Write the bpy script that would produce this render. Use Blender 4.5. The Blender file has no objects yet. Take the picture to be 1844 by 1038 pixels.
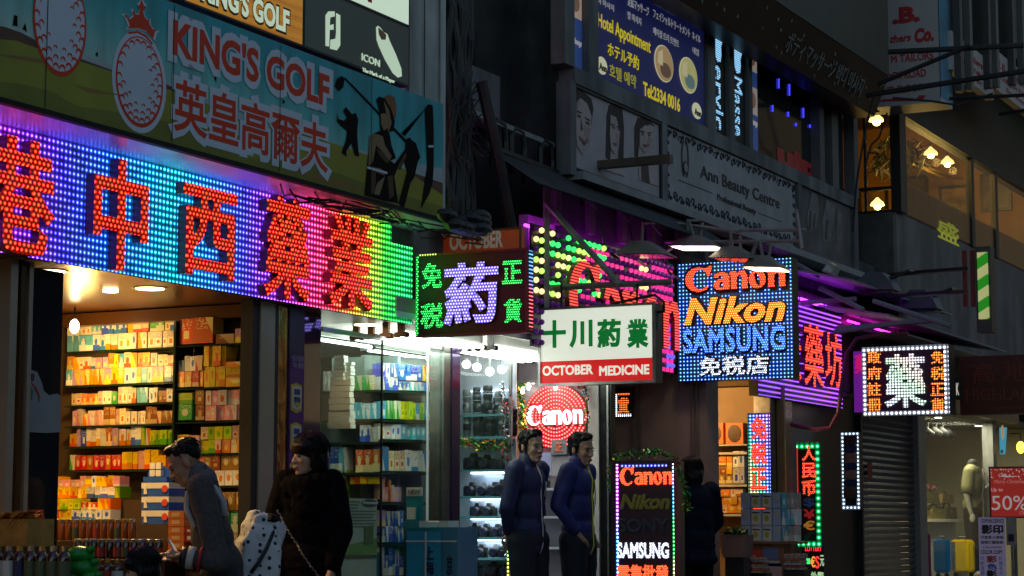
import bpy, bmesh, math, random
from mathutils import Vector, Matrix
SC = bpy.context.scene
COL = SC.collection
rnd = random.Random(7)
R_ = math.radians

# ---------------------------------------------------------------- camera, sky, exposure
FPX, CX, CY = 3650.0, 922.0, 519.0            # focal length in pixels of the 1844 px wide photograph
YAW, PITCH = R_(27.2), R_(6.66)
EYE = Vector((0.0, -7.0, 1.15))
cam_d = bpy.data.cameras.new('camera')
cam = bpy.data.objects.new('camera', cam_d); COL.objects.link(cam)
cam.location = EYE
cam.rotation_euler = (R_(90) + PITCH, 0, YAW - R_(90))
cam_d.sensor_width = 36.0; cam_d.lens = FPX / 1844.0 * 36.0
cam_d.clip_start = 0.1; cam_d.clip_end = 500
SC.camera = cam

W = bpy.data.worlds.new('World'); SC.world = W; W.use_nodes = True
nt = W.node_tree
bg = nt.nodes['Background']
sky = nt.nodes.new('ShaderNodeTexSky'); sky.sky_type = 'NISHITA'; sky.sun_disc = False
sky.sun_elevation = R_(9.0); sky.sun_rotation = R_(40)
nt.links.new(sky.outputs[0], bg.inputs['Color'])
bg.inputs['Strength'].default_value = 0.15
SC.view_settings.view_transform = 'Standard'; SC.view_settings.look = 'None'
SC.view_settings.exposure = 0.0; SC.view_settings.gamma = 1.0
SC.view_settings.use_curve_mapping = False
SC.cycles.use_denoising = True
SC.cycles.max_bounces = 8; SC.cycles.diffuse_bounces = 3; SC.cycles.glossy_bounces = 4
SC.cycles.transparent_max_bounces = 12; SC.cycles.transmission_bounces = 4
SC.cycles.sample_clamp_indirect = 6.0; SC.cycles.caustics_reflective = False; SC.cycles.caustics_refractive = False

# ---------------------------------------------------------------- the pixel ray tool used to lay things out
AX = Vector((math.cos(YAW) * math.cos(PITCH), math.sin(YAW) * math.cos(PITCH), math.sin(PITCH)))
RT = Vector((math.sin(YAW), -math.cos(YAW), 0))
UP = Vector((-math.cos(YAW) * math.sin(PITCH), -math.sin(YAW) * math.sin(PITCH), math.cos(PITCH)))
def ray(px, py): return AX * FPX + RT * (px - CX) + UP * (CY - py)

class Pl:
    """vertical plane: origin, horizontal direction u; v is up, w points to the street side"""
    def __init__(s, o, u):
        s.o = Vector(o); s.u = Vector(u).normalized(); s.v = Vector((0, 0, 1)); s.w = s.u.cross(s.v)
        s.M = Matrix((s.u, s.v, s.w)).transposed().to_4x4(); s.M.translation = s.o
    def at(s, px, py):
        d = ray(px, py); t = (s.o - EYE).dot(s.w) / d.dot(s.w)
        p = EYE + d * t - s.o
        return p.dot(s.u), p.dot(s.v)
    def rect(s, x0, y0, x1, y1):
        a = s.at(x0, y0); b = s.at(x1, y1)
        return a[0], b[0], b[1], a[1]           # u0,u1,v0,v1
    def mrect(s, x0, y0, x1, y1):               # rows and columns measured through the middle
        xm, ym = (x0 + x1) / 2, (y0 + y1) / 2
        return s.at(x0, ym)[0], s.at(x1, ym)[0], s.at(xm, y1)[1], s.at(xm, y0)[1]
    def pt(s, u, v, w=0): return s.M @ Vector((u, v, w))
def Fac(y): return Pl((0, y, 0), (1, 0, 0))       # parallel to the street
def Fro(x, tilt=0): return Pl((x, 0, 0), (math.sin(R_(tilt)), -math.cos(R_(tilt)), 0))   # facing down the street

# ---------------------------------------------------------------- mesh helpers
class MB:
    def __init__(s, M=None):
        s.v = []; s.f = []; s.m = []; s.M = M; s.mi = 0; s.uv = []
    def add(s, vs, fs, uvs=None):
        b = len(s.v)
        for p in vs:
            p = Vector(p); s.uv.append((p.x, p.y))
            s.v.append(s.M @ p if s.M is not None else p)
        for f in fs: s.f.append([b + i for i in f]); s.m.append(s.mi)
        return s
    def box(s, x0, x1, y0, y1, z0, z1):
        vs = [(x, y, z) for x in (x0, x1) for y in (y0, y1) for z in (z0, z1)]
        return s.add(vs, [(0, 1, 3, 2), (4, 6, 7, 5), (0, 4, 5, 1), (2, 3, 7, 6), (0, 2, 6, 4), (1, 5, 7, 3)])
    def quad(s, u0, u1, v0, v1, w):
        return s.add([(u0, v0, w), (u1, v0, w), (u1, v1, w), (u0, v1, w)], [(0, 1, 2, 3)])
    def frame(s, u0, u1, v0, v1, w0, w1, t):
        s.box(u0, u1, v1 - t, v1, w0, w1); s.box(u0, u1, v0, v0 + t, w0, w1)
        s.box(u0, u0 + t, v0 + t, v1 - t, w0, w1); return s.box(u1 - t, u1, v0 + t, v1 - t, w0, w1)
    def tube(s, pts, r, n=8, r1=None):
        pts = [Vector(p) for p in pts]; k = len(pts); rings = []
        for i, p in enumerate(pts):
            d = (pts[min(i + 1, k - 1)] - pts[max(i - 1, 0)]).normalized()
            a = Vector((0, 0, 1)) if abs(d.z) < .9 else Vector((1, 0, 0))
            e = d.cross(a).normalized(); g = d.cross(e)
            rr = r if r1 is None else r + (r1 - r) * i / max(1, k - 1)
            rings.append([p + (e * math.cos(2 * math.pi * j / n) + g * math.sin(2 * math.pi * j / n)) * rr for j in range(n)])
        vs = [q for ring in rings for q in ring]; fs = []
        for i in range(k - 1):
            for j in range(n): fs.append((i * n + j, i * n + (j + 1) % n, (i + 1) * n + (j + 1) % n, (i + 1) * n + j))
        fs.append(tuple(range(n))[::-1]); fs.append(tuple((k - 1) * n + j for j in range(n)))
        return s.add(vs, fs)
    def lathe(s, prof, c, n=16, axis='z'):
        vs = []; c = Vector(c)
        for r, h in prof:
            for j in range(n):
                a = 2 * math.pi * j / n
                q = (r * math.cos(a), r * math.sin(a), h) if axis == 'z' else ((r * math.cos(a), h, r * math.sin(a)) if axis == 'y' else (h, r * math.cos(a), r * math.sin(a)))
                vs.append(c + Vector(q))
        fs = []
        for i in range(len(prof) - 1):
            for j in range(n): fs.append((i * n + j, i * n + (j + 1) % n, (i + 1) * n + (j + 1) % n, (i + 1) * n + j))
        fs.append(tuple(range(n))[::-1]); fs.append(tuple((len(prof) - 1) * n + j for j in range(n)))
        return s.add(vs, fs)
    def ell(s, c, r, n=12, k=8, rot=None):
        c = Vector(c); vs = []
        for i in range(1, k):
            t = math.pi * i / k
            for j in range(n):
                a = 2 * math.pi * j / n
                q = Vector((r[0] * math.sin(t) * math.cos(a), r[1] * math.sin(t) * math.sin(a), r[2] * math.cos(t)))
                vs.append(c + (rot @ q if rot else q))
        top = Vector((0, 0, r[2])); top = rot @ top if rot else top
        vs += [c + top, c - top]; T = len(vs) - 2; fs = []
        for i in range(k - 2):
            for j in range(n): fs.append((i * n + j, (i + 1) * n + j, (i + 1) * n + (j + 1) % n, i * n + (j + 1) % n))
        for j in range(n):
            fs.append((T, j, (j + 1) % n)); fs.append((T + 1, (k - 2) * n + (j + 1) % n, (k - 2) * n + j))
        return s.add(vs, fs)
    def prism(s, poly, w0, w1):
        n = len(poly); vs = [(p[0], p[1], w0) for p in poly] + [(p[0], p[1], w1) for p in poly]
        fs = [tuple(range(n))[::-1], tuple(range(n, 2 * n))] + [(i, (i + 1) % n, n + (i + 1) % n, n + i) for i in range(n)]
        return s.add(vs, fs)

ROOT = {}
def obj(name, mb, mats, parent=None, smooth=False, label=None):
    me = bpy.data.meshes.new(name)
    if not isinstance(mats, (list, tuple)): mats = [mats]
    if parent is not None:
        base = ROOT[parent.name]
    else:
        xs = [p.x for p in mb.v]; ys = [p.y for p in mb.v]; zs = [p.z for p in mb.v]
        base = Vector(((min(xs) + max(xs)) / 2, (min(ys) + max(ys)) / 2, min(zs)))
    me.from_pydata([p - base for p in mb.v], [], mb.f)
    for m in mats: me.materials.append(m)
    uvl = me.uv_layers.new(name='metres')
    for l in me.loops: uvl.data[l.index].uv = mb.uv[l.vertex_index]
    for i, p in enumerate(me.polygons):
        p.material_index = mb.m[i]; p.use_smooth = smooth
    me.update()
    o = bpy.data.objects.new(name, me); COL.objects.link(o)
    if parent is not None:
        o.parent = parent
    else: o.location = base
    ROOT[o.name] = base
    if label: o['label'] = label
    return o
def tag(o, label, cat, group=None):
    o['label'] = label; o['category'] = cat
    if group: o['group'] = group
    return o
def struct(name, mb, m, smooth=False):
    o = obj(name, mb, m, smooth=smooth); o['kind'] = 'structure'; return o
def thing(name, label, cat, loc, group=None):
    o = bpy.data.objects.new(name, None); COL.objects.link(o); o.empty_display_size = .1
    o.location = loc; ROOT[o.name] = Vector(loc)
    return tag(o, label, cat, group)
def one(name, mb, m, label, cat, group=None, smooth=False):
    return tag(obj(name, mb, m, smooth=smooth), label, cat, group)

# ---------------------------------------------------------------- materials
_mc = {}
def mat(name, col, rough=.6, metal=0., noise=.15, scale=6., bump=0., spec=.5, emit=None, es=0., coat=0., streak=0.):
    if name in _mc: return _mc[name]
    m = bpy.data.materials.new(name); m.use_nodes = True; _mc[name] = m
    n = m.node_tree.nodes; L = m.node_tree.links; b = n['Principled BSDF']
    b.inputs['Roughness'].default_value = rough; b.inputs['Metallic'].default_value = metal
    b.inputs['Specular IOR Level'].default_value = spec; b.inputs['Coat Weight'].default_value = coat
    c = tuple(col) + (1,)
    b.inputs['Base Color'].default_value = c
    if noise > 0:
        tc = n.new('ShaderNodeTexCoord'); t = n.new('ShaderNodeTexNoise'); t.inputs['Scale'].default_value = scale; t.inputs['Detail'].default_value = 6
        L.new(tc.outputs['Object'], t.inputs['Vector'])
        r = n.new('ShaderNodeMapRange'); r.inputs[1].default_value = .3; r.inputs[2].default_value = .7
        r.inputs[3].default_value = 1 - noise; r.inputs[4].default_value = 1 + noise * .6
        L.new(t.outputs['Fac'], r.inputs[0])
        x = n.new('ShaderNodeMix'); x.data_type = 'RGBA'; x.blend_type = 'MULTIPLY'; x.inputs[0].default_value = 1
        x.inputs[6].default_value = c; L.new(r.outputs[0], x.inputs[7]); cout = x.outputs[2]
        if streak > 0:                                  # rain streaks and soot patches running down the wall
            mp = n.new('ShaderNodeMapping'); mp.inputs['Scale'].default_value = (1.7, 1.7, .3); L.new(tc.outputs['Object'], mp.inputs[0])
            t2 = n.new('ShaderNodeTexNoise'); t2.inputs['Scale'].default_value = 1.6; t2.inputs['Detail'].default_value = 8; L.new(mp.outputs[0], t2.inputs['Vector'])
            r2 = n.new('ShaderNodeMapRange'); r2.inputs[1].default_value = .42; r2.inputs[2].default_value = .62; r2.inputs[3].default_value = 1 - streak; r2.inputs[4].default_value = 1.; L.new(t2.outputs['Fac'], r2.inputs[0])
            x2 = n.new('ShaderNodeMix'); x2.data_type = 'RGBA'; x2.blend_type = 'MULTIPLY'; x2.inputs[0].default_value = 1; L.new(cout, x2.inputs[6]); L.new(r2.outputs[0], x2.inputs[7]); cout = x2.outputs[2]
        L.new(cout, b.inputs['Base Color'])
        if bump > 0:
            bp = n.new('ShaderNodeBump'); bp.inputs['Strength'].default_value = bump; bp.inputs['Distance'].default_value = .01
            L.new(t.outputs['Fac'], bp.inputs['Height']); L.new(bp.outputs[0], b.inputs['Normal'])
    if emit:
        b.inputs['Emission Color'].default_value = tuple(emit) + (1,); b.inputs['Emission Strength'].default_value = es
    return m
def M_(nt, op, a, b=None, clamp=False):
    n = nt.nodes.new('ShaderNodeMath'); n.operation = op; n.use_clamp = clamp
    for i, x in enumerate((a, b)):
        if x is None: continue
        if isinstance(x, (int, float)): n.inputs[i].default_value = x
        else: nt.links.new(x, n.inputs[i])
    return n.outputs[0]
def MR(nt, v, a, b, c, d, smooth=True):
    n = nt.nodes.new('ShaderNodeMapRange'); n.interpolation_type = 'SMOOTHSTEP' if smooth else 'LINEAR'
    nt.links.new(v, n.inputs[0])
    for i, x in enumerate((a, b, c, d)): n.inputs[i + 1].default_value = x
    return n.outputs[0]
def ramp(nt, v, stops, interp='LINEAR'):
    r = nt.nodes.new('ShaderNodeValToRGB'); nt.links.new(v, r.inputs[0]); e = r.color_ramp; e.interpolation = interp
    while len(e.elements) < len(stops): e.elements.new(.5)
    for i, (p, c) in enumerate(stops): e.elements[i].position = p; e.elements[i].color = tuple(c) + (1,)
    return r.outputs[0]
def mixc(nt, f, a, b, mode='MIX'):
    x = nt.nodes.new('ShaderNodeMix'); x.data_type = 'RGBA'; x.blend_type = mode
    for i, y in ((0, f), (6, a), (7, b)):
        if isinstance(y, (int, float)): x.inputs[i].default_value = y
        elif isinstance(y, tuple): x.inputs[i].default_value = y + (1,) if len(y) == 3 else y
        else: nt.links.new(y, x.inputs[i])
    return x.outputs[2]
def led(name, col, pu, pv, rad=.34, S=6., base=(.012, .01, .012), stag=False, halo=.10, white=.55, stops=None, u0=0, u1=1, vk=0., patch=0., off=(0, 0)):
    """a panel of light emitting diodes: round lamps on a regular grid measured in metres"""
    if name in _mc: return _mc[name]
    m = bpy.data.materials.new(name); m.use_nodes = True; _mc[name] = m
    nt = m.node_tree; b = nt.nodes['Principled BSDF']; b.inputs['Base Color'].default_value = tuple(base) + (1,); b.inputs['Roughness'].default_value = .5
    uv = nt.nodes.new('ShaderNodeUVMap'); uv.uv_map = 'metres'
    sp = nt.nodes.new('ShaderNodeSeparateXYZ'); nt.links.new(uv.outputs[0], sp.inputs[0])
    u, v = sp.outputs[0], sp.outputs[1]
    gv = M_(nt, 'ADD', M_(nt, 'DIVIDE', v, pv), off[1]); gu = M_(nt, 'ADD', M_(nt, 'DIVIDE', u, pu), off[0])
    if stag: gu = M_(nt, 'ADD', gu, M_(nt, 'MULTIPLY', M_(nt, 'MODULO', M_(nt, 'FLOOR', M_(nt, 'ADD', gv, 1000.0)), 2.0), .5))
    pm = min(pu, pv)
    fu = M_(nt, 'MULTIPLY', M_(nt, 'SUBTRACT', M_(nt, 'FRACT', gu), .5), pu / pm)
    fv = M_(nt, 'MULTIPLY', M_(nt, 'SUBTRACT', M_(nt, 'FRACT', gv), .5), pv / pm)
    r = M_(nt, 'SQRT', M_(nt, 'ADD', M_(nt, 'MULTIPLY', fu, fu), M_(nt, 'MULTIPLY', fv, fv)))
    core = MR(nt, r, rad * .75, rad * 1.15, 1, 0); hot = MR(nt, r, 0, rad * .85, 1, 0); hl = MR(nt, r, rad, .75, 1, 0)
    if stops:
        t = M_(nt, 'DIVIDE', M_(nt, 'SUBTRACT', M_(nt, 'ADD', u, M_(nt, 'MULTIPLY', v, vk)), u0), u1 - u0, True)
        c = ramp(nt, t, stops)
    else:
        rg = nt.nodes.new('ShaderNodeRGB'); rg.outputs[0].default_value = tuple(col) + (1,); c = rg.outputs[0]
    cc = mixc(nt, M_(nt, 'MULTIPLY', hot, white), c, (1., 1., 1.))
    st = M_(nt, 'MULTIPLY', M_(nt, 'ADD', core, M_(nt, 'MULTIPLY', hl, halo)), S)
    if patch > 0:                                   # single lamps differ in brightness, a few are dead
        cb = nt.nodes.new('ShaderNodeCombineXYZ'); nt.links.new(M_(nt, 'FLOOR', gu), cb.inputs[0]); nt.links.new(M_(nt, 'FLOOR', gv), cb.inputs[1])
        wn = nt.nodes.new('ShaderNodeTexWhiteNoise'); wn.noise_dimensions = '2D'; nt.links.new(cb.outputs[0], wn.inputs['Vector'])
        st = M_(nt, 'MULTIPLY', st, MR(nt, wn.outputs['Value'], 0, .35, 1 - patch, 1))
    nt.links.new(cc, b.inputs['Emission Color']); nt.links.new(st, b.inputs['Emission Strength'])
    return m
def glow(name, col, s): return mat(name, tuple(min(1, c * .8) for c in col), .5, noise=0, emit=col, es=s)
def glassy(name, tint=(.9, .95, .95), refl=.10, rough=.03):
    if name in _mc: return _mc[name]
    m = bpy.data.materials.new(name); m.use_nodes = True; _mc[name] = m; nt = m.node_tree; n = nt.nodes
    n.remove(n['Principled BSDF']); t = n.new('ShaderNodeBsdfTransparent'); t.inputs[0].default_value = tint + (1,)
    g = n.new('ShaderNodeBsdfGlossy'); g.inputs['Roughness'].default_value = rough
    lw = n.new('ShaderNodeLayerWeight'); lw.inputs[0].default_value = .5          # Schlick curve: works from both sides of a pane
    x = n.new('ShaderNodeMixShader'); nt.links.new(M_(nt, 'ADD', M_(nt, 'MULTIPLY', M_(nt, 'POWER', lw.outputs['Facing'], 5.0), .9), refl * .4, True), x.inputs[0])
    nt.links.new(t.outputs[0], x.inputs[1]); nt.links.new(g.outputs[0], x.inputs[2]); nt.links.new(x.outputs[0], n['Material Output'].inputs[0])
    return m
def carton(name, base, accent, ink, kind):
    """printed carton: band, round emblem and rows of small print, shifted a little from box to box"""
    m = bpy.data.materials.new(name); m.use_nodes = True; nt = m.node_tree; b = nt.nodes['Principled BSDF']; b.inputs['Roughness'].default_value = .42
    tc = nt.nodes.new('ShaderNodeTexCoord'); sp = nt.nodes.new('ShaderNodeSeparateXYZ'); nt.links.new(tc.outputs['Generated'], sp.inputs[0])
    oi = nt.nodes.new('ShaderNodeObjectInfo'); rv = oi.outputs['Random']
    u, v = sp.outputs[1], sp.outputs[2]
    c = mixc(nt, M_(nt, 'MULTIPLY', rv, .25), base, tuple(.5 * a + .5 * d for a, d in zip(base, accent)))
    if kind in (0, 2): c = mixc(nt, M_(nt, 'LESS_THAN', v, M_(nt, 'ADD', M_(nt, 'MULTIPLY', rv, .2), .22)), c, accent)
    if kind in (1, 2):
        dx = M_(nt, 'MULTIPLY', M_(nt, 'SUBTRACT', u, .5), 1.0); dy = M_(nt, 'SUBTRACT', v, M_(nt, 'ADD', M_(nt, 'MULTIPLY', rv, .2), .4))
        c = mixc(nt, M_(nt, 'LESS_THAN', M_(nt, 'ADD', M_(nt, 'MULTIPLY', dx, dx), M_(nt, 'MULTIPLY', dy, dy)), .05), c, accent)
    if kind == 3:                                   # a printed square panel with a darker picture in it
        du = M_(nt, 'ABSOLUTE', M_(nt, 'SUBTRACT', u, .5)); dv = M_(nt, 'ABSOLUTE', M_(nt, 'SUBTRACT', v, .36))
        c = mixc(nt, M_(nt, 'MULTIPLY', M_(nt, 'LESS_THAN', du, .34), M_(nt, 'LESS_THAN', dv, .24)), c, tuple(min(1, a * 1.25) for a in base))
        c = mixc(nt, M_(nt, 'MULTIPLY', M_(nt, 'LESS_THAN', du, .2), M_(nt, 'LESS_THAN', dv, M_(nt, 'ADD', .08, M_(nt, 'MULTIPLY', rv, .12)))), c, accent)
    if kind == 4: c = mixc(nt, M_(nt, 'GREATER_THAN', M_(nt, 'ADD', u, M_(nt, 'MULTIPLY', v, .6)), M_(nt, 'ADD', rv, .45)), c, accent)
    mp = nt.nodes.new('ShaderNodeMapping'); mp.inputs['Scale'].default_value = (6, 9, 16); nt.links.new(tc.outputs['Generated'], mp.inputs[0])
    nz = nt.nodes.new('ShaderNodeTexNoise'); nz.noise_dimensions = '4D'; nz.inputs['Scale'].default_value = 1.0; nz.inputs['Detail'].default_value = 1; nt.links.new(mp.outputs[0], nz.inputs['Vector'])
    nt.links.new(M_(nt, 'MULTIPLY', rv, 50), nz.inputs['W'])
    hs = nt.nodes.new('ShaderNodeHueSaturation'); hs.inputs['Saturation'].default_value = 1.25
    inr = M_(nt, 'MULTIPLY', M_(nt, 'GREATER_THAN', v, .55), M_(nt, 'LESS_THAN', M_(nt, 'ABSOLUTE', M_(nt, 'SUBTRACT', u, .5)), .4))
    c = mixc(nt, M_(nt, 'MULTIPLY', inr, MR(nt, nz.outputs[0], .55, .6, 0, .9)), c, ink)
    nt.links.new(c, hs.inputs['Color']); nt.links.new(MR(nt, rv, 0, 1, .47, .53, False), hs.inputs['Hue']); nt.links.new(MR(nt, M_(nt, 'FRACT', M_(nt, 'MULTIPLY', rv, 7.3)), 0, 1, .62, 1.12, False), hs.inputs['Value']); nt.links.new(hs.outputs[0], b.inputs['Base Color'])
    return m

FLATPL = [None]                                   # the printed billboard: ink layers lie almost flush
# ---------------------------------------------------------------- writing
_tc = {}
def _curve_mesh(key, make):
    if key in _tc: return _tc[key]
    cu = make(); o = bpy.data.objects.new('tmp', cu); COL.objects.link(o)
    dg = bpy.context.evaluated_depsgraph_get()
    me = bpy.data.meshes.new_from_object(o.evaluated_get(dg))
    vs = [v.co.copy() for v in me.vertices]; fs = [list(p.vertices) for p in me.polygons]; nz = [p.normal.z for p in me.polygons]
    bpy.data.objects.remove(o); bpy.data.curves.remove(cu); bpy.data.meshes.remove(me)
    _tc[key] = (vs, fs, nz); return _tc[key]
def text_src(body, bold=0., shear=0., ext=.02, line=1.0, sp=1.0, align='LEFT', res=3):
    def make():
        c = bpy.data.curves.new('t', 'FONT'); c.body = body; c.extrude = ext; c.bevel_depth = bold; c.bevel_resolution = 0
        c.shear = shear; c.space_line = line; c.space_character = sp; c.align_x = align; c.resolution_u = res; return c
    return _curve_mesh((body, bold, shear, ext, line, sp, align), make)
def loops_src(key, loops, ext=.02, bold=0.):
    def make():
        c = bpy.data.curves.new('s', 'CURVE'); c.dimensions = '2D'; c.fill_mode = 'BOTH'; c.extrude = ext; c.bevel_depth = bold; c.bevel_resolution = 0
        for lp in loops:
            s = c.splines.new('POLY'); s.points.add(len(lp) - 1); s.use_cyclic_u = True
            for i, (x, y) in enumerate(lp): s.points[i].co = (x, y, 0, 1)
        return c
    return _curve_mesh(('L', key, ext, bold), make)
def put(mb, src, box, w0, w1, fit='both', src_box=None):
    """lay a letter mesh into the box u0,u1,v0,v1 of mb's plane, between depths w0 and w1; faces looking out get slot 0, sides slot 1"""
    vs, fs, nz = src; u0, u1, v0, v1 = box
    xs = [v.x for v in vs]; ys = [v.y for v in vs]; zs = [v.z for v in vs]
    x0, x1, y0, y1 = src_box or (min(xs), max(xs), min(ys), max(ys)); z0, z1 = min(zs), max(zs)
    sx = (u1 - u0) / max(1e-6, x1 - x0); sy = (v1 - v0) / max(1e-6, y1 - y0); ou, ov = u0, v0
    if fit == 'in':
        s = min(sx, sy); ou += ((u1 - u0) - s * (x1 - x0)) / 2; ov += ((v1 - v0) - s * (y1 - y0)) / 2; sx = sy = s
    q = [(ou + (v.x - x0) * sx, ov + (v.y - y0) * sy, w0 + (v.z - z0) / max(1e-6, z1 - z0) * (w1 - w0)) for v in vs]
    mi = mb.mi
    fr = [f for f, z in zip(fs, nz) if z > .3]; sd = [f for f, z in zip(fs, nz) if z <= .3]
    b = len(mb.v); mb.add(q, fr); n = len(mb.v)
    mb.mi = mi + 1
    for f in sd: mb.f.append([b + i for i in f]); mb.m.append(mb.mi)
    mb.mi = mi; return mb
def text(name, body, pl, box, w, mats, parent, bold=.02, shear=0., depth=.006, fit='both', label=None, line=1.0, sp=1.0, align='LEFT'):
    if pl is FLATPL[0]: w *= .16; depth = .0005
    mb = MB(pl.M)
    put(mb, text_src(body, bold, shear, line=line, sp=sp, align=align), box, w, w + depth, fit)
    if not isinstance(mats, (list, tuple)): mats = [mats, mats]
    return obj(name, mb, mats, parent, label=label)
def ellipse(cx, cy, rx, ry, n=32, a0=0, a1=360, rot=0):
    o = []; c, s = math.cos(R_(rot)), math.sin(R_(rot)); full = abs(a1 - a0) >= 360
    for i in range(n if full else n + 1):
        a = R_(a0 + (a1 - a0) * i / n); x, y = rx * math.cos(a), ry * math.sin(a)
        o.append((cx + x * c - y * s, cy + x * s + y * c))
    return o
def crescent(cx, cy, rx, ry, ix, iy, irx, iry, a0, a1, n=20):
    return ellipse(cx, cy, rx, ry, n, a0, a1) + ellipse(ix, iy, irx, iry, n, a1, a0)
def serif_word():
    """the camera maker's wordmark: fat sharp serif letters; lists of (loops) drawn one behind the other"""
    L = []
    L.append([crescent(.43, .46, .43, .50, .50, .46, .27, .42, 48, 318)])
    L.append([[(.58, .86), (.80, .98), (.86, .98), (.80, .62), (.72, .58), (.70, .72)]])
    x = .93
    L.append([ellipse(x + .22, .20, .22, .215), ellipse(x + .25, .20, .085, .14)[::-1]])
    L.append([[(x + .31, 0), (x + .50, 0), (x + .50, .50), (x + .42, .66), (x + .28, .70), (x + .06, .66), (x + .01, .52), (x + .12, .50), (x + .2, .60), (x + .31, .52)]])
    x = 1.50
    for k in (0, 1):
        L.append([[(x, 0), (x + .17, 0), (x + .17, .70), (x, .70), (x - .06, .64), (x, .58)]])
        L.append([[(x + .16, .50), (x + .30, .57), (x + .35, .46), (x + .35, 0), (x + .52, 0), (x + .52, .52), (x + .44, .70), (x + .30, .71), (x + .16, .62)]])
        if k == 0:
            L.append([ellipse(x + .84, .345, .26, .365), ellipse(x + .84, .345, .085, .29, rot=12)[::-1]])
            x += 1.20
    return L
def wordmark(name, pl, box, w, mats, parent, depth=.004, bold=0.0):
    mb = MB(pl.M); L = serif_word(); B = (0., 3.22, -.04, .96)
    for i, lp in enumerate(L):
        put_sub(mb, loops_src('canon%d' % i, lp, bold=bold), box, w + i * .0006, w + depth + i * .0006, B)
    if not isinstance(mats, (list, tuple)): mats = [mats, mats]
    return obj(name, mb, mats, parent)
def put_sub(mb, src, box, w0, w1, B):
    put(mb, src, box, w0, w1, 'both', B)
def flat(name, pl, polys, w, m, parent, d=.003):
    """flat printed shapes: polygons given in the plane's metres"""
    if pl is FLATPL[0]: w *= .16; d = .0003
    mb = MB(pl.M)
    for i, p in enumerate(polys): mb.prism(p, w, w + d + i * .0001)
    return obj(name, mb, m, parent)
def PP(pl, pts): return [pl.at(*p) for p in pts]

# small lamps hidden in real fittings
def lamp(name, kind, loc, e, col, size=.1, parent=None, rot=None, sizey=None, spot=None):
    d = bpy.data.lights.new(name, kind); d.energy = e; d.color = col
    if kind == 'POINT': d.shadow_soft_size = size
    elif kind == 'AREA':
        d.size = size
        if sizey: d.shape = 'RECTANGLE'; d.size_y = sizey
    elif kind == 'SPOT': d.spot_size = R_(spot or 90); d.spot_blend = .6; d.shadow_soft_size = size
    o = bpy.data.objects.new(name, d); COL.objects.link(o)
    o.location = Vector(loc) - (ROOT[parent.name] if parent is not None else Vector((0, 0, 0)))
    if rot: o.rotation_euler = rot
    if parent is not None: o.parent = parent
    return o
ORD = ['zeroth', 'first', 'second', 'third', 'fourth', 'fifth', 'sixth', 'seventh', 'eighth', 'ninth', 'tenth', 'eleventh', 'twelfth', 'thirteenth', 'fourteenth', 'fifteenth', 'sixteenth', 'seventeenth', 'eighteenth', 'nineteenth', 'twentieth', 'twenty-first', 'twenty-second', 'twenty-third', 'twenty-fourth']

WHITE = mat('white_paint', (.75, .75, .72), .5); GREY = mat('grey_paint', (.3, .3, .3), .55); DARK = mat('dark_metal', (.03, .03, .034), .4, .3)
BLACK = mat('black_plastic', (.015, .015, .016), .45); STEEL = mat('brushed_steel', (.45, .45, .45), .28, .95, .2, 20)
RUST = mat('rusty_steel', (.16, .11, .08), .6, .4, .4, 18); CREAM = mat('cream_paint', (.62, .58, .48), .5)
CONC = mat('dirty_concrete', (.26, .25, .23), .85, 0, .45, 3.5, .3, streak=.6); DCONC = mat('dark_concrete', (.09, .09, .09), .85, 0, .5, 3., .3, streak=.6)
GREENGL = mat('green_shelf_glass', (.014, .032, .02), .15, 0, .1)
GLASS = glassy('window_glass'); DGLASS = glassy('dim_glass', (.5, .52, .52), .12)
# ================================================================ ground
ROADM = mat('asphalt', (.05, .05, .052), .8, 0, .4, 9, .3); PAVE = mat('pavement_slabs', (.16, .155, .15), .75, 0, .3, 5, .2)
mb = MB(); mb.box(-60, 270, -60, 60, -.3, 0); struct('road', mb, ROADM)
mb = MB(); mb.box(-60, 270, -2.6, 40, .002, .13); struct('pavement', mb, PAVE)
mb = MB(); mb.box(-60, 270, -2.75, -2.601, .001, .135); struct('kerb', mb, CONC)

# the far side of the street, behind the photographer: it keeps low sky off the shop glass
ob = thing('opposite_building', 'dark office building facing the shops from across the street', 'building', (10, -19, 0))
mb = MB(); mb.box(-40, 50, -22, -17, 0, 7.5); mb.box(50.01, 260, -22, -17, 0, 30); obj('wall', mb, mat('opposite_wall', (.09, .085, .08), .8, 0, .4, 1.2, streak=.5), ob)
for k in range(14):
    mb = MB()
    for zz in (3.4,): mb.box(-18 + 5 * k, -14.6 + 5 * k, -17.05, -16.98, zz, zz + 1.9)
    obj('window', mb, mat('opposite_glass', (.02, .022, .025), .1, 0, 0), ob)
# ================================================================ left building: walls, ceiling, pillars
BROWN = mat('brown_lacquer_ceiling', (.085, .034, .009), .3, .15, .15, 2)
PLASTER = mat('grimy_plaster', (.33, .32, .30), .8, 0, .35, 3, .2, streak=.6)
b1 = thing('shop_building', 'street corner building of the rainbow lettered pharmacy with brown soffit and steel pillars', 'building', (9, 2, .13))
mb = MB(); mb.box(4, 12.6, .03, 7, 2.60, 10); obj('upper_wall', mb, PLASTER, b1)
mb = MB(); mb.box(0, 60, 7.3, 7.5, 0, 12); obj('rear_wall', mb, mat('rear_dark', (.02, .02, .02), .9, spec=.1), b1)
mb = MB(); mb.box(4, 11.85, .03, 3.0, 2.53, 2.585); obj('soffit', mb, BROWN, b1)
mb = MB(); mb.box(4, 14.9, .03, 7.2, .131, .16); obj('shop_floor', mb, mat('shop_tiles', (.25, .2, .15), .3, 0, .2, 4), b1)
mb = MB(); mb.box(4, 11.4, 2.6, 2.7, .161, 2.52); obj('back_wall', mb, mat('amber_wall', (.35, .22, .1), .6), b1)
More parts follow.
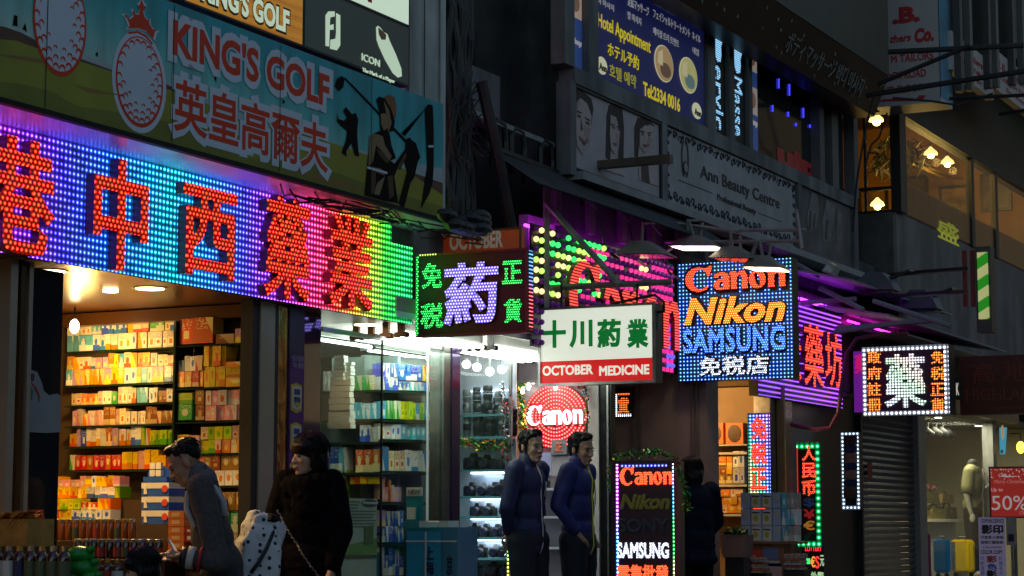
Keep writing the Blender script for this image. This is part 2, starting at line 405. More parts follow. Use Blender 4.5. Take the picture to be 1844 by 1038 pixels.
mb = MB(); mb.box(5.0, 5.1, .2, 2.59, .161, 2.52); obj('side_wall', mb, mat('amber_wall', (.35, .22, .1), .6), b1)
FA = Fac(.08)
BEIGE = mat('beige_steel_post', (.50, .44, .33), .35, .4, .1, 4)
for px0, px1, m in ((14, 27, BEIGE), (33, 41, BROWN), (48, 55, BEIGE)):
    u0, u1, _, _ = FA.mrect(px0, 700, px1, 720)
    mb = MB(FA.M); mb.box(u0, u1, .165, 2.525, -.10, .0); obj('door_post', mb, m, b1)
u0, u1, _, _ = FA.mrect(468, 700, 494, 720)
mb = MB(FA.M); mb.box(u0, u1, .165, 2.525, -.12, .0); obj('shop_pillar', mb, BEIGE, b1)
for px0, px1 in ((456, 467), (495, 503)):
    a, b, _, _ = FA.mrect(px0, 700, px1, 720)
    mb = MB(FA.M); mb.box(a, b, .165, 2.525, -.10, -.01); obj('window_frame', mb, BLACK, b1)
# inner fascia box that hangs behind the soffit edge
mb = MB(Fro(10.55).M)
u0, u1, v0, v1 = Fro(10.55).mrect(120, 520, 460, 569); mb.box(u0, u1 - .02, 2.44, 2.52, -.02, .12); obj('shelf_header', mb, BROWN, b1)

# dark glass panel with a truck's reflection painted on it as flat shapes
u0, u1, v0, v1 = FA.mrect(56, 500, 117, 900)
g = thing('glass_panel', 'dark glass panel with a painted truck reflection and mirrored lettering beside the shop opening', 'glass panel', FA.pt((u0 + u1) / 2, .17))
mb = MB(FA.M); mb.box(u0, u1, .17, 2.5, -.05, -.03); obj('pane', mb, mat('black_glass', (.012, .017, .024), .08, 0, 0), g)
flat('reflected_truck', FA, [PP(FA, [(58, 664), (74, 670), (82, 688), (86, 704), (95, 712), (110, 709), (116, 712), (116, 778), (90, 780), (58, 778)])], -.029, mat('reflected_pale', (.32, .34, .35), .35), g)
text('lettering', 'USU', FA, FA.mrect(54, 672, 67, 686), -.0255, mat('maroon_print', (.12, .02, .02)), g)  # lettering, emblem and stripes are part of the painted reflection
flat('emblem', FA, [PP(FA, [(52, 697), (60, 692), (66, 704), (64, 716), (54, 712)])], -.0255, mat('reflected_green', (.03, .2, .06)), g)
flat('reflected_swoosh', FA, [PP(FA, [(62, 688), (72, 698), (78, 712), (77, 724), (75, 712), (69, 700)]), PP(FA, [(52, 714), (64, 717), (64, 720), (52, 718)])], -.0255, mat('red_print', (.5, .04, .03)), g)

# downlights let into the soffit
for i, (px, py, lab) in enumerate(((90, 488, 'lit round downlight at the left end of the brown soffit'), (270, 519, 'lit round downlight in the soffit under the cyan part of the rainbow sign'), (660, 584, 'lit downlight under the green end of the rainbow sign'))):
    d = ray(px, py); t = (2.53 - EYE.z) / d.z; p = EYE + d * t
    t_ = thing('downlight', lab, 'ceiling light', (p.x, p.y, 2.52), 'downlights in the soffit')
    mb = MB(); mb.lathe([(.085, 2.523), (.085, 2.529), (.10, 2.529)][:2], (p.x, p.y, 0), 20); obj('lens', mb, glow('downlight_lens', (1., .72, .38), 9), t_)
    mb = MB(); mb.lathe([(.105, 2.5255), (.105, 2.5295)], (p.x, p.y, 0), 20); obj('trim_ring', mb, STEEL, t_)
    lamp('downlight_bulb', 'SPOT', (p.x, p.y, 2.50), 9, (1., .62, .28), .05, t_, None, spot=130)

# ================================================================ upper signs of the left building
GP = Fac(-.35); FLATPL[0] = GP
bz = thing('billboard', 'long golf shop billboard with crowned golf ball, red lettering and dark golfer figures', 'billboard', GP.pt(9, 3.22))
_, uR, zB, _ = GP.rect(310, 0, 797, 393); zT = GP.at(795, 187)[1]; zB = GP.at(795, 393)[1]; uL = 5.6
TEAL = bpy.data.materials.new('printed_mural'); TEAL.use_nodes = True
nt = TEAL.node_tree; b = nt.nodes['Principled BSDF']; b.inputs['Roughness'].default_value = .45
uv = nt.nodes.new('ShaderNodeUVMap'); uv.uv_map = 'metres'; sp = nt.nodes.new('ShaderNodeSeparateXYZ'); nt.links.new(uv.outputs[0], sp.inputs[0])
t = M_(nt, 'ADD', M_(nt, 'DIVIDE', M_(nt, 'SUBTRACT', sp.outputs[1], zB), zT - zB), M_(nt, 'MULTIPLY', M_(nt, 'SUBTRACT', sp.outputs[0], 9.0), .10))
cc = ramp(nt, t, [(.25, (.60, .78, .68)), (.55, (.20, .64, .60)), (.8, (.03, .48, .50)), (1., (.012, .40, .46))])
st_ = nt.nodes.new('ShaderNodeTexNoise'); st_.inputs['Scale'].default_value = 1.; st_.inputs['Detail'].default_value = 7; mp_ = nt.nodes.new('ShaderNodeMapping'); mp_.inputs['Scale'].default_value = (7, .9, 1); nt.links.new(uv.outputs[0], mp_.inputs[0]); nt.links.new(mp_.outputs[0], st_.inputs['Vector'])
cc = mixc(nt, 1.0, cc, ramp(nt, st_.outputs[0], [(.35, (.68, .68, .66)), (.6, (1, 1, 1))]), 'MULTIPLY')
nt.links.new(cc, b.inputs['Base Color'])
mb = MB(GP.M); mb.box(uL, uR, zB, zT, -.12, 0); obj('printed_face', mb, TEAL, bz)
mb = MB(GP.M)
for k in range(6): u = uR - .95 - 1.05 * k; mb.box(u, u + .006, zB + .01, zT - .01, .0062, .0066)
obj('panel_seam', mb, mat('dark_seam', (.05, .06, .06), .6, spec=.1), bz)  # dark joints between the printed panels
GRS = [mat('print_grass_a', (.34, .31, .014), .5, 0, .2, 3), mat('print_grass_b', (.21, .21, .01), .5, 0, .2, 3), mat('print_grass_c', (.30, .16, .02), .5, 0, .2, 3), mat('print_earth', (.11, .04, .015), .5), mat('print_pale', (.5, .55, .55), .5)]
bt = lambda px: GP.at(px, 0)[0]
def below(pts):
    q = PP(GP, pts); q = [(max(uL, min(uR, a)), max(zB, b)) for a, b in q]
    return q + [(q[-1][0], zB), (q[0][0], zB)]
flat('print_shore', GP, [below([(-60, 35), (0, 48), (60, 68), (150, 98), (205, 118), (310, 152), (480, 225), (560, 258), (640, 270), (700, 285), (797, 305)])], .0005, GRS[4], bz)
flat('print_ridge', GP, [below([(-60, 38), (10, 49), (40, 60), (80, 82), (150, 108), (200, 126), (300, 152), (420, 212), (500, 240), (560, 268), (640, 280), (700, 296), (797, 330)])], .004, GRS[3], bz)
flat('print_hill', GP, [below([(-60, 66), (30, 74), (80, 92), (160, 116), (240, 142), (330, 170), (450, 225), (540, 240), (620, 265), (720, 300), (797, 352)])], .0075, GRS[0], bz)
flat('print_hill_shade', GP, [below([(-60, 140), (40, 152), (90, 164), (140, 192), (200, 200), (330, 225), (450, 285), (560, 295), (700, 345), (797, 372)])], .011, GRS[1], bz)
flat('print_bunker', GP, [PP(GP, [(-20, 96), (60, 104), (110, 118), (60, 112)]), PP(GP, [(130, 152), (220, 172), (160, 168)]), PP(GP, [(500, 300), (600, 322), (690, 350), (600, 335)])], .0145, GRS[2], bz)
RED = mat('print_red', (.80, .055, .015), .45, noise=.05, spec=.2); PALE = mat('print_grey_white', (.72, .76, .84), .45, noise=.05, spec=.2)
def golf_ball(x0, y0, x1, y1, outline, nm, seed):
    u0, u1, v0, v1 = GP.mrect(x0, y0, x1, y1); cx, cy, rx, ry = (u0 + u1) / 2, (v0 + v1) / 2, (u1 - u0) / 2, (v1 - v0) / 2
    clipv = lambda q: [(a, min(b, zT - .002)) for a, b in q]
    if outline: flat('ball_outline', GP, [clipv(ellipse(cx, cy, rx + .03, ry + .03))], .015, PALE, bz)
    flat('ball_rim', GP, [clipv(ellipse(cx, cy, rx, ry, 40))], .0185, RED, bz)
    flat('ball_face', GP, [clipv(ellipse(cx, cy + ry * .03, rx * .93, ry * .94, 40))], .022, PALE, bz)
    r = random.Random(seed); arcs = []
    for k, (ring, n) in enumerate(((.86, 22), (.70, 16), (.53, 10))):
        for j in range(n):
            a = 360 * (j + .5 * k) / n
            if k == 2 and 40 < a < 200 or k == 1 and 60 < a < 170: continue
            x, y = cx + rx * ring * math.cos(R_(a)), cy + ry * ring * math.sin(R_(a)); q = .085 - .018 * k
            if y > zT - .06: continue
            arcs.append(crescent(x, y, rx * q * 1.3, ry * q, x, y - ry * q * (.55 - .1 * k), rx * q * 1.25, ry * q, 10, 170, 8))
    flat('ball_dimples', GP, arcs, .0255, RED, bz)
golf_ball(58, -60, 155, 138, False, 'a', 1)
golf_ball(207, 66, 293, 230, True, 'b', 2)
cp = [(229, 52), (233, 46), (228, 33), (222, 28), (228, 27), (233, 36), (240, 30), (237, 22), (240, 19), (243, 26), (249, 27), (251, 18), (247, 12), (251, 8), (254, -2), (258, 10), (262, 14), (257, 20), (259, 30), (264, 37), (268, 34), (268, 44), (275, 54), (282, 53), (278, 58), (275, 70), (262, 56), (248, 51)]
cen = (252, 40)
flat('crown_outline', GP, [PP(GP, [(cen[0] + (x - cen[0]) * 1.16, cen[1] + (y - cen[1]) * 1.16 + (0 if y > 0 else 4)) for x, y in cp])], .0150, PALE, bz)
flat('crown', GP, [PP(GP, cp)], .0190, RED, bz)
flat('crown_band', GP, [PP(GP, [(230, 58), (247, 56), (262, 63), (274, 78), (273, 82), (261, 67), (247, 60), (231, 62)])], .0190, RED, bz)
u0 = GP.at(310, 66)[0]; u1 = GP.at(592, 150)[0]; v0 = GP.at(309, 99)[1]; v1 = GP.at(310.7, 32)[1]
text('lettering_outline', "KING'S GOLF", GP, (u0 - .045, u1 + .045, v0 - .045, v1 + .045), .026, PALE, bz, bold=.105, depth=.003)
text('lettering', "KING'S GOLF", GP, (u0, u1, v0, v1), .030, RED, bz, bold=.035, depth=.003)
u0 = GP.at(312, 190)[0]; u1 = GP.at(590, 262)[0]; v0 = GP.at(314, 236)[1]; v1 = GP.at(312, 138)[1]
text('lettering_outline', "英皇高爾夫", GP, (u0 - .05, u1 + .05, v0 - .05, v1 + .05), .026, PALE, bz, bold=.085, depth=.003)
text('lettering', "英皇高爾夫", GP, (u0, u1, v0, v1), .030, RED, bz, bold=.018, depth=.003)
INK = mat('print_dark_brown', (.012, .008, .007), .6, noise=.05, spec=.05); TAN = mat('print_tan', (.26, .15, .06), .5); RUSTP = mat('print_orange_brown', (.24, .075, .015), .5)
# golfers
flat('golf_club', GP, [PP(GP, [(602, 155), (606, 142), (615, 137), (620, 142), (617, 158), (609, 165)]), PP(GP, [(618, 141), (621, 140), (740, 262), (736, 264)])], .026, INK, bz)
flat('golfer_cap', GP, [PP(GP, [(690, 176), (700, 171), (710, 176), (713, 192), (712, 214), (700, 205), (694, 190)])], .026, RUSTP, bz)
flat('golfer', GP, [PP(GP, [(677, 180), (682, 174), (692, 178), (703, 196), (710, 218), (708, 236), (700, 238), (704, 262), (712, 285), (702, 290), (716, 300), (709, 318), (712, 340), (716, 366), (690, 362), (655, 352), (660, 300), (664, 258), (672, 240), (684, 236), (682, 200)]),
    PP(GP, [(706, 300), (728, 270), (731, 250), (738, 248), (742, 262), (733, 280), (712, 306)])], .0295, INK, bz)
flat('golfer_light', GP, [PP(GP, [(664, 246), (672, 240), (688, 246), (692, 262), (704, 282), (700, 290), (686, 272), (676, 262), (670, 292), (662, 300)]), PP(GP, [(690, 182), (699, 198), (704, 222), (698, 240), (696, 214)]), PP(GP, [(664, 300), (684, 304), (694, 312), (690, 316), (666, 306)]), PP(GP, [(678, 330), (692, 318), (682, 352), (672, 350)])], .0335, TAN, bz)
flat('golfer_folds', GP, [PP(GP, [(668, 300), (676, 306), (674, 346), (666, 350)]), PP(GP, [(696, 318), (706, 316), (708, 352), (700, 360)]), PP(GP, [(714, 302), (728, 276), (731, 280), (720, 306)]), PP(GP, [(676, 268), (690, 276), (700, 292), (694, 294), (682, 280)])], .036, mat('print_mid_brown', (.11, .065, .03), .5, spec=.1), bz)
flat('golfer_face', GP, [PP(GP, [(684, 206), (692, 204), (699, 216), (698, 230), (690, 236), (685, 224)])], .036, mat('print_face_tan', (.34, .20, .10), .5, spec=.1), bz)
flat('golfer_belt', GP, [PP(GP, [(660, 300), (696, 310), (696, 314), (660, 304)]), PP(GP, [(770, 262), (779, 262), (779, 266), (770, 266)])], .038, PALE, bz)
flat('golfer_back_leg', GP, [PP(GP, [(737, 250), (748, 258), (756, 284), (752, 290), (745, 320), (738, 330), (726, 378), (717, 366), (732, 310), (726, 290)])], .0295, INK, bz)
flat('golfer_far', GP, [PP(GP, [(764, 196), (770, 188), (778, 190), (779, 204), (780, 240), (780, 300), (778, 330), (772, 350), (757, 376), (762, 340), (768, 300), (766, 240)]), PP(GP, [(766, 196), (722, 240), (728, 246), (724, 238)])], .0295, INK, bz)
flat('golfer_small', GP, [PP(GP, [(617, 200), (622, 193), (628, 200), (632, 206), (640, 204), (644, 216), (642, 240), (644, 268), (646, 282), (638, 280), (632, 258), (622, 274), (624, 282), (614, 276), (622, 252), (624, 236), (612, 226), (606, 218), (606, 204), (608, 214), (618, 218), (624, 212)])], .0295, INK, bz)
flat('bush_print', GP, [PP(GP, [(22, 46), (25, 27), (31, 30), (31, 48)]), PP(GP, [(40, 52), (45, 42), (48, 58)]), PP(GP, [(385, 140), (389, 137), (389, 150)]), PP(GP, [(531, 210), (535, 214), (533, 221)]), PP(GP, [(508, 178), (513, 184), (509, 188)]), PP(GP, [(171, 98), (175, 93), (176, 104)])], .0145, INK, bz)
# ledge under the billboard, lit by the rainbow lamps and an added strip below it
mb = MB(); mb.box(uL, uR + .25, -.335, .03, zB - .03, zB - .008); obj('ledge', mb, mat('white_ledge', (.80, .78, .8), .3, 0, .2, 5), bz)
mb = MB(); mb.box(uL, uR + .1, -.375, -.336, zB - .032, zB - .004); obj('ledge_trim', mb, mat('rusty_black_trim', (.02, .016, .014), .6, 0, .4, 9, spec=.2), bz)

# row of back lit boxes over the billboard
UPL = Fac(-.33)
def lightbox(name, label, pl, box, depth, facem, framem=None, cat='sign', t=.012):
    u0, u1, v0, v1 = box
    g = thing(name, label, cat, pl.pt((u0 + u1) / 2, v0, -depth / 2))
    mb = MB(pl.M); mb.box(u0, u1, v0, v1, -depth, -.004); obj('casing', mb, framem or DARK, g)
    mb = MB(pl.M); mb.box(u0 + t, u1 - t, v0 + t, v1 - t, -.0045, -.001); obj('face', mb, facem, g)
    return g
zA = UPL.at(550, 86)[1]
uA, uB = UPL.at(332, 20)[0], UPL.at(547, 40)[0]
WOOD = mat('wood_print', (.5, .22, .03), .5, noise=0, emit=(.62, .25, .02), es=.42)
nt = WOOD.node_tree; bb = nt.nodes['Principled BSDF']; uv = nt.nodes.new('ShaderNodeUVMap'); uv.uv_map = 'metres'
mp = nt.nodes.new('ShaderNodeMapping'); mp.inputs['Scale'].default_value = (.6, 22, 1); nt.links.new(uv.outputs[0], mp.inputs[0])
nz = nt.nodes.new('ShaderNodeTexNoise'); nz.inputs['Scale'].default_value = 1.6; nz.inputs['Detail'].default_value = 3; nt.links.new(mp.outputs[0], nz.inputs['Vector'])
nt.links.new(ramp(nt, nz.outputs[0], [(.35, (.50, .16, .01)), (.55, (.70, .30, .03)), (.7, (.60, .22, .015))]), bb.inputs['Emission Color'])
g = lightbox('sign_box', 'orange woodgrain light box with white outlined golf shop name above the billboard', UPL, (uA, uB, zA, zA + .9), .2, WOOD)
q0 = UPL.at(362, 3); q1 = UPL.at(520, 62)
bx = (q0[0], q1[0], UPL.at(520, 62)[1], UPL.at(362, -45)[1])
text('lettering_outline', "KING'S GOLF", UPL, (bx[0] - .014, bx[1] + .014, bx[2] - .014, bx[3] + .014), .0005, mat('print_black_green', (.01, .03, .02)), g, bold=.07, depth=.002)
text('lettering', "KING'S GOLF", UPL, bx, .003, glow('backlit_pale_green', (.62, .75, .55), .62), g, bold=.04, depth=.002)
uC, uD = UPL.at(549, 90)[0], UPL.at(737, 160)[0]
zC = UPL.at(617, -2)[1]
BLK = mat('backlit_black', (.01, .016, .016), .3, noise=0, emit=(.03, .045, .04), es=.22)
g = lightbox('sign_box', 'black light box with white emblem, ICON lettering and a pale shoe', UPL, (uB + .005, uD, zA, zC), .2, BLK)
PG = glow('backlit_mint', (.55, .70, .52), .68)
flat('emblem', UPL, [PP(UPL, [(586, 28), (591, 21), (602, 21), (602, 30), (594, 32), (593, 46), (600, 44), (600, 54), (593, 54), (592, 84), (586, 83)]),
    PP(UPL, [(605, 24), (612, 28), (612, 82), (606, 91), (594, 88), (595, 72), (604, 70), (605, 60)])], .0005, PG, g)
flat('shoe', UPL, [PP(UPL, [(677, 50), (680, 47), (684, 50), (690, 58), (697, 62), (701, 74), (712, 98), (722, 124), (723, 138), (716, 140), (707, 132), (693, 108), (682, 84), (678, 72)])], .0005, PG, g)
flat('shoe_opening', UPL, [PP(UPL, [(680, 50), (687, 56), (694, 63), (693, 72), (686, 72), (681, 62)])], .004, mat('print_brown', (.05, .03, .02), emit=(.1, .06, .04), es=.3), g)
text('lettering', 'ICON', UPL, (UPL.at(651, 100)[0], UPL.at(683, 112)[0], UPL.at(651, 109)[1], UPL.at(651, 96)[1]), .0005, PG, g, bold=.0)
text('slogan', 'The Mark of a Player', UPL, (UPL.at(652, 126)[0], UPL.at(710, 146)[0], UPL.at(652, 131)[1], UPL.at(652, 122)[1]), .0005, PG, g, bold=.0)
g = lightbox('sign_box', 'plain pale green light box with a red mark above the black shoe sign', UPL, (UPL.at(560, 0)[0], uD, zC + .005, zC + .9), .2, glow('backlit_mint_b', (.62, .78, .60), .72))
flat('red_mark', UPL, [PP(UPL, [(660, -12), (669, -10), (669, 6), (662, 3)])], .0005, mat('red_print', (.5, .04, .03)), g)
# white painted pier right of the boxes
pr = thing('wall_pier', 'pale painted pier with worn edges between the light boxes and the cables', 'wall', (12.6, 0, 4.2))
a, b = Fac(-.28).at(738, 100)[0], Fac(-.28).at(799, 100)[0]
mb = MB(); mb.box(a, b, -.28, .02, zT + .015, 9); obj('face', mb, mat('pale_render', (.60, .59, .54), .8, 0, .25, 3.5, .3, streak=.45), pr)
mb = MB(Fac(-.3).M); u = Fac(-.3).at(797, 100)[0]; mb.tube([(u, zB + .02, 0), (u, 9, 0)], .022, 10); obj('downpipe', mb, mat('pale_pipe', (.5, .5, .48), .4), pr)
mb = MB(Fac(-.29).M); u2 = Fac(-.29).at(763, 80)[0]; mb.box(u2, u2 + .01, zT + .02, 9, .002, .006); obj('joint', mb, DCONC, pr)

# ================================================================ rainbow sign
LP = Fac(-.005)
rz = thing('rainbow_sign', 'long rainbow lamp sign with five red Chinese characters over the pharmacy', 'LED sign', LP.pt(9.6, 2.53))
z0, z1 = 2.525, 3.205; uE = LP.at(742, 500)[0]; uN = LP.at(705, 400)[0]; zN = LP.at(720, 441)[1]
mb = MB(LP.M); mb.box(5.8, uE + .015, z0, zN, -.025, -.002); mb.box(5.8, uN + .01, zN, z1 + .03, -.025, -.002); obj('panel', mb, DARK, rz)
uu = lambda px: LP.at(px, 400)[0]
stops_px = [(0, (.36, .03, 1.)), (45, (.20, .02, 1.)), (110, (.05, .04, 1.)), (190, (.01, .12, 1.)), (250, (.005, .26, .98)), (310, (.0, .44, .66)), (360, (.008, .24, 1.)), (440, (.05, .05, 1.)), (510, (.40, .03, .95)), (560, (1., .03, .25)), (605, (1., .03, .03)), (640, (1., .38, .01)), (665, (.50, .70, .01)), (695, (.01, .80, .03)), (742, (.0, .70, .16))]
u_a, u_b = uu(0), uu(742)
RB = led('rainbow_lamps', (1, 1, 1), .0345, .0375, .25, 5.8, (.010, .008, .014), stops=[((uu(p) - u_a) / (u_b - u_a), c) for p, c in stops_px], u0=u_a, u1=u_b, vk=.0, halo=.13, white=.16, patch=.5)
rows = MB(LP.M); rows.quad(5.8, uE, z0 + .004, zN, .0); rows.quad(5.8, uN, zN, z1, .0); obj('lamp_field', rows, RB, rz)
_ws = [(0, (1., .0, .22)), (.1, (1., .0, .42)), (.3, (.55, .0, .95)), (.36, (.1, .5, .8)), (.45, (.05, .5, .8)), (.55, (.8, .1, .7)), (.72, (.75, .02, .7)), (.82, (1., .04, .12)), (.9, (.6, .4, .02)), (.95, (.03, .8, .05)), (1, (0, .7, .1))]
mb = MB(LP.M); mb.add([(5.8, z1 + .032, -.022), (uE - .2, z1 + .032, -.022), (uE - .2, z1 + .036, .0), (5.8, z1 + .036, .0)], [(0, 1, 2, 3)]); obj('top_lamps', mb, led('added_ledge_wash', (1, 1, 1), .03, .03, .6, 90, halo=.4, white=.0, stops=_ws, u0=u_a, u1=u_b), rz)  # added glowing strip that tints the ledge above it
REDL = led('red_lamps', (1., .030, .003), .034, .0275, .31, 3.3, (.10, .004, .002), halo=.13, white=.06, stag=True)
RSIDE = mat('red_letter_side', (.16, .012, .03), .35, noise=.1)
for ch, (x0, y0, x1, y1), nm in (('港', (-46, 243, 112, 455), 'harbour'), ('中', (180, 285, 278, 486), ''), ('西', (340, 338, 437, 500), ''), ('藥', (487, 354, 569, 540), ''), ('業', (602, 389, 683, 556), '')):
    q = Fac(-.12); u0, u1, _, _ = q.mrect(x0, y0, x1, y1); xm = (x0 + x1) / 2
    c0, c1 = LP.M, 0
    v1 = q.at(xm, y0)[1]; v0 = q.at(xm, y1)[1]
    mb = MB(LP.M); put(mb, text_src(ch, .020, 0, ext=.05), (u0, u1, v0, v1), .004, .085); obj('character', mb, [REDL, RSIDE], rz)
# loose wiring tangled along the ledge
wr = MB()
for k in range(10):
    r = random.Random(k); x = 9.7 + r.random() * 2.2; pts = []
    for j in range(9):
        pts.append((x + j * .17 * (.6 + r.random() * .5), -.02 - .22 * r.random() - .12, zB - .03 - .07 * r.random() - .02 * math.sin(j)))
    wr.tube(pts, .006, 5)
one('loose_wiring', wr, BLACK, 'black loose wires drooping along the ledge above the rainbow sign', 'cables')

# ================================================================ warm pharmacy: shelves and stock
CART = {}
def CM(key):
    return CART[key]
pal = {'cream': ((.78, .66, .45), (.55, .2, .1), (.25, .12, .05)), 'white': ((.82, .80, .74), (.15, .25, .55), (.2, .1, .1)), 'yellow': ((.85, .62, .10), (.8, .25, .05), (.35, .15, .05)),
       'orange': ((.80, .30, .06), (.85, .7, .3), (.8, .75, .6)), 'green': ((.10, .45, .12), (.75, .75, .5), (.8, .8, .7)), 'red': ((.60, .05, .03), (.85, .7, .4), (.85, .75, .5)),
       'blue': ((.05, .14, .45), (.80, .78, .7), (.8, .8, .8)), 'pink': ((.80, .42, .40), (.75, .7, .6), (.4, .1, .1)), 'lime': ((.60, .62, .12), (.2, .4, .08), (.2, .3, .08)),
       'mauve': ((.55, .38, .55), (.85, .65, .2), (.3, .1, .3)), 'aqua': ((.18, .50, .60), (.85, .85, .8), (.05, .2, .35)), 'grey': ((.45, .43, .38), (.7, .7, .65), (.15, .15, .15)), 'brown': ((.28, .12, .05), (.7, .55, .3), (.7, .6, .4)), 'pale': ((.80, .78, .70), (.72, .30, .12), (.5, .25, .1))}
for k, (a, b, c) in pal.items():
    for kd in range(5): CART[k + str(kd)] = carton('carton_%s_%d' % (k, kd), a, b, c, kd)
_cube = {}
def carton_box(pl, u0, u1, v0, v1, depth, colour, kd, label, group, name='medicine_box', cat='box', w=0.):
    """one shared unit box per print, scaled to size"""
    key = colour + str(kd)
    if key not in _cube:
        me = bpy.data.meshes.new('carton'); bmx = bmesh.new(); bmesh.ops.create_cube(bmx, size=1.0)
        bmesh.ops.translate(bmx, verts=bmx.verts, vec=(0, 0, .5)); bmesh.ops.bevel(bmx, geom=bmx.edges[:], offset=.012, segments=1, affect='EDGES'); bmx.to_mesh(me); bmx.free()
        me.materials.append(CM(key)); _cube[key] = me
    o = bpy.data.objects.new(name, _cube[key]); COL.objects.link(o)
    # carton's local y runs along the plane, x is its depth
    o.location = pl.pt((u0 + u1) / 2, v0, w - depth / 2); o.scale = (depth, u1 - u0, v1 - v0)
    o.rotation_euler = (0, 0, math.atan2(pl.u.y, pl.u.x) + math.pi / 2 + math.pi)
    tag(o, label, cat, group); return o
_lab = {}
def uniq(l):
    _lab[l] = _lab.get(l, 0) + 1
    return l
def fill_row(pl, px0, px1, yt, yb, layers, n, where, group, colours, depth=.12, seed=0, name='medicine_box', noun='medicine box', hvar=.38, run=.45, w=0.):
    r = random.Random(seed); u0, u1, v0, v1 = pl.mrect(px0, yt, px1, yb); H = (v1 - v0) / layers
    for ly in range(layers):
        ws = [.7 + r.random() * .7 for _ in range(n)]; s = sum(ws); x = u0; prev = None; lname = '' if layers == 1 else ('bottom layer, ' if ly == 0 else ('top layer, ' if ly == layers - 1 else 'middle layer, '))
        for i, wd in enumerate(ws):
            ww = wd / s * (u1 - u0)
            if prev is None or r.random() > run: prev = (r.choice(colours), r.randrange(5), 1 - hvar * r.random())
            c, kd, hf = prev
            if ly < layers - 1: hf = .985
            carton_box(pl, x + ww * .015, x + ww * .985, v0 + ly * H, v0 + ly * H + H * hf, depth * (.8 + .2 * r.random()), c, kd,
                       '%s %s, %s from left, %s%s' % (c, noun, ORD[i + 1], lname, where), group, name, w=w - .0 - r.random() * .015)
            x += ww
SH = thing('shelf_unit', 'tall green edged glass shelving full of medicine boxes in the warm pharmacy', 'shelves', (10.7, 1.2, .16))
A = Fro(10.50); B = Fro(10.42)
for (pl, px0, px1, ys) in ((A, 117, 316, (630, 692, 728, 766, 804, 847)), (B, 317, 456, (620, 698, 759, 817, 876))):
    for y in ys:
        u0, u1, v0, v1 = pl.mrect(px0, y, px1, y + 3); mb = MB(pl.M); mb.box(u0, u1, v0, v1, -.17, .004); obj('shelf', mb, GREENGL, SH)
u0, u1, _, _ = A.mrect(117, 700, 318, 710); mb = MB(A.M); mb.box(u0, u1, .17, 2.44, -.22, -.18); obj('back_panel', mb, mat('shelf_back', (.10, .065, .03), .6), SH)
u0, u1, _, _ = B.mrect(316, 700, 456, 710); mb = MB(B.M); mb.box(u0, u1, .17, 2.44, -.24, -.19); obj('back_panel', mb, mat('shelf_back', (.22, .16, .09), .5), SH)
for px in (316,):
    u = B.at(px, 700)[0]; mb = MB(B.M); mb.box(u - .012, u + .004, .17, 2.43, -.18, .014); obj('upright', mb, GREENGL, SH)
u = B.at(450, 700)[0]; mb = MB(B.M); mb.box(u - .005, u + .03, .17, 2.43, -.18, .02); obj('upright', mb, GREENGL, SH)
warm = ['cream', 'cream', 'white', 'pale', 'yellow', 'orange', 'pale', 'pink', 'red', 'mauve']
G1 = 'boxes on the warm pharmacy shelves'
fill_row(A, 119, 315, 571, 629, 2, 17, 'top shelf of the wide warm shelving', G1, ['cream', 'white', 'orange', 'pale', 'mauve', 'green', 'pale', 'aqua'], seed=11)
fill_row(A, 119, 315, 633, 691, 2, 19, 'second shelf of the wide warm shelving', G1, ['yellow', 'white', 'pale', 'cream', 'orange', 'aqua', 'mauve'], seed=12)
fill_row(A, 127, 312, 697, 727, 1, 20, 'third shelf of the wide warm shelving', G1, ['brown', 'white', 'aqua', 'green', 'cream', 'white', 'orange', 'pale'], seed=13)
fill_row(A, 130, 312, 730, 765, 1, 19, 'fourth shelf of the wide warm shelving', G1, ['yellow', 'pink', 'mauve', 'pale', 'brown', 'red', 'orange', 'cream'], seed=14)
fill_row(A, 125, 312, 766, 803, 1, 19, 'fifth shelf of the wide warm shelving', G1, ['lime', 'yellow', 'white', 'mauve', 'brown', 'blue', 'pale'], seed=15)
fill_row(A, 124, 308, 808, 846, 1, 17, 'sixth shelf of the wide warm shelving', G1, ['yellow', 'green', 'red', 'pink', 'blue', 'yellow', 'red'], seed=16)
fill_row(B, 322, 384, 571, 619, 1, 2, 'top shelf of the narrow warm shelving', G1, ['red'], seed=21, hvar=.05)
fill_row(B, 388, 442, 590, 619, 1, 2, 'dim top shelf by the pillar', G1, ['brown', 'mauve'], seed=22)
fill_row(B, 320, 364, 640, 697, 2, 4, 'second shelf of the narrow warm shelving', G1, ['red', 'white', 'orange'], seed=23)
fill_row(B, 366, 404, 622, 697, 2, 4, 'tall second shelf stack', G1, ['yellow'], seed=24, hvar=.05, run=.9)
fill_row(B, 405, 441, 645, 697, 3, 1, 'ochre pile by the pillar', G1, ['orange', 'yellow'], seed=25)
fill_row(B, 320, 346, 700, 757, 2, 1, 'third shelf beside the glass edge', G1, ['green', 'lime'], seed=26)
fill_row(B, 350, 366, 700, 757, 2, 1, 'dark gap of the third shelf', G1, ['brown'], seed=27)
fill_row(B, 368, 440, 702, 757, 2, 6, 'third shelf of the narrow warm shelving', G1, ['pale', 'pink'], seed=28, hvar=.04, run=.4)
fill_row(B, 318, 358, 775, 816, 1, 2, 'fourth shelf of the narrow warm shelving', G1, ['pink', 'yellow'], seed=29)
fill_row(B, 360, 452, 766, 816, 2, 7, 'fourth shelf right of the pink cartons', G1, ['cream', 'lime', 'orange', 'cream'], seed=30, hvar=.1)
fill_row(B, 318, 452, 820, 875, 2, 9, 'fifth shelf behind the young man', G1, ['brown', 'pale', 'orange', 'pale', 'brown'], seed=31, hvar=.1)
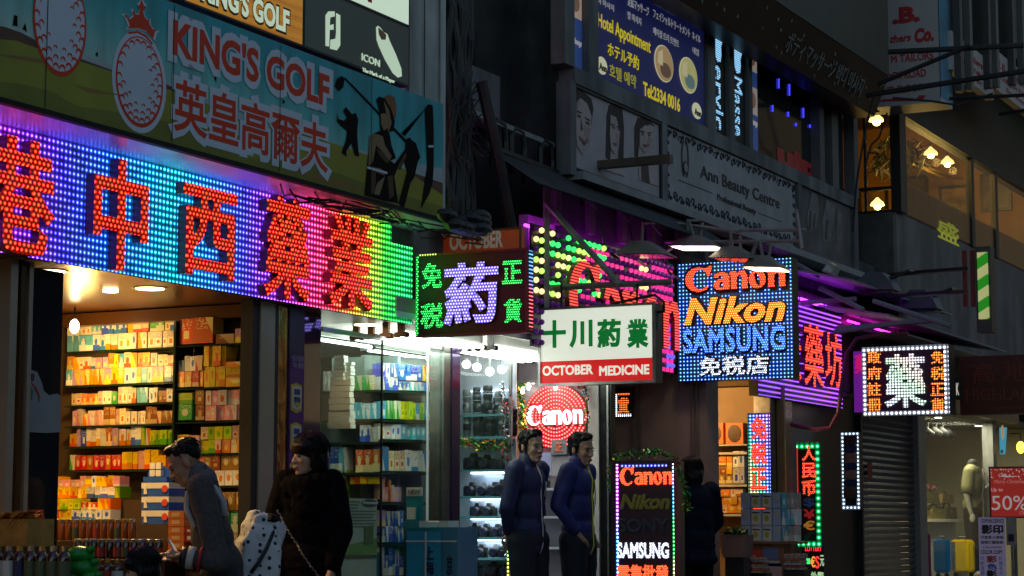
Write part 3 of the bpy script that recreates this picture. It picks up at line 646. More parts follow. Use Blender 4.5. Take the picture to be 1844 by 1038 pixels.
fill_row(A, 116, 250, 858, 898, 2, 13, 'heap on the counter under the shelving', G1, ['yellow', 'yellow', 'pink', 'white', 'lime', 'orange'], seed=32, w=.20)
fill_row(A, 116, 250, 899, 938, 2, 12, 'low heap behind the jars', G1, ['white', 'pale', 'pink', 'lime', 'red', 'yellow'], seed=33, w=.30)
fill_row(B, 308, 330, 880, 915, 3, 1, 'narrow pile right of the blue boxes', G1, ['yellow', 'cream'], seed=34, w=.25)
fill_row(B, 330, 352, 868, 915, 2, 1, 'pale pile under the fifth shelf', G1, ['lime', 'yellow'], seed=35, w=.25)
fill_row(B, 356, 450, 880, 1000, 3, 7, 'lower shelf behind the young man', G1, ['brown', 'cream', 'orange', 'green'], seed=36, w=.05)
# counter the heaps stand on
ct = thing('shop_counter', 'low dark counter under the warm shelving carrying heaps of cartons', 'counter', (10.2, 1.2, .16))
zz = A.at(200, 938)[1]
mb = MB(); mb.box(10.12, 10.32, .3, 1.75, .161, zz - .012); obj('cabinet', mb, mat('dark_wood', (.06, .035, .02), .4), ct)
zc = A.at(200, 898)[1]
mb = MB(); mb.box(10.33, 10.48, .3, 1.72, .161, zc - .012); obj('back_step', mb, mat('dark_wood', (.06, .035, .02), .4), ct)
# stack of blue and white promotional boxes
K = Fro(9.95)
BLUEP = mat('blue_card', (.02, .09, .40), .45); WHP = mat('white_card', (.75, .68, .55), .5); REDP = mat('red_dot', (.65, .06, .03), .5)
for i, (y0, y1) in enumerate(((918, 944), (893, 918), (868, 893))):
    u0, u1, v0, v1 = K.mrect(255, y0, 304, y1)
    t_ = thing('promo_box', '%s blue and white striped gift box with red dot in the counter stack' % ('bottom', 'middle', 'upper')[i], 'box', K.pt((u0 + u1) / 2, v0, -.08), 'blue and white gift boxes')
    mb = MB(K.M); mb.box(u0, u1, v0, v1 - .003, -.16, 0); obj('carton', mb, BLUEP, t_)
    mb = MB(K.M); mb.box(u0, u1 + .001, v0 + (v1 - v0) * .52, v1 - .006, -.161, .002); obj('white_band', mb, WHP, t_)
    flat('dot', K, [ellipse(u1 - .028, v0 + (v1 - v0) * .5, .022, .022, 16)], .0025, REDP, t_)
    flat('bottle_print', K, [[(u0 + .02, v0 + .01), (u0 + .045, v0 + .01), (u0 + .036, v0 + .06), (u0 + .022, v0 + .06)]], .0025, WHP, t_)
u0, u1, v0, v1 = K.mrect(258, 840, 300, 868)
t_ = thing('display_box', 'opened blue display box with small white packs on top of the gift box stack', 'box', K.pt((u0 + u1) / 2, v0, -.06))
flat('back_card', K, [[(u0, v0), (u1, v0), (u1, v0 + .06), (u1 - .02, v0 + .075), (u1 - .04, v1), (u0 + .04, v1), (u0 + .02, v0 + .075), (u0, v0 + .06)]], -.05, BLUEP, t_, .004)
mb = MB(K.M); mb.box(u0, u1, v0, v0 + .03, -.045, 0); obj('tray', mb, BLUEP, t_)
for a in (0, 1):
    for c in (0, 1):
        mb = MB(K.M); x = u0 + .04 + a * .045; y = v0 + .034 + c * .044; mb.box(x, x + .038, y, y + .038, -.04 + .01 * c, -.01); obj('pack', mb, WHP, t_)
# orange and red box stacks
ORC = mat('orange_card', (.75, .20, .03), .5); RDC = mat('crimson_card', (.35, .02, .015), .5)
K2 = Fro(9.55)
for i in range(5):
    u0, u1, v0, v1 = K2.mrect(303, 976 - 14 * i, 331, 990 - 14 * i)
    t_ = thing('orange_box', '%s small orange box in the five high pile by the phone' % ('lowest', 'second lowest', 'middle', 'second highest', 'topmost')[i], 'box', K2.pt((u0 + u1) / 2, v0, -.07), 'orange boxes in a pile')
    mb = MB(K2.M); mb.box(u0, u1, v0, v1 - .002, -.14, 0); obj('carton', mb, ORC, t_)
    mb = MB(K2.M); mb.box(u0 + .025, u1 - .03, v0 + .012, v1 - .012, 0, .001); obj('label_patch', mb, mat('peach_label', (.80, .5, .22)), t_)
for i, (y0, y1) in enumerate(((962, 976), (950, 962))):
    u0, u1, v0, v1 = K2.mrect(332, y0, 357, y1)
    t_ = thing('red_box', '%s crimson box of the pair behind the young man' % ('lower', 'upper')[i], 'box', K2.pt((u0 + u1) / 2, v0, -.07), 'crimson boxes')
    mb = MB(K2.M); mb.box(u0, u1, v0, v1 - .002, -.14, 0); obj('carton', mb, RDC, t_)
    mb = MB(K2.M); mb.box(u0 + .02, u1 - .02, v0 + .012, v1 - .012, 0, .001); obj('label_patch', mb, WHP, t_)
u0, u1, _, v1 = K2.mrect(300, 990, 360, 991)
tb = thing('display_table', 'dark table carrying the orange and crimson box piles', 'table', K2.pt((u0 + u1) / 2, .16, -.1))
mb = MB(K2.M); mb.box(u0, u1, v1 - .04, v1 - .001, -.2, .02); obj('tabletop', mb, mat('dark_wood', (.06, .035, .02), .4), tb)
for a in (u0 + .03, u1 - .05):
    mb = MB(K2.M); mb.box(a, a + .03, .161, v1 - .04, -.12, -.09); obj('leg', mb, DARK, tb)
u0, u1, _, v1 = K.mrect(250, 944, 306, 945)
tb = thing('display_stand', 'dark pedestal under the blue and white gift boxes', 'stand', K.pt((u0 + u1) / 2, .16, -.1))
mb = MB(K.M); mb.box(u0, u1, .161, v1 - .002, -.18, .01); obj('plinth', mb, mat('dark_wood', (.06, .035, .02), .4), tb)
mb = MB(K.M); mb.box(u0 + .01, u1 - .01, .3, v1 - .1, .011, .014); obj('front_panel', mb, BROWN, tb)

# jars and bottles on the pavement table
AMB = mat('amber_honey', (.30, .08, .015), .12, 0, .1, spec=.7, coat=.5); DRK = mat('dark_bottle_glass', (.05, .015, .01), .1, 0, 0, spec=.8, coat=.6); SIL = mat('tin_lid', (.62, .58, .50), .25, .9, .1)
GOLD = mat('gold_lid', (.75, .5, .15), .25, .9, .1); LBR = mat('red_label', (.45, .05, .03), .5); LBW = mat('white_label', (.7, .68, .6), .5); LBG = mat('olive_label', (.10, .12, .05), .5)
def jar_row(X, px0, px1, y0, y1, n, where, group, glassm, lids, labels, neck=False, name='honey_jar', noun='honey jar'):
    pl = Fro(X); u0, u1, v0, v1 = pl.mrect(px0, y0, px1, y1); st = (u1 - u0) / n; H = v1 - v0
    for i in range(n):
        u = u0 + st * (i + .5); r = st * .46; c = pl.pt(u, v0, -r)
        t_ = thing(name, '%s, %s from the left in the %s' % (noun, ORD[i + 1], where), 'jar', c, group)
        mb = MB()
        if neck: mb.lathe([(r, 0), (r, H * .68), (r * .8, H * .78), (r * .52, H * .82), (r * .52, H * .86)], c, 14); lp = [(r * .56, H * .862), (r * .56, H)]
        else: mb.lathe([(r * .92, 0), (r, H * .04), (r, H * .76), (r * .86, H * .83), (r * .86, H * .84)], c, 14); lp = [(r * .93, H * .842), (r * .95, H * .98), (r * .85, H)]
        obj('glass_body', mb, glassm, t_, True)
        mb = MB(); mb.lathe(lp, c, 14); obj('lid', mb, lids[i % len(lids)], t_)
        if labels[i % len(labels)]:
            mb = MB(); mb.lathe([(r * 1.012, H * .14), (r * 1.012, H * .6)], c, 14); obj('label', mb, labels[i % len(labels)], t_)
    return pl, u0, u1, v0
JT = []
JT.append((jar_row(9.15, 77, 240, 935, 974, 13, 'back row of honey jars', 'honey jars in the back row', AMB, [SIL, GOLD], [None, LBR, None, None, LBG, None]), 9.15))
JT.append((jar_row(8.75, 128, 288, 971, 1008, 11, 'middle row of tonic jars', 'tonic jars in the middle row', DRK, [SIL, SIL, mat('blue_lid', (.25, .3, .5), .3, .6)], [LBR, LBG, LBR, LBR, None], name='tonic_jar', noun='dark tonic jar'), 8.75))
JT.append((jar_row(8.4, 160, 214, 1007, 1060, 3, 'short row nearest the street', 'bottles in the short row', DRK, [GOLD], [LBR, LBR, LBW], True, name='tonic_bottle', noun='dark gold capped bottle'), 8.4))
JT.append((jar_row(7.75, -22, 118, 984, 1050, 7, 'near left row of bottles', 'bottles in the near left row', DRK, [GOLD, SIL], [LBW, LBW, mat('navy_label', (.03, .03, .10)), LBG, LBG, LBG, LBG], True, name='medicine_bottle', noun='broad medicine bottle'), 7.75))
tb = thing('jar_stand', 'stepped stand under the rows of honey jars and bottles', 'stand', (8.6, .3, .13))
for (pl, a, b, v0), X in JT:
    mb = MB(pl.M); mb.box(a - .02, b + .05, .132, v0 - .002, -.16, .02); obj('step', mb, mat('dark_wood', (.06, .035, .02), .4), tb)
# big tan carton in cellophane, price card, dark pot
K3 = Fro(7.95); u0, u1, v0, v1 = K3.mrect(-40, 924, 50, 984)
t_ = thing('tan_carton', 'large tan carton wrapped in shiny gold cellophane at the left edge', 'box', K3.pt((u0 + u1) / 2, v0, -.1))
mb = MB(K3.M); mb.box(u0, u1, v0, v1 - .03, -.2, 0); obj('carton', mb, mat('tan_card', (.55, .26, .06), .5, 0, .3, 14), t_)
cel = MB(K3.M)
for k in range(26):
    a = u0 + (u1 - u0) * rnd.random(); h = v1 - .03 + .02 * rnd.random()
    cel.add([(a, h - .06 * rnd.random(), .004), (a + .06, h + .03 * rnd.random(), .012 * rnd.random()), (a + .03, h + .02, -.12), (a - .03, h + .01, -.1 * rnd.random())], [(0, 1, 2, 3)])
obj('cellophane', cel, mat('gold_cellophane', (.75, .38, .10), .12, .7, 0), t_)
mb = MB(K3.M); mb.box(u0 - .02, u1 + .02, .132, v0 - .002, -.22, .01); one('plinth', mb, mat('dark_wood', (.06, .035, .02), .4), 'dark plinth under the large tan carton at the left edge', 'stand')
K4 = Fro(8.3); u0, u1, v0, v1 = K4.mrect(52, 918, 78, 937)
t_ = thing('price_card', 'bright orange handwritten price card standing beside the tan carton', 'price card', K4.pt((u0 + u1) / 2, v0))
mb = MB(K4.M); mb.prism([(u0, v0 + .01), (u1 + .01, v0), (u1 - .003, v1), (u0 - .002, v1 - .002)], 0, .003); obj('card', mb, mat('fluorescent_orange', (.95, .13, .03), .6, noise=0), t_)
text('lettering', '10¥/1', K4, (u0 + .012, u1 - .012, v0 + .015, v1 - .012), .0035, mat('maroon_print', (.12, .02, .02)), t_)
mb = MB(K4.M); mb.tube([((u0 + u1) / 2, v0 - .14, -.004), ((u0 + u1) / 2, v0 + .02, -.004)], .004, 6); obj('stick', mb, DARK, t_)
# green wrapped bundles
GRN = mat('green_plastic_bag', (.01, .33, .03), .3, 0, .3, 8, .4)
K5 = Fro(7.95); u0, u1, v0, v1 = K5.mrect(116, 985, 168, 1060)
for i, (fx, fy, sx, sz) in enumerate(((.35, .80, .075, .045), (.45, .48, .08, .05), (.3, .2, .06, .05), (.75, .15, .055, .055))):
    mb = MB(); c = K5.pt(u0 + (u1 - u0) * fx, v0 + (v1 - v0) * fy, -.04); mb.ell(c, (.07, sx, sz), 14, 9)
    pts = [(c + Vector((0, -.6 * sx, .7 * sz))), (c + Vector((-.01, -1.1 * sx, sz * .6)))]
    mb.tube(pts, .012, 6, .022)
    one('green_bag', mb, GRN, 'shiny green knotted plastic bag, %s in the pile beside the bottles' % ('topmost', 'second from top', 'lower left', 'lower right')[i], 'bag', 'green plastic bags', True)
mb = MB(K5.M); mb.box(u0, u1, .132, v0 - .03, -.14, .01); one('crate', mb, DARK, 'dark crate under the green plastic bags', 'crate')
# lamps inside
p = Fro(10.1).pt(*Fro(10.1).at(134, 588))
t_ = thing('shop_lamp', 'glaring bare bulb lamp hanging at the left of the warm shelving', 'lamp', p)
mb = MB(); mb.ell(p, (.03, .03, .045), 12, 8); obj('bulb', mb, glow('warm_bulb', (1., .75, .4), 30), t_, True)
mb = MB(); mb.tube([p + Vector((0, 0, .045)), Vector((p.x, p.y, 2.52))], .006, 6); obj('cord', mb, BLACK, t_)
lamp('bulb_light', 'POINT', p - Vector((.0, .05, .22)), 20, (1., .58, .16), .06, t_)
for i, (x, y) in enumerate(((9.5, .55), (9.6, 1.3), (8.4, 1.3))):
    t_ = thing('ceiling_spot', ('warm recessed spot lamp near the front of the pharmacy ceiling', 'warm recessed spot lamp near the shelving corner of the pharmacy ceiling', 'warm recessed spot lamp deep inside the pharmacy at left')[i], 'ceiling light', (x, y, 2.51), 'pharmacy ceiling spots')
    mb = MB(); mb.lathe([(.045, 2.515), (.045, 2.5285)], (x, y, 0), 16); obj('lens', mb, glow('warm_bulb_soft', (1., .75, .4), 10), t_)
    lamp('spot_light', 'SPOT', (x, y, 2.49), 70, (1., .61, .20), .07, t_, (0, R_(22 if i < 2 else 0), 0), spot=150)
# ================================================================ second shop: white lit glass front under rows of tubes
b2 = thing('medicine_shop', 'white lit medicine shop with tube lamps over a glass front beside the purple pillar', 'shop', (12.8, 1.5, .16))
PW = mat('white_ceiling', (.72, .74, .70), .35, 0, .08)
mb = MB(); mb.box(11.86, 15.2, -.02, 2.8, 2.56, 2.60); obj('ceiling', mb, PW, b2)
mb = MB(); mb.box(10.62, 15.2, 2.82, 2.9, .161, 2.559); obj('back_wall', mb, mat('pale_green_wall', (.40, .46, .42), .6), b2)
mb = MB(); mb.box(14.55, 14.62, 1.15, 2.81, .161, 2.559); obj('end_wall', mb, mat('grey_green_panel', (.16, .20, .18), .5), b2)
mb = MB(); mb.box(10.62, 10.68, .1, 2.81, .161, 2.525); obj('party_wall', mb, mat('shelf_back', (.22, .16, .09), .5), b2)
mb = MB(); mb.box(11.86, 15.0, -.02, .06, 2.601, 2.70); obj('fascia_trim', mb, mat('tan_trim', (.35, .27, .18), .5), b2)
FB = Fac(.10)
# foil strip, purple poster pillar, dark glossy pier
FOIL = mat('crumpled_gold_foil', (.75, .42, .16), .18, .9, .5, 9, 1.)
u0, u1, _, _ = FB.mrect(500, 700, 517, 710); mb = MB(FB.M); mb.box(u0, u1, .165, 2.52, -.05, 0)
one('foil_panel', mb, FOIL, 'narrow crumpled gold foil panel beside the purple can poster pillar', 'panel')
PURP = mat('purple_poster', (.12, .02, .20), .35, noise=.08)
u0, u1, _, _ = FB.mrect(518, 700, 545, 710)
pp = thing('poster_pillar', 'purple poster pillar printed with a column of yellow cans', 'pillar', FB.pt((u0 + u1) / 2, .165))
mb = MB(FB.M); mb.box(u0, u1, .165, 2.52, -.12, .01); obj('pillar', mb, mat('dark_purple_paint', (.05, .025, .07), .4), pp)
_, _, vb, vt = FB.mrect(518, 640, 545, 1040); mb = MB(FB.M); mb.box(u0 + .003, u1 - .003, vb, vt, .0102, .013); obj('poster', mb, PURP, pp)
w = u1 - u0
YEL = mat('can_yellow', (.72, .52, .06), .4); CANW = mat('can_cream', (.75, .72, .58), .4); CANB = mat('can_blue', (.04, .06, .25), .4)
for (y0, y1) in ((690, 745), (761, 816), (832, 887), (903, 958), (974, 1029)):
    _, _, a, b = FB.mrect(518, y0, 545, y1); c = (u0 + u1) / 2 - .01; h = w * .36
    q = [(c - h, a + .02), (c, a), (c + h, a + .02), (c + h, b - .015), (c, b), (c - h, b - .015)]
    flat('can_edge', FB, [q], .0135, YEL, pp); flat('can_body', FB, [[(c + (x - c) * .8, a + .02 + (y - a) * .80) for x, y in q]], .017, CANW, pp)
    flat('can_mark', FB, [[(c - h * .5, b - .075), (c + h * .5, b - .075), (c + h * .5, b - .04), (c - h * .5, b - .04)]], .021, CANB, pp)
    flat('can_flower', FB, [ellipse(c + h * .1, a + .07, h * .5, .032, 12)], .021, YEL, pp)
    text('lettering', '營養', FB, (c - h * .55, c + h * .55, b - .125, b - .09), .021, CANB, pp, bold=.01)
text('heading', '保健\n專櫃', FB, FB.mrect(521, 641, 543, 664), .0135, mat('lilac_print', (.4, .3, .45)), pp, bold=.0)
FG = Fac(.18)
u0, u1, _, _ = FG.mrect(546, 700, 577, 710)
mb = MB(FG.M); mb.box(u0, u1, .165, 2.555, -.25, 0)
one('glossy_pier', mb, mat('glossy_plum_pier', (.05, .02, .07), .06, 0, .1, 2, spec=1., coat=1.), 'dark glossy plum pier reflecting the street beside the shop glass', 'pillar')
# glass front
FS = Fac(.22)
uL_, uM, uT, uR2 = [FS.mrect(a, 760, a + 1, 761)[0] for a in (578, 686, 769, 795)]
gf = thing('shop_window', 'tall frameless glass shop window of the white lit medicine shop', 'window', FS.pt(uM, .165))
for a, b in ((uL_, uM - .004), (uM + .004, uT - .004), (uT + .004, uR2)):
    mb = MB(FS.M); mb.box(a, b, .165, 2.42, -.012, 0); obj('pane', mb, GLASS, gf)
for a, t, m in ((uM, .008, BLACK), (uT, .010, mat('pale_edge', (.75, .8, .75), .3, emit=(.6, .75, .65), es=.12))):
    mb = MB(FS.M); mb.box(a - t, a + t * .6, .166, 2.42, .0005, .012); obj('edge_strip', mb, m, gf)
mb = MB(FS.M); mb.box(uL_, uR2, 2.421, 2.45, -.02, .01); obj('top_rail', mb, STEEL, gf)
a, _, _, _ = FS.mrect(795, 760, 796, 761); b = FS.mrect(822, 760, 823, 761)[0]
mb = MB(FS.M); mb.box(a, a + (b - a) * .45, .165, 2.555, -.1, .02); one('steel_post', mb, mat('dull_steel', (.22, .23, .22), .35, .9, .2, 12), 'brushed steel post at the right end of the medicine shop glass', 'post')
mb = MB(FS.M); mb.box(a + (b - a) * .48, b, .165, 2.555, -.1, .03)
pj = one('reflecting_pillar', mb, mat('violet_glossy_metal', (.12, .08, .2), .15, .7, .1), 'violet glossy metal pillar left of the lens cabinet', 'pillar')
# tube lamps
TUBE = glow('cold_tube', (.93, 1., .88), 5.5); HOLD = mat('tube_holder', (.20, .09, .03), .5)
def tube_fix(x0, x1, y, z, lab, holder, twin=True):
    t_ = thing('tube_lamp', lab, 'tube lamp', ((x0 + x1) / 2, y, z), 'tube lamps under the white ceiling')
    for s in ((-.036, .036) if twin else (0,)):
        mb = MB(); mb.tube([(x0 + .03, y + s, z), (x1 - .03, y + s, z)], .0135, 10); obj('tube', mb, TUBE, t_, True)
        for xx, dx in ((x0, .035), (x1 - .035, .035)):
            mb = MB(); mb.tube([(xx, y + s, z), (xx + dx, y + s, z)], .020, 10); obj('end_cap', mb, HOLD if holder else BLACK, t_, True)
    mb = MB(); mb.box(x0, x1, y - .02, y + .02, z + .03, 2.558); obj('batten', mb, WHITE, t_)
    mb = MB(); mb.box(x0 - .004, x0 + .02, y - .024, y + .024, z - .012, 2.5585); obj('holder', mb, HOLD if holder else WHITE, t_)
    if twin: mb = MB(); mb.box(x0 - .002, x0 + .018, y - .045, y + .045, z - .014, z + .010); obj('crossbar', mb, HOLD if holder else WHITE, t_)
for k, yy in enumerate((.10, .233, .366, .50)):
    tube_fix(12.12 + .02 * k, 13.30, yy, 2.462, 'twin tube lamp with rusty brown holder, %s from the street' % ORD[k + 1], True)
for k, yy in enumerate((.05, .20, .36)):
    tube_fix(13.36, 14.62, yy, 2.462, 'bare twin tube lamp over the lens window, %s from the street' % ORD[k + 1], False)
for k, (x0, x1, yy) in enumerate(((11.9, 13.0, .85), (13.1, 14.1, 1.0), (11.9, 13.0, 1.5))):
    tube_fix(x0, x1, yy, 2.47, ('tube lamp inside the glass near the pier', 'tube lamp inside the glass over the blue boxes', 'tube lamp deepest inside the medicine shop')[k], False, False)
lamp('tube_light', 'AREA', (12.75, .33, 2.40), 9, (.84, 1., .80), 1.0, b2, (0, 0, 0), .5)
lamp('tube_light', 'AREA', (12.9, 1.0, 2.44), 15, (.80, 1., .78), 1.2, b2, (0, R_(18), 0), 1.2)

# stock behind the glass
G2 = 'boxes in the white lit medicine shop'
C1 = Fro(12.75)
# hanging bundles of white paper bags
PAPER = mat('white_paper', (.66, .70, .62), .7, 0, .12, 12)
for i, (x0, y0, x1, y1) in enumerate(((592, 683, 632, 772), (600, 640, 622, 690), (612, 652, 633, 700), (594, 668, 612, 720), (590, 742, 634, 772))):
    pl = Fro(12.2 + .03 * i); u0, u1, v0, v1 = pl.mrect(x0, y0, x1, y1)
    mb = MB(pl.M); n = 8
    for k in range(n):
        h = (v1 - v0) / n; o = .012 * rnd.random(); mb.box(u0 + o, u1 - .012 * rnd.random(), v0 + k * h, v0 + (k + .88) * h, -.05, .01 * rnd.random())
    one('paper_bundle', mb, PAPER, 'bundle of folded white paper bags, %s of the heap behind the glass' % ('largest', 'tall narrow one', 'upper right one', 'left edge one', 'lowest one')[i], 'paper', 'paper bag bundles')
# shelving behind, seen frontally, and angled unit at right
s2 = thing('shelf_unit', 'dim glass shelving behind the paper bundles in the white lit shop', 'shelves', (12.9, 1.2, .165))
for y in (704, 756, 797, 852, 900, 960):
    u0, u1, v0, v1 = C1.mrect(578, y, 684, y + 4); mb = MB(C1.M); mb.box(u0, u1, v0, v1, -.2, .01); obj('shelf', mb, GREENGL, s2)
u0, u1, _, _ = C1.mrect(570, 700, 690, 701); mb = MB(C1.M); mb.box(u0, u1, .17, 2.4, -.25, -.21); obj('back_panel', mb, mat('grey_green_panel', (.16, .20, .18), .5), s2)
fill_row(C1, 640, 672, 676, 703, 1, 3, 'top shelf behind the paper bundles', G2, ['orange', 'green'], seed=41, hvar=.02, run=.95, name='cosmetic_box', noun='cosmetic box')
fill_row(C1, 580, 604, 656, 704, 1, 3, 'dim top shelf beside the plum pier', G2, ['grey', 'white'], seed=42, name='cosmetic_box', noun='cosmetic box')
fill_row(C1, 626, 684, 724, 755, 1, 7, 'second shelf behind the paper bundles', G2, ['blue', 'yellow', 'white', 'aqua'], seed=43, hvar=.1, name='cosmetic_box', noun='cosmetic box')
fill_row(C1, 648, 684, 765, 796, 1, 4, 'third shelf behind the paper bundles', G2, ['white', 'grey', 'white'], seed=44, name='cosmetic_box', noun='cosmetic box')
fill_row(C1, 577, 622, 790, 851, 1, 6, 'fourth shelf behind the dark haired woman', G2, ['blue', 'white', 'aqua', 'blue'], seed=45, name='cosmetic_box', noun='cosmetic box')
fill_row(C1, 602, 622, 838, 899, 2, 3, 'fifth shelf behind the dark haired woman', G2, ['lime', 'aqua', 'white'], seed=46, name='cosmetic_box', noun='cosmetic box')
fill_row(C1, 640, 684, 800, 851, 1, 3, 'fourth shelf in the dim corner', G2, ['brown', 'red'], seed=47, name='cosmetic_box', noun='cosmetic box')
fill_row(C1, 630, 682, 858, 872, 1, 3, 'dim fifth shelf with yellow tickets', G2, ['yellow'], seed=48, hvar=.05, run=1, name='cosmetic_box', noun='cosmetic box')
o_ = FS.at(686, 760)
C2 = Pl(FS.pt(o_[0] + .22, 0, -.62), (math.cos(R_(-26)), math.sin(R_(-26)), 0))
s3 = thing('shelf_unit', 'angled glass shelving of blue and white cartons behind the right pane', 'shelves', C2.pt(.3, .17))
rows3 = (652, 705), (720, 757), (764, 793), (806, 850), (862, 905), (918, 978), (985, 1038)
for (a, b) in rows3:
    u0, u1, v0, v1 = C2.mrect(687, b, 789, b + 5); mb = MB(C2.M); mb.box(u0, u1, v0, v1, -.2, .012); obj('shelf', mb, GREENGL, s3)
u0, u1, _, _ = C2.mrect(684, 700, 795, 701); mb = MB(C2.M); mb.box(u0, u1, .17, 2.4, -.26, -.21); obj('back_panel', mb, mat('grey_green_panel', (.16, .20, .18), .5), s3)
fill_row(C2, 688, 718, 654, 703, 2, 4, 'top shelf behind the right pane', G2, ['white', 'blue'], seed=51, hvar=.02, name='cosmetic_box', noun='cosmetic box')
fill_row(C2, 719, 785, 658, 686, 1, 6, 'blue poster row behind the right pane', G2, ['yellow', 'blue', 'blue', 'blue'], seed=52, hvar=.02, run=.1, name='cosmetic_box', noun='cosmetic box')
fill_row(C2, 719, 785, 688, 704, 1, 10, 'low top shelf row behind the right pane', G2, ['aqua', 'blue', 'aqua', 'pale'], seed=53, hvar=.05, name='cosmetic_box', noun='cosmetic box')
fill_row(C2, 688, 787, 723, 756, 1, 14, 'second shelf behind the right pane', G2, ['white', 'lime', 'green', 'blue', 'aqua', 'orange'], seed=54, hvar=.08, name='cosmetic_box', noun='cosmetic box')
fill_row(C2, 688, 788, 762, 792, 1, 11, 'third shelf behind the right pane', G2, ['white', 'white', 'blue', 'aqua', 'pale', 'white'], seed=55, hvar=.15, name='cosmetic_box', noun='cosmetic box')
fill_row(C2, 688, 786, 802, 849, 1, 10, 'fourth shelf behind the right pane', G2, ['white', 'cream', 'white', 'pale'], seed=56, hvar=.35, name='cosmetic_box', noun='cosmetic box')
fill_row(C2, 690, 724, 862, 904, 1, 6, 'fifth shelf behind the right pane', G2, ['white', 'mauve', 'red', 'pink'], seed=57, name='cosmetic_box', noun='cosmetic box')
fill_row(C2, 688, 728, 918, 977, 2, 6, 'sixth shelf behind the right pane', G2, ['white', 'mauve', 'blue', 'white'], seed=58, hvar=.1, name='cosmetic_box', noun='cosmetic box')
fill_row(C2, 688, 728, 985, 1037, 1, 6, 'bottom shelf behind the right pane', G2, ['white', 'grey', 'blue'], seed=59, name='cosmetic_box', noun='cosmetic box')
# green leaflet poster, teal leaflet stand, blue cartons in front
PO = Fac(.10); u0, u1, v0, v1 = PO.mrect(606, 898, 676, 1055)
pg = thing('leaflet_poster', 'pale green advertising poster with a green logo at waist height before the glass', 'poster', PO.pt((u0 + u1) / 2, v0))
mb = MB(PO.M); mb.box(u0, u1, v0, v1, 0, .01); obj('sheet', mb, mat('pale_green_print', (.42, .58, .34), .4), pg)
_, _, a, b = PO.mrect(606, 970, 676, 1000); flat('grass_print', PO, [[(u0 + .003, a), (u1 - .003, a + .01), (u1 - .003, b), ((u0 + u1) / 2, b - .03), (u0 + .003, b - .05)]], .0105, mat('bright_green_print', (.12, .38, .05), .4), pg)
_, _, a, b = PO.mrect(606, 1000, 676, 1006); flat('dark_band', PO, [[(u0 + .003, a), (u1 - .003, a), (u1 - .003, b), (u0 + .003, b)]], .0145, mat('dark_green_print', (.02, .12, .03), .4), pg)
uu0, uu1, a, b = PO.mrect(648, 899, 677, 914); flat('logo', PO, [ellipse((uu0 + uu1) / 2, (a + b) / 2, (uu1 - uu0) / 2, (b - a) / 2, 20)], .0105, mat('dark_green_print', (.02, .12, .03), .4), pg)
text('logo_lettering', 'Ocuvital', PO, (uu0 + .01, uu1 - .01, a + .02, b - .015), .0145, WHITE, pg)
for k in range(9):
    _, _, a, b = PO.mrect(606, 903 + k * 5.6, 676, 905.5 + k * 5.6); e = u1 - .02 if k > 2 else u0 + (u1 - u0) * .55
    flat('print_line', PO, [[(u0 + .02, a), (e - .02 * (k % 3), a), (e - .02 * (k % 3), b), (u0 + .02, b)]], .0105, mat('grey_green_ink', (.16, .24, .14)), pg)
uu0, uu1, a, b = PO.mrect(653, 946, 668, 982); flat('box_print', PO, [[(uu0, a), (uu1, a + .01), (uu1, b), (uu0, b - .01)]], .0165, mat('olive_print', (.12, .22, .06)), pg)
K6 = Fro(12.62); u0, u1, v0, v1 = K6.mrect(731, 878, 761, 952)
lf = thing('leaflet_rack', 'teal leaflet rack with a white header against the shop glass', 'rack', K6.pt((u0 + u1) / 2, v0))
TEALP = mat('teal_card', (.01, .22, .22), .45)
mb = MB(K6.M); mb.box(u0, u1, v0, v1 - .06, -.01, 0); obj('board', mb, TEALP, lf)
mb = MB(K6.M); mb.box(u0 + .004, u1 - .004, v1 - .062, v1, -.009, .002); obj('header', mb, WHP, lf)
mb = MB(K6.M); mb.box(u0 + .01, u1 - .03, v0 + .01, v0 + .06, .001, .04); obj('pocket', mb, TEALP, lf)
mb = MB(K6.M); mb.box(u0 + .02, u1 - .05, v0 + .065, v0 + .15, .005, .02); obj('leaflets', mb, WHP, lf)
text('lettering', 'NEW', K6, (u0 + .02, u1 - .02, v1 - .05, v1 - .015), .0025, mat('grey_ink', (.2, .2, .2)), lf, bold=0)
K7 = Fro(12.30); u0, u1, v0, v1 = K7.mrect(732, 950, 823, 1050)
bc = thing('blue_carton', 'large cyan carton with white ribbon cross beside the medicine shop window', 'box', K7.pt((u0 + u1) / 2, v0))
CY_ = mat('cyan_card', (.03, .34, .50), .45, noise=.08)
sp_ = u0 + (u1 - u0) * .68
mb = MB(K7.M); mb.box(u0, sp_, v0, v1, -.3, 0); obj('carton', mb, CY_, bc)
mb = MB(K7.M); mb.box(sp_ + .002, u1, v0, v1, -.3, -.01); obj('side_carton', mb, mat('teal_blue_card', (.06, .24, .34), .45), bc)
mb = MB(K7.M); mb.box(u0, sp_, v1 - .025, v1 - .001, .0005, .003); obj('dark_edge', mb, TEALP, bc)
mb = MB(K7.M); c = u0 + (u1 - u0) * .39; _, _, rv, _ = K7.mrect(732, 974, 823, 975); mb.box(c - .006, c + .006, v0, v1 - .03, .0035, .007); mb.box(u0 - .001, u1 + .001, rv - .005, rv + .005, .0075, .010); obj('ribbon', mb, WHITE, bc)
text('lettering', '上\n海', K7, K7.mrect(764, 984, 782, 1036), .0005, mat('navy_ink', (.01, .02, .06)), bc, bold=.02)
text('lettering', '京', K7, K7.mrect(803, 1000, 814, 1036), -.0095, mat('navy_ink', (.01, .02, .06)), bc, bold=.02)
u0, u1, v0, v1 = K7.mrect(752, 938, 802, 950)
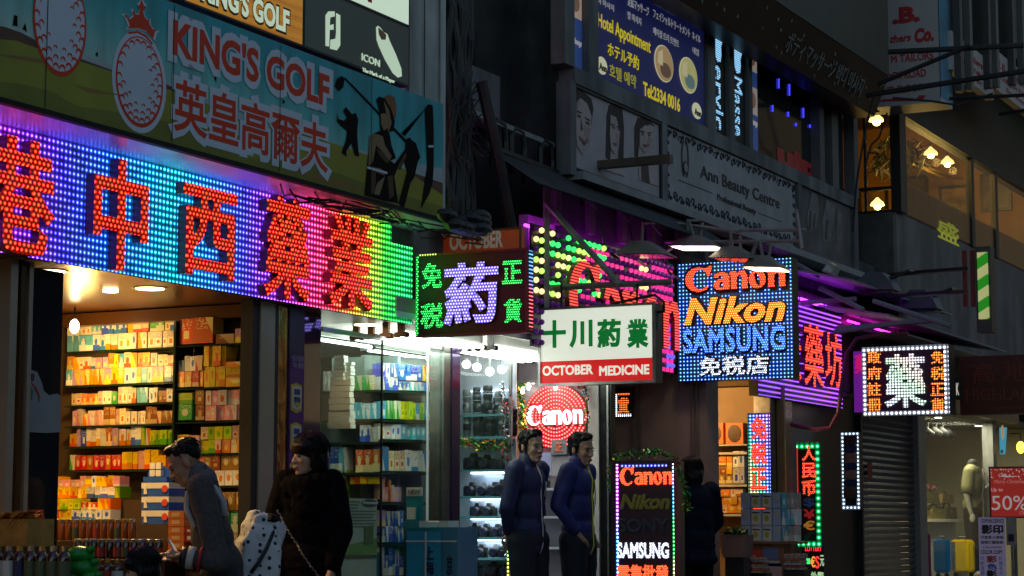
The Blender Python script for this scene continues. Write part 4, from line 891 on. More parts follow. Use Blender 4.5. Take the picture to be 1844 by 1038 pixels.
for i in range(3):
    a = u0 + (u1 - u0) * i / 3; mb = MB(K7.M); mb.box(a, a + (u1 - u0) / 3.1, v0 + .001, v1 - .01 * (i % 2), -.2, -.02 - .01 * i)
    one('white_pack', mb, WHP, 'small white pack lying on the cyan carton, %s from the left' % ORD[i + 1], 'box', 'white packs on the cyan carton')

# ================================================================ camera shop: lens cabinet and round lit sign window
cs = thing('camera_shop', 'camera shop front with lens cabinet, round red sign window and pale pillar', 'shop', (15, 1.2, .16))
L1 = Fro(14.05); CSW = mat('camera_shop_white', (.62, .62, .66), .45)
mb = MB(); mb.box(13.4, 17.9, -.02, 6, 2.601, 3.05); obj('upper_wall', mb, mat('brown_fascia', (.20, .12, .07), .5), cs)
mb = MB(); mb.box(14.9, 17.2, .02, 3, 2.50, 2.585); obj('ceiling', mb, mat('brown_ceiling', (.16, .11, .08), .4), cs)
u0, u1, _, _ = L1.mrect(822, 800, 922, 801)
lc = thing('display_cabinet', 'lit lens and camera display cabinet with glass shelves between steel posts', 'cabinet', L1.pt((u0 + u1) / 2, .165))
mb = MB(L1.M); mb.box(u0 - .1, u1 - .07, .17, 2.5, -.22, -.20); obj('back_panel', mb, mat('cool_white_panel', (.5, .55, .65), .4), lc)
mb = MB(L1.M); mb.box(u0 - .12, u0 - .10, .17, 2.5, -.22, 0); obj('side_panel', mb, CSW, lc)
mb = MB(L1.M); mb.box(u0, u1, .17, 2.44, 0.0, .008); obj('pane', mb, GLASS, lc)
CAB = (746, 786, 846, 894, 930, 968, 1005)
for y in CAB:
    a, b, v0, v1 = L1.mrect(822, y, 920, y + 4); mb = MB(L1.M); mb.box(a, b - .06, v0, v1, -.20, -.01); obj('shelf', mb, mat('aqua_shelf_glass', (.10, .28, .30), .1, emit=(.1, .3, .35), es=.12), lc)
u_a, u_b, _, _ = L1.mrect(821, 700, 826, 701)
for px in (822, 919):
    a, b, _, _ = L1.mrect(px, 700, px + 5, 701); mb = MB(L1.M); mb.box(a, b, .17, 2.5, .009, .03); obj('frame_post', mb, STEEL, lc)
COOL = (.75, .85, 1.)
for k, y in enumerate((700, 850, 898, 934, 972)):
    a, b, v0, v1 = L1.mrect(828, y, 915, y + 2)
    mb = MB(L1.M); mb.box(a, b - .06, v0, v0 + .006, -.19, -.18); obj('light_strip', mb, glow('cool_strip', COOL, 8), lc)
    lamp('strip_light', 'AREA', L1.pt((a + b) / 2, v0 - .012, -.10), 1.3 if k else .8, COOL, .5, lc, (0, 0, 0), .2)
LENSM = mat('lens_barrel', (.025, .025, .028), .35, .2, .1, spec=.6); LENSG = mat('lens_grey', (.22, .22, .22), .4, .3); FRNT = mat('lens_front', (.02, .02, .05), .05, 0, 0, spec=1., coat=1.)
r = random.Random(5); nl = 0
for row, (yb, hs) in enumerate(((786, (40, 60)), (746, (28, 52)))):
    n = 9 if row else 8
    for i in range(n):
        px = 829 + 86 * (i + .5) / n; h = r.randint(*hs); rr = .030 + .012 * r.random()
        a = L1.at(px, yb)[0]; vb = L1.at(870, yb)[1] + .002; vt = L1.at(870, yb - h)[1]; H = vt - vb; dpt = -.06 - .08 * (i % 2); c = L1.pt(a, vb, dpt)
        t_ = thing('camera_lens', '%s camera lens standing upright, %s from the left on the %s cabinet shelf' % ('black' if i % 3 else 'grey', ORD[i + 1], 'second' if row == 0 else 'top'), 'lens', c, 'lenses in the cabinet')
        mb = MB(); mb.lathe([(rr * .8, 0), (rr * .8, H * .08), (rr * .92, H * .1), (rr * .92, H * .42), (rr * .84, H * .44), (rr * .84, H * .55), (rr, H * .58), (rr, H * .9), (rr * .9, H)], c, 14); obj('barrel', mb, LENSG if i % 3 == 0 else LENSM, t_, True)
        mb = MB(); mb.lathe([(rr * .93, H * .20), (rr * .96, H * .24), (rr * .96, H * .36), (rr * .93, H * .40)], c, 14); obj('focus_ring', mb, mat('ribbed_rubber', (.012, .012, .012), .8), t_)
        mb = MB(); mb.lathe([(rr * 1.01, H * .70), (rr * 1.01, H * .715)], c, 14); obj('red_ring' if i % 2 else 'white_ring', mb, REDP if i % 2 else WHITE, t_)
def camera_thing(pl, px, yb, s, w, label, body=BLACK):
    u = pl.at(px, yb)[0]; v = pl.at(px, yb)[1] + .002; c = pl.pt(u, v, w)
    t_ = thing('camera', label, 'camera', c, 'cameras on the cabinet shelves')
    mb = MB(pl.M); W_, H_, D_ = .065 * s, .075 * s, .035 * s
    mb.prism([(u - W_, v), (u + W_, v), (u + W_, v + H_ * .85), (u + W_ * .8, v + H_), (u + W_ * .35, v + H_), (u + W_ * .22, v + H_ * 1.35), (u - W_ * .22, v + H_ * 1.35), (u - W_ * .35, v + H_), (u - W_ * .8, v + H_), (u - W_, v + H_ * .85)], w - D_, w); obj('body', mb, body, t_)
    mb = MB(); cc = pl.pt(u, v + H_ * .5, w)
    mb.M = Matrix.Translation(cc) @ pl.M.to_3x3().to_4x4(); rr = .036 * s
    mb.tube([(0, 0, .001), (0, 0, .03 * s), (0, 0, .05 * s)], rr, 14); obj('lens', mb, LENSM, t_, True)
    mb = MB(mb.M); mb.tube([(0, 0, .051 * s), (0, 0, .053 * s)], rr * .8, 14); obj('lens_front', mb, FRNT, t_)
    mb = MB(pl.M); mb.box(u + W_ * .45, u + W_ * .72, v + H_ * 1.01, v + H_ * 1.08, w - D_ * .6, w - D_ * .3); obj('shutter_button', mb, STEEL, t_)
for row, yb in enumerate((846, 894, 930, 968, 1005, 1040)):
    n = (4, 4, 3, 4, 4, 4)[row]
    for i in range(n):
        camera_thing(L1, 832 + 78 * (i + .5) / n + r.uniform(-4, 4), yb, 1.0 + .3 * r.random(), -.07 - .04 * r.random(), 'black camera, %s from the left on the %s shelf of the lit cabinet' % (ORD[i + 1], ORD[row + 3]), BLACK if r.random() < .8 else mat('silver_body', (.4, .4, .42), .35, .6))
    if row > 0:
        for k in range(2):
            px = 850 + 45 * k; u = L1.at(px, yb)[0]; v = L1.at(px, yb)[1] + .004
            pl2 = MB(L1.M); pl2.prism([(u - .11, v), (u + .11, v), (u + .09, v + .03), (u, v + .055), (u - .08, v + .035)], -.18, -.172)
            one('display_plate', pl2, mat('cool_white_plate', (.6, .68, .8), .3), 'white curved display plate, %s one behind the cameras on the %s shelf' % (('left', 'right')[k], ORD[row + 3]), 'plate', 'display plates in the cabinet')
# tinsel garlands
LEAFG = mat('foil_green', (.02, .30, .05), .2, .7, .2); LEAFY = mat('foil_gold', (.75, .5, .05), .2, .8, .2); LEAFS = mat('foil_silver', (.7, .7, .75), .18, .9, .2); LEAFR = mat('foil_red', (.5, .02, .02), .2, .7, .2)
def tinsel(name, label, pts, rad, n, mats, size=.02, seed=0):
    rr = random.Random(seed); mb = MB(); pts = [Vector(p) for p in pts]
    for k in range(len(pts) - 1):
        d = pts[k + 1] - pts[k]
        for i in range(n):
            p = pts[k] + d * rr.random(); q = Vector((rr.gauss(0, 1), rr.gauss(0, 1), rr.gauss(0, 1))).normalized() * rad * (.3 + .7 * rr.random()) + p
            a = Vector((rr.gauss(0, 1), rr.gauss(0, 1), rr.gauss(0, 1))).normalized() * size; e = Vector((rr.gauss(0, 1), rr.gauss(0, 1), rr.gauss(0, 1))).normalized() * size * .45
            mb.mi = rr.randrange(len(mats)); mb.add([q - a, q + e, q + a, q - e], [(0, 1, 2, 3)])
    mb.mi = 0; mb.tube(pts, .005, 5)
    return one(name, mb, mats, label, 'garland')
LW = Fro(13.98)
tinsel('garland', 'gold, red and green tinsel garland draped across the lens cabinet', [LW.pt(*LW.at(x, y)) for x, y in ((824, 792), (838, 800), (850, 794), (865, 806), (880, 796), (900, 808), (916, 800))], .05, 60, [LEAFG, LEAFY, LEAFR, LEAFG], .018, 1)
tinsel('garland', 'silver tinsel strand hanging down the right edge of the lens cabinet', [LW.pt(*LW.at(x, y)) for x, y in ((906, 690), (911, 740), (908, 800), (913, 860), (909, 920), (914, 1000))], .05, 75, [LEAFS, LEAFS, LEAFG, LEAFR], .016, 2)
lx = LW.at(918, 900)[0]
mb = MB(LW.M); _, _, a, b = LW.mrect(915, 855, 920, 1045); mb.quad(lx - .012, lx + .012, a, b, .03)
mb.box(lx - .013, lx + .013, a, b, .015, .029)
tag(obj('lamp_strip', mb, [led('strip_lamps', (1, 1, 1), .024, .03, 0.31, 3.64, stops=[(0, (1., .7, .05)), (.3, (.1, .8, .15)), (.55, (.0, .6, .35)), (.8, (.05, .45, 1.)), (1, (.1, .5, 1.))], u0=lx + a, u1=lx + b, vk=1.)], None), 'vertical strip of coloured lamps on the cabinet edge beside the left man', 'LED strip')
# bulbs and pale lamp bar above the cabinet
for i, (px, py) in enumerate(((848, 660), (871, 668), (893, 664), (829, 655))):
    c = LW.pt(*LW.at(px, py), -.1)
    t_ = thing('globe_lamp', 'bright globe lamp over the lens cabinet, %s' % ('under the tube lamps', 'lowest of the row', 'nearest the tinsel', 'leftmost')[i], 'lamp', c, 'globe lamps over the cabinet')
    mb = MB(); mb.ell(c, (.035, .035, .035), 12, 8); obj('globe', mb, glow('globe_soft', (1., .92, .78), 5), t_, True)
    mb = MB(); mb.tube([c + Vector((0, 0, .03)), Vector((c.x, c.y, 2.46))], .012, 8); obj('neck', mb, STEEL, t_)

# round red sign window
Q = Fro(14.75); u0, u1, v0, v1 = Q.mrect(930, 690, 1060, 1050)
wd = thing('round_sign_window', 'window with a red ringed round lamp sign reading Canon behind two men', 'sign', Q.pt((u0 + u1) / 2, .165))
mb = MB(Q.M); mb.box(u0, u1, .17, 2.49, -.06, -.04); obj('backboard', mb, mat('pinkish_board', (.30, .27, .30), .5), wd)
mb = MB(Q.M); mb.box(u0, u1, v1 - .005, v1 + .03, -.039, .02); obj('lamp_rail', mb, STEEL, wd)
cu, cv = Q.at(999, 750); rU = abs(Q.at(1057, 750)[0] - Q.at(942, 750)[0]) / 2; rV = abs(Q.at(999, 692)[1] - Q.at(999, 808)[1]) / 2
mring = bpy.data.materials.new('red_ring_lamps'); mring.use_nodes = True; nt = mring.node_tree; bb = nt.nodes['Principled BSDF']; bb.inputs['Base Color'].default_value = (.12, .005, .005, 1)
uv = nt.nodes.new('ShaderNodeUVMap'); uv.uv_map = 'metres'; sp = nt.nodes.new('ShaderNodeSeparateXYZ'); nt.links.new(uv.outputs[0], sp.inputs[0])
x_ = M_(nt, 'DIVIDE', M_(nt, 'SUBTRACT', sp.outputs[0], cu), rU); y_ = M_(nt, 'DIVIDE', M_(nt, 'SUBTRACT', sp.outputs[1], cv), rV)
rr_ = M_(nt, 'SQRT', M_(nt, 'ADD', M_(nt, 'MULTIPLY', x_, x_), M_(nt, 'MULTIPLY', y_, y_))); NR = 9
an = M_(nt, 'ARCTAN2', y_, x_)
ri = M_(nt, 'FLOOR', M_(nt, 'MULTIPLY', rr_, NR)); fr_ = M_(nt, 'SUBTRACT', M_(nt, 'FRACT', M_(nt, 'MULTIPLY', rr_, NR)), .5)
na = M_(nt, 'ROUND', M_(nt, 'MULTIPLY', M_(nt, 'ADD', ri, .5), 8.0))
fa = M_(nt, 'MULTIPLY', M_(nt, 'SUBTRACT', M_(nt, 'FRACT', M_(nt, 'MULTIPLY', M_(nt, 'DIVIDE', an, 6.28318), na)), .5), .8)
dd = M_(nt, 'SQRT', M_(nt, 'ADD', M_(nt, 'MULTIPLY', fr_, fr_), M_(nt, 'MULTIPLY', fa, fa)))
st = M_(nt, 'ADD', MR(nt, dd, .15, .38, 1, 0), MR(nt, M_(nt, 'ABSOLUTE', fr_), .1, .5, .16, .02))
nt.links.new(M_(nt, 'MULTIPLY', st, 5.0), bb.inputs['Emission Strength']); bb.inputs['Emission Color'].default_value = (1., .03, .025, 1)
nt.links.new(mixc(nt, MR(nt, dd, 0, .2, .35, 0), (1., .03, .03), (1., .8, .7)), bb.inputs['Emission Color'])
mb = MB(Q.M); mb.prism(ellipse(cu, cv, rU, rV, 48), -.039, -.01); obj('ringed_disc', mb, mring, wd)
q = (Q.at(949, 750)[0], Q.at(1050, 750)[0], Q.at(1000, 766)[1], Q.at(1000, 730)[1])
wordmark('wordmark_edge', Q, (q[0] - .015, q[1] + .015, q[2] - .015, q[3] + .015), -.0095, mat('wordmark_red_edge', (.4, .01, .01), .4), wd, .003, .03)
wordmark('wordmark', Q, q, .0, glow('wordmark_white', (.80, .88, 1.), 2.6), wd, .012)
def paper(px0, py0, px1, py1, m, w_=-.0395, nm='notice'):
    mb = MB(Q.M); a, b, c, d = Q.mrect(px0, py0, px1, py1); mb.box(a, b, c, d, w_, w_ + .003); return obj(nm, mb, m, wd)
paper(966, 784, 990, 818, mat('pink_paper', (.75, .28, .28), .6)); paper(992, 792, 1020, 819, mat('grey_paper', (.22, .25, .26), .6), -.008); paper(931, 773, 944, 800, mat('cream_paper', (.6, .57, .5), .6))
paper(972, 815, 990, 856, mat('blue_paper', (.4, .48, .75), .6), -.030); paper(990, 822, 1024, 858, mat('grey_paper_b', (.45, .43, .45), .6), -.036)
text('lettering', '正', Q, Q.mrect(999, 798, 1013, 813), -.004, mat('stamp_orange', (.7, .12, .04), emit=(.8, .1, .02), es=.3), wd)
mb = MB(Q.M); a, b, c, d = Q.mrect(973, 838, 988, 851)
for i in range(3):
    for j in range(4): mb.box(a + (b - a) * (j + .1) / 4, a + (b - a) * (j + .85) / 4, c + (d - c) * (i + .1) / 3, c + (d - c) * (i + .8) / 3, -.0265, -.0255)
obj('swatch_grid', mb, mat('violet_print', (.25, .2, .6), .5), wd)
mb = MB(Q.M); a, b, c, d = Q.mrect(930, 880, 1060, 884); mb.box(a, b, c, d, -.039, .16); obj('sill', mb, CSW, wd)
mb = MB(Q.M); a, b, c, d = Q.mrect(930, 930, 1060, 934); mb.box(a, b, c, d, -.039, .16); obj('sill', mb, CSW, wd)
mb = MB(Q.M); a, b, c, d = Q.mrect(930, 985, 1060, 989); mb.box(a, b, c, d, -.039, .16); obj('sill', mb, CSW, wd)
for i, (px, yb) in enumerate(((978, 880), (988, 880), (980, 930), (984, 985))):
    camera_thing(Q, px, yb, .8, .1, 'small camera on the sill shelves between the two men, number %s downward' % ORD[i + 1])
lamp('window_light', 'AREA', Q.pt((u0 + u1) / 2, v1 - .02, .12), 3.5, (1., .9, .85), .5, wd, (0, 0, 0), .1)
for px in (947, 958, 1006):
    c = Q.pt(*Q.at(px, 697 if px > 950 else 704), .06); mb = MB(); mb.ell(c, (.018, .018, .03), 10, 8); obj('spot_bulb', mb, glow('globe_white', (1., .92, .78), 14), wd, True)
QQ = Fro(14.68)
tinsel('garland', 'green and gold tinsel framing the left side of the round sign window', [QQ.pt(*QQ.at(x, y)) for x, y in ((940, 694), (936, 715), (943, 735), (938, 760), (944, 770))], .05, 60, [LEAFG, LEAFY, LEAFY, LEAFG], .02, 3)
tinsel('garland', 'thin green tinsel hanging at the right side of the round sign window', [QQ.pt(*QQ.at(x, y)) for x, y in ((1040, 694), (1054, 700), (1057, 730), (1056, 790))], .03, 40, [LEAFG, LEAFR, LEAFS], .018, 4)
a, b, _, _ = Q.mrect(1061, 800, 1080, 801); mb = MB(Q.M); mb.box(a, b, .165, 2.5, -.08, .02); obj('pale_pillar', mb, mat('pale_pillar_paint', (.68, .62, .58), .45), cs)
a, b, _, _ = Q.mrect(1081, 800, 1101, 801); mb = MB(Q.M); mb.box(a, b, .165, 2.5, -.08, .0); obj('dark_post', mb, mat('dark_gloss', (.02, .018, .02), .12, .2), cs)
a, b, _, _ = Q.mrect(1094, 800, 1097, 801); mb = MB(Q.M); mb.box(a, b, .165, 2.5, .001, .015); obj('steel_edge', mb, STEEL, cs)
BW = Fro(16.9)
a, b, _, _ = BW.mrect(1085, 800, 1272, 801); mb = MB(BW.M); mb.box(a, b, .165, 3.1, -.3, 0); obj('plain_wall', mb, mat('brown_pink_wall', (.30, .19, .16), .55, 0, .12), cs)
for px in (1140, 1152, 1248, 1256): 
    a = BW.at(px, 800)[0]; mb = MB(BW.M); mb.box(a, a + .02, .166, 3.0, .0005, .02); obj('wall_batten', mb, mat('brown_batten', (.18, .13, .115), .5), cs)
# small orange lamp sign on the plain wall
BS = Fro(16.85); u0, u1, v0, v1 = BS.mrect(1106, 698, 1139, 752)
g = lightbox('lamp_sign', 'small dark lamp sign with one orange character on the plain brown wall', BS, (u0, u1, v0, v1), .05, BLACK, cat='LED sign')
ORL = led('orange_lamps', (1., .16, .01), .016, .020, 0.31, 2.6, (.03, .004, 0), halo=.12, white=.1)
WHL = led('white_lamps', (.8, .86, 1.), .020, .020, 0.292, 3.64, white=.5)
text('character', '貨', BS, BS.mrect(1112, 716, 1134, 746), .001, ORL, g, bold=.05)
mb = MB(BS.M); mb.quad(*BS.mrect(1112, 708, 1134, 713), .002); obj('lamp_row', mb, ORL, g)
mb = MB(BS.M); mb.quad(u0 + .012, u0 + .034, v0 + .01, v1 - .06, .002); mb.quad(u0 + .04, u1 - .012, v0 + .01, v0 + .03, .002); obj('border_lamps', mb, WHL, g)
# ================================================================ hanging signs
def hang_sign(label, pl, px, depth, name='hanging_sign', cat='sign', body=BLACK):
    u0, u1, v0, v1 = pl.mrect(*px)
    g = thing(name, label, cat, pl.pt((u0 + u1) / 2, v0, -depth / 2))
    mb = MB(pl.M); mb.box(u0, u1, v0, v1, -depth, 0); obj('casing', mb, body, g)
    return g, u0, u1, v0, v1
# --- green and violet medicine sign
S1 = Fro(12.14, 2)
MAR = mat('maroon_panel', (.06, .008, .014), .4, noise=.05)
g, u0, u1, v0, v1 = hang_sign('dark maroon lamp sign with a violet medicine character between green characters', S1, (751, 454, 950, 603), .10, cat='LED sign')
mb = MB(S1.M); mb.box(u0 + .012, u1 - .012, v0 + .012, v1 - .012, .0005, .004); obj('face', mb, MAR, g)
mb = MB(S1.M); mb.frame(u0 - .004, u1 + .004, v0 - .004, v1 + .004, .0045, .014, .016); obj('rim', mb, mat('maroon_rim', (.22, .02, .03), .35), g)
GRL = led('green_lamps', (.0, .95, .10), .0165, .0165, 0.31, 2.86, (.0, .03, .005), halo=.10, white=.22, stag=True)
for ch, r_ in (('免', (760, 474, 797, 520)), ('税', (758, 546, 799, 592)), ('正', (905, 470, 941, 512)), ('貨', (908, 538, 941, 582))):
    text('character', ch, S1, S1.mrect(*r_), .006, GRL, g, bold=.028, depth=.004)
VIO = led('violet_lamps', (.22, .16, 1.), .0215, .0215, 0.292, 3.12, (.18, .12, .3), halo=.30, white=.42, stag=True, stops=[(0, (.9, .55, .12)), (.12, (.9, .5, .1)), (.2, (.24, .16, 1.)), (.5, (.22, .14, 1.)), (.62, (.25, .16, 1.)), (.66, (.9, .6, .14)), (.74, (.3, .2, 1.)), (1, (.25, .18, 1.))], u0=S1.at(800, 530)[0], u1=S1.at(900, 530)[0], vk=.35 )
bxx = S1.mrect(802, 474, 900, 586)
text('big_character', '葯', S1, bxx, .006, [VIO, mat('pale_violet_side', (.4, .35, .5), .5)], g, bold=.03, depth=.03)
mb = MB(S1.M); mb.quad(u0, u0 + .018, v0 + .01, v1 - .01, .0155); obj('edge_lamps', mb, GRL, g)
mb = MB(S1.M); mb.quad(u0 + .02, u0 + .16, v1 - .014, v1 + .003, .0155); obj('top_lamps', mb, led('yellow_green_lamps', (.5, .7, .02), .02, .02, 0.292, 2.08), g)
E_ = Pl(S1.pt(u1 + .0005, 0, 0), (1, 0, 0))
mb = MB(E_.M); mb.quad(.02, .085, v0 + .02, v1 - .01, .001); obj('side_lamps', mb, led('side_lamps', (1, 1, 1), .016, .026, 0.327, 2.34, stops=[(0, (1., .05, .05)), (.55, (1., .05, .08)), (.7, (.1, .3, 1.)), (1., (.1, .5, 1.))], u0=v0 + .0, u1=v1, vk=1.), g)
# --- old orange board half hidden behind it
S0 = Fro(12.65, 2); u0, u1, v0, v1 = S0.mrect(783, 416, 938, 470)
g = thing('old_sign', 'faded orange red board with pale OCTOBER lettering behind the maroon sign', 'sign', S0.pt((u0 + u1) / 2, v0))
mb = MB(S0.M); mb.box(u0, u1, v0, v1, -.06, 0); obj('board', mb, mat('faded_vermilion', (.55, .10, .035), .55, 0, .15, 6, emit=(.6, .08, .02), es=.10), g)
mb = MB(S0.M); mb.frame(u0 - .006, u1 + .006, v0 - .006, v1 + .006, .0005, .012, .014); obj('frame', mb, mat('rust_rim', (.15, .04, .02), .5), g)
OLD = mat('pale_lettering', (.62, .60, .50), .6, emit=(.6, .55, .4), es=.10)
text('lettering', 'OCTOBER', S0, S0.mrect(810, 418, 906, 449), .001, OLD, g, bold=.03)
text('lettering', 'MEDICINE', S0, S0.mrect(806, 453, 915, 482), .001, OLD, g, bold=.03)
# --- white October sign
S2 = Fro(13.93, 1); 
g, u0, u1, v0, v1 = hang_sign('white and red light box reading OCTOBER MEDICINE with green characters above', S2, (971, 551, 1180, 692), .14, cat='light box', body=mat('grey_steel_case', (.12, .12, .12), .35, .5))
mb = MB(S2.M); mb.frame(u0 - .003, u1 + .003, v0 - .004, v1 + .004, .0005, .02, .02); obj('frame', mb, mat('worn_aluminium', (.4, .4, .4), .3, .8, .3, 12), g)
vm = S2.at(1075, 648)[1]
WL = glow('lit_white_panel', (.80, .84, .70), .78); RL = glow('lit_red_panel', (.72, .012, .012), .62); GL_ = glow('lit_green_print', (.0, .20, .03), .55)
mb = MB(S2.M); mb.box(u0 + .018, u1 - .018, vm, v1 - .016, .0005, .006); obj('white_panel', mb, WL, g)
mb = MB(S2.M); mb.box(u0 + .018, u1 - .018, v0 + .016, vm - .0005, .0005, .006); obj('red_panel', mb, RL, g)
for ch, r_ in (('十', (979, 577, 1020, 627)), ('川', (1026, 577, 1068, 627)), ('葯', (1076, 575, 1119, 627)), ('業', (1126, 575, 1170, 627))):
    text('character', ch, S2, S2.mrect(*r_), .0065, GL_, g, bold=.042)
text('lettering', 'OCTOBER', S2, S2.mrect(978, 658, 1069, 676), .0065, WL, g, bold=.03)
text('lettering', 'MEDICINE', S2, S2.mrect(1080, 658, 1170, 676), .0065, WL, g, bold=.03)
SD = Pl(S2.pt(u1 + .001, 0, 0), (1, 0, 0)); text('side_lettering', '十\n川', SD, (.03, .09, v1 - .20, v1 - .06), .001, mat('grey_print', (.25, .25, .25)), g)
# its steel bracket
BK = Fro(14.0); ST2 = mat('old_galvanised_bar', (.30, .28, .25), .55, .4, .35, 9)
g = thing('sign_bracket', 'weathered steel bracket with a diagonal brace holding the white October sign', 'bracket', BK.pt(*BK.at(990, 520)))
def bar(pl, p, q, r, m, parent, nm='bar', w=0., n=4):
    a, b = pl.at(*p), pl.at(*q); mb = MB(pl.M); mb.tube([(a[0], a[1], w), (b[0], b[1], w)], r, n); return obj(nm, mb, m, parent)
bar(BK, (985, 519), (1209, 508), .024, ST2, g, 'arm'); bar(BK, (988, 366), (1122, 514), .024, ST2, g, 'brace', .06); bar(BK, (986, 318), (985, 560), .03, ST2, g, 'upright', .02)
bar(BK, (966, 470), (984, 520), .018, ST2, g, 'strut', .01)
for px in (1014, 1150): bar(BK, (px, 512), (px, 556), .008, DARK, g, 'hanger', .03, 6)
mb = MB(BK.M); mb.tube([BK.at(1110, 548) + (.05,), BK.at(1150, 540) + (.06,), BK.at(1185, 533) + (.06,), BK.at(1200, 545) + (.05,), BK.at(1198, 562) + (.03,), BK.at(1185, 562) + (.0,)], .011, 8); obj('cable', mb, BLACK, g)

# --- purple bulb board with the maker's red word
PB = Fac(-.10)
pa, pb = PB.at(958, 500)[0], PB.at(1212, 560)[0]; zt, zb = PB.at(958, 402)[1], PB.at(1212, 668)[1]
g = thing('bulb_board', 'wide purple and green bulb board with red Canon lamp letters behind the October sign', 'LED sign', PB.pt((pa + pb) / 2, zb))
mb = MB(PB.M); mb.box(pa, pb, zb, zt, -.02, -.004); obj('panel', mb, mat('purple_black_panel', (.03, .012, .04), .4), g)
mb = MB(PB.M); nx, ny = 29, 12; du, dv = (pb - pa) / nx, (zt - zb) / ny
MAG = glow('magenta_cell', (.95, .02, .26), 1.1); PUR = glow('purple_bulb', (.16, .02, .28), .16); YGR = glow('yellow_green_bulb', (.35, .70, .10), 2.2); GRB = glow('green_bulb', (.03, .75, .12), 2.2); BLB = glow('blue_bulb', (.12, .10, .8), 1.4)
r = random.Random(3)
cells = MB(PB.M); bulbs = MB(PB.M)
mats_b = [PUR, YGR, GRB, BLB, glow('amber_bulb', (.8, .6, .25), 2.0)]
for i in range(nx):
    for j in range(ny):
        u, v = pa + du * (i + .5), zb + dv * (j + .5); f = i / nx
        if f < .24 and j > 4: k = r.choice((1, 1, 2, 2, 4, 0)) if r.random() < .9 else 0
        elif f < .48 and j > 5: k = r.choice((2, 2, 0, 0, 1))
        elif .72 < f < .78 and j in (8, 10): k = 4
        elif f > .9 and j < 5: k = 3
        else: k = 0
        if f > .3 and r.random() < .4 + f * .6: cells.box(u - du * .36, u + du * .36, v - dv * .72, v - dv * .28, -.0035, .0 + .004 * f)
        bulbs.mi = k; bulbs.ell((u, v, .012), (.024, .024, .022), 8, 5)
obj('backlit_cells', cells, MAG, g); o = obj('bulbs', bulbs, mats_b, g, True); o['kind'] = 'stuff'
CAL = led('canon_red_lamps', (1., .03, .012), .021, .024, 0.344, 2.34, (.10, .004, .004), halo=.15, white=.18)
xa, xb = PB.at(1006, 510)[0], PB.at(1206, 560)[0]
wordmark('wordmark', PB, (xa, xb, PB.at(1030, 605)[1], PB.at(1030, 470)[1]), .05, [CAL, RSIDE], g, .04)
mb = MB(PB.M); mb.tube([(pa, zt - .012, -.06), (pb, zt - .012, -.06)], .012, 8); t_ = thing('neon_tube', 'hidden violet tube added behind the purple bulb board to light the wall', 'neon tube', PB.pt((pa + pb) / 2, zt + .03)); obj('tube', mb, glow('added_violet_glow', (.50, .02, .70), 12), t_, True)  # unseen tube added behind the panel edge to colour the wall above
mb = MB(PB.M)
for f in (.1, .5, .9): mb.box(pa + (pb - pa) * f, pa + (pb - pa) * f + .03, zt - .03, zt + .006, -.10, -.021)
obj('clip', mb, BLACK, t_)
# --- blue four line sign
S3 = Fro(16.75, 1)
g, u0, u1, v0, v1 = hang_sign('blue dotted lamp sign listing Canon, Nikon and SAMSUNG over white characters', S3, (1220, 470, 1428, 684), .16, cat='LED sign')
BLL = led('blue_field_lamps', (.02, .24, 1.), .0335, .0335, 0.22, 3.2, (.004, .008, .02), halo=.05, white=.45)
mb = MB(S3.M); mb.quad(u0 + .004, u1 - .004, v0 + .004, v1 - .004, .002); obj('lamp_field', mb, BLL, g)
def pads(rows, m, w0=.003, w1=.012):
    mb = MB(S3.M)
    for r_ in rows: a, b, c, d = S3.mrect(*r_); mb.box(a, b, c, d, w0, w1)
    obj('backing', mb, m, g)
RO = led('red_orange_lamps', (1., .06, .008), .0205, .0205, 0.344, 2.86, (.08, .006, .002), halo=.25, white=.10, stag=True)
OR = led('amber_lamps', (1., .26, .008), .0205, .0205, 0.344, 2.86, (.09, .025, .002), halo=.25, white=.12, stag=True)
BL2 = led('bright_blue_lamps', (.03, .20, 1.), .0205, .0205, 0.344, 2.86, (.005, .02, .10), halo=.25, white=.25, stag=True)
WH2 = led('cold_white_lamps', (.72, .80, 1.), .0205, .0205, 0.344, 2.34, (.05, .05, .08), halo=.2, white=.5, stag=True)
OUTL = mat('dark_letter_edge', (.01, .006, .012), .5)
wordmark('word_backing', S3, (lambda b: (b[0] - .02, b[1] + .02, b[2] - .02, b[3] + .02))(S3.mrect(1237, 479, 1416, 523)), .003, OUTL, g, .006, .04)
wordmark('wordmark', S3, S3.mrect(1237, 479, 1416, 523), .02, [RO, OUTL], g, .02, .012)
for body, r_, m, bo, sh in (('Nikon', (1234, 534, 1416, 583), OR, .042, .25), ('SAMSUNG', (1232, 590, 1416, 635), BL2, .032, 0), ('免税店', (1261, 642, 1386, 676), WH2, .022, 0)):
    b = S3.mrect(*r_); text('word_backing', body, S3, (b[0] - .015, b[1] + .015, b[2] - .015, b[3] + .015), .003, OUTL, g, bold=bo + .06, shear=sh, sp=1.06)
    text('lettering', body, S3, b, .02, [m, OUTL], g, bold=bo, shear=sh, depth=.015, sp=1.06)
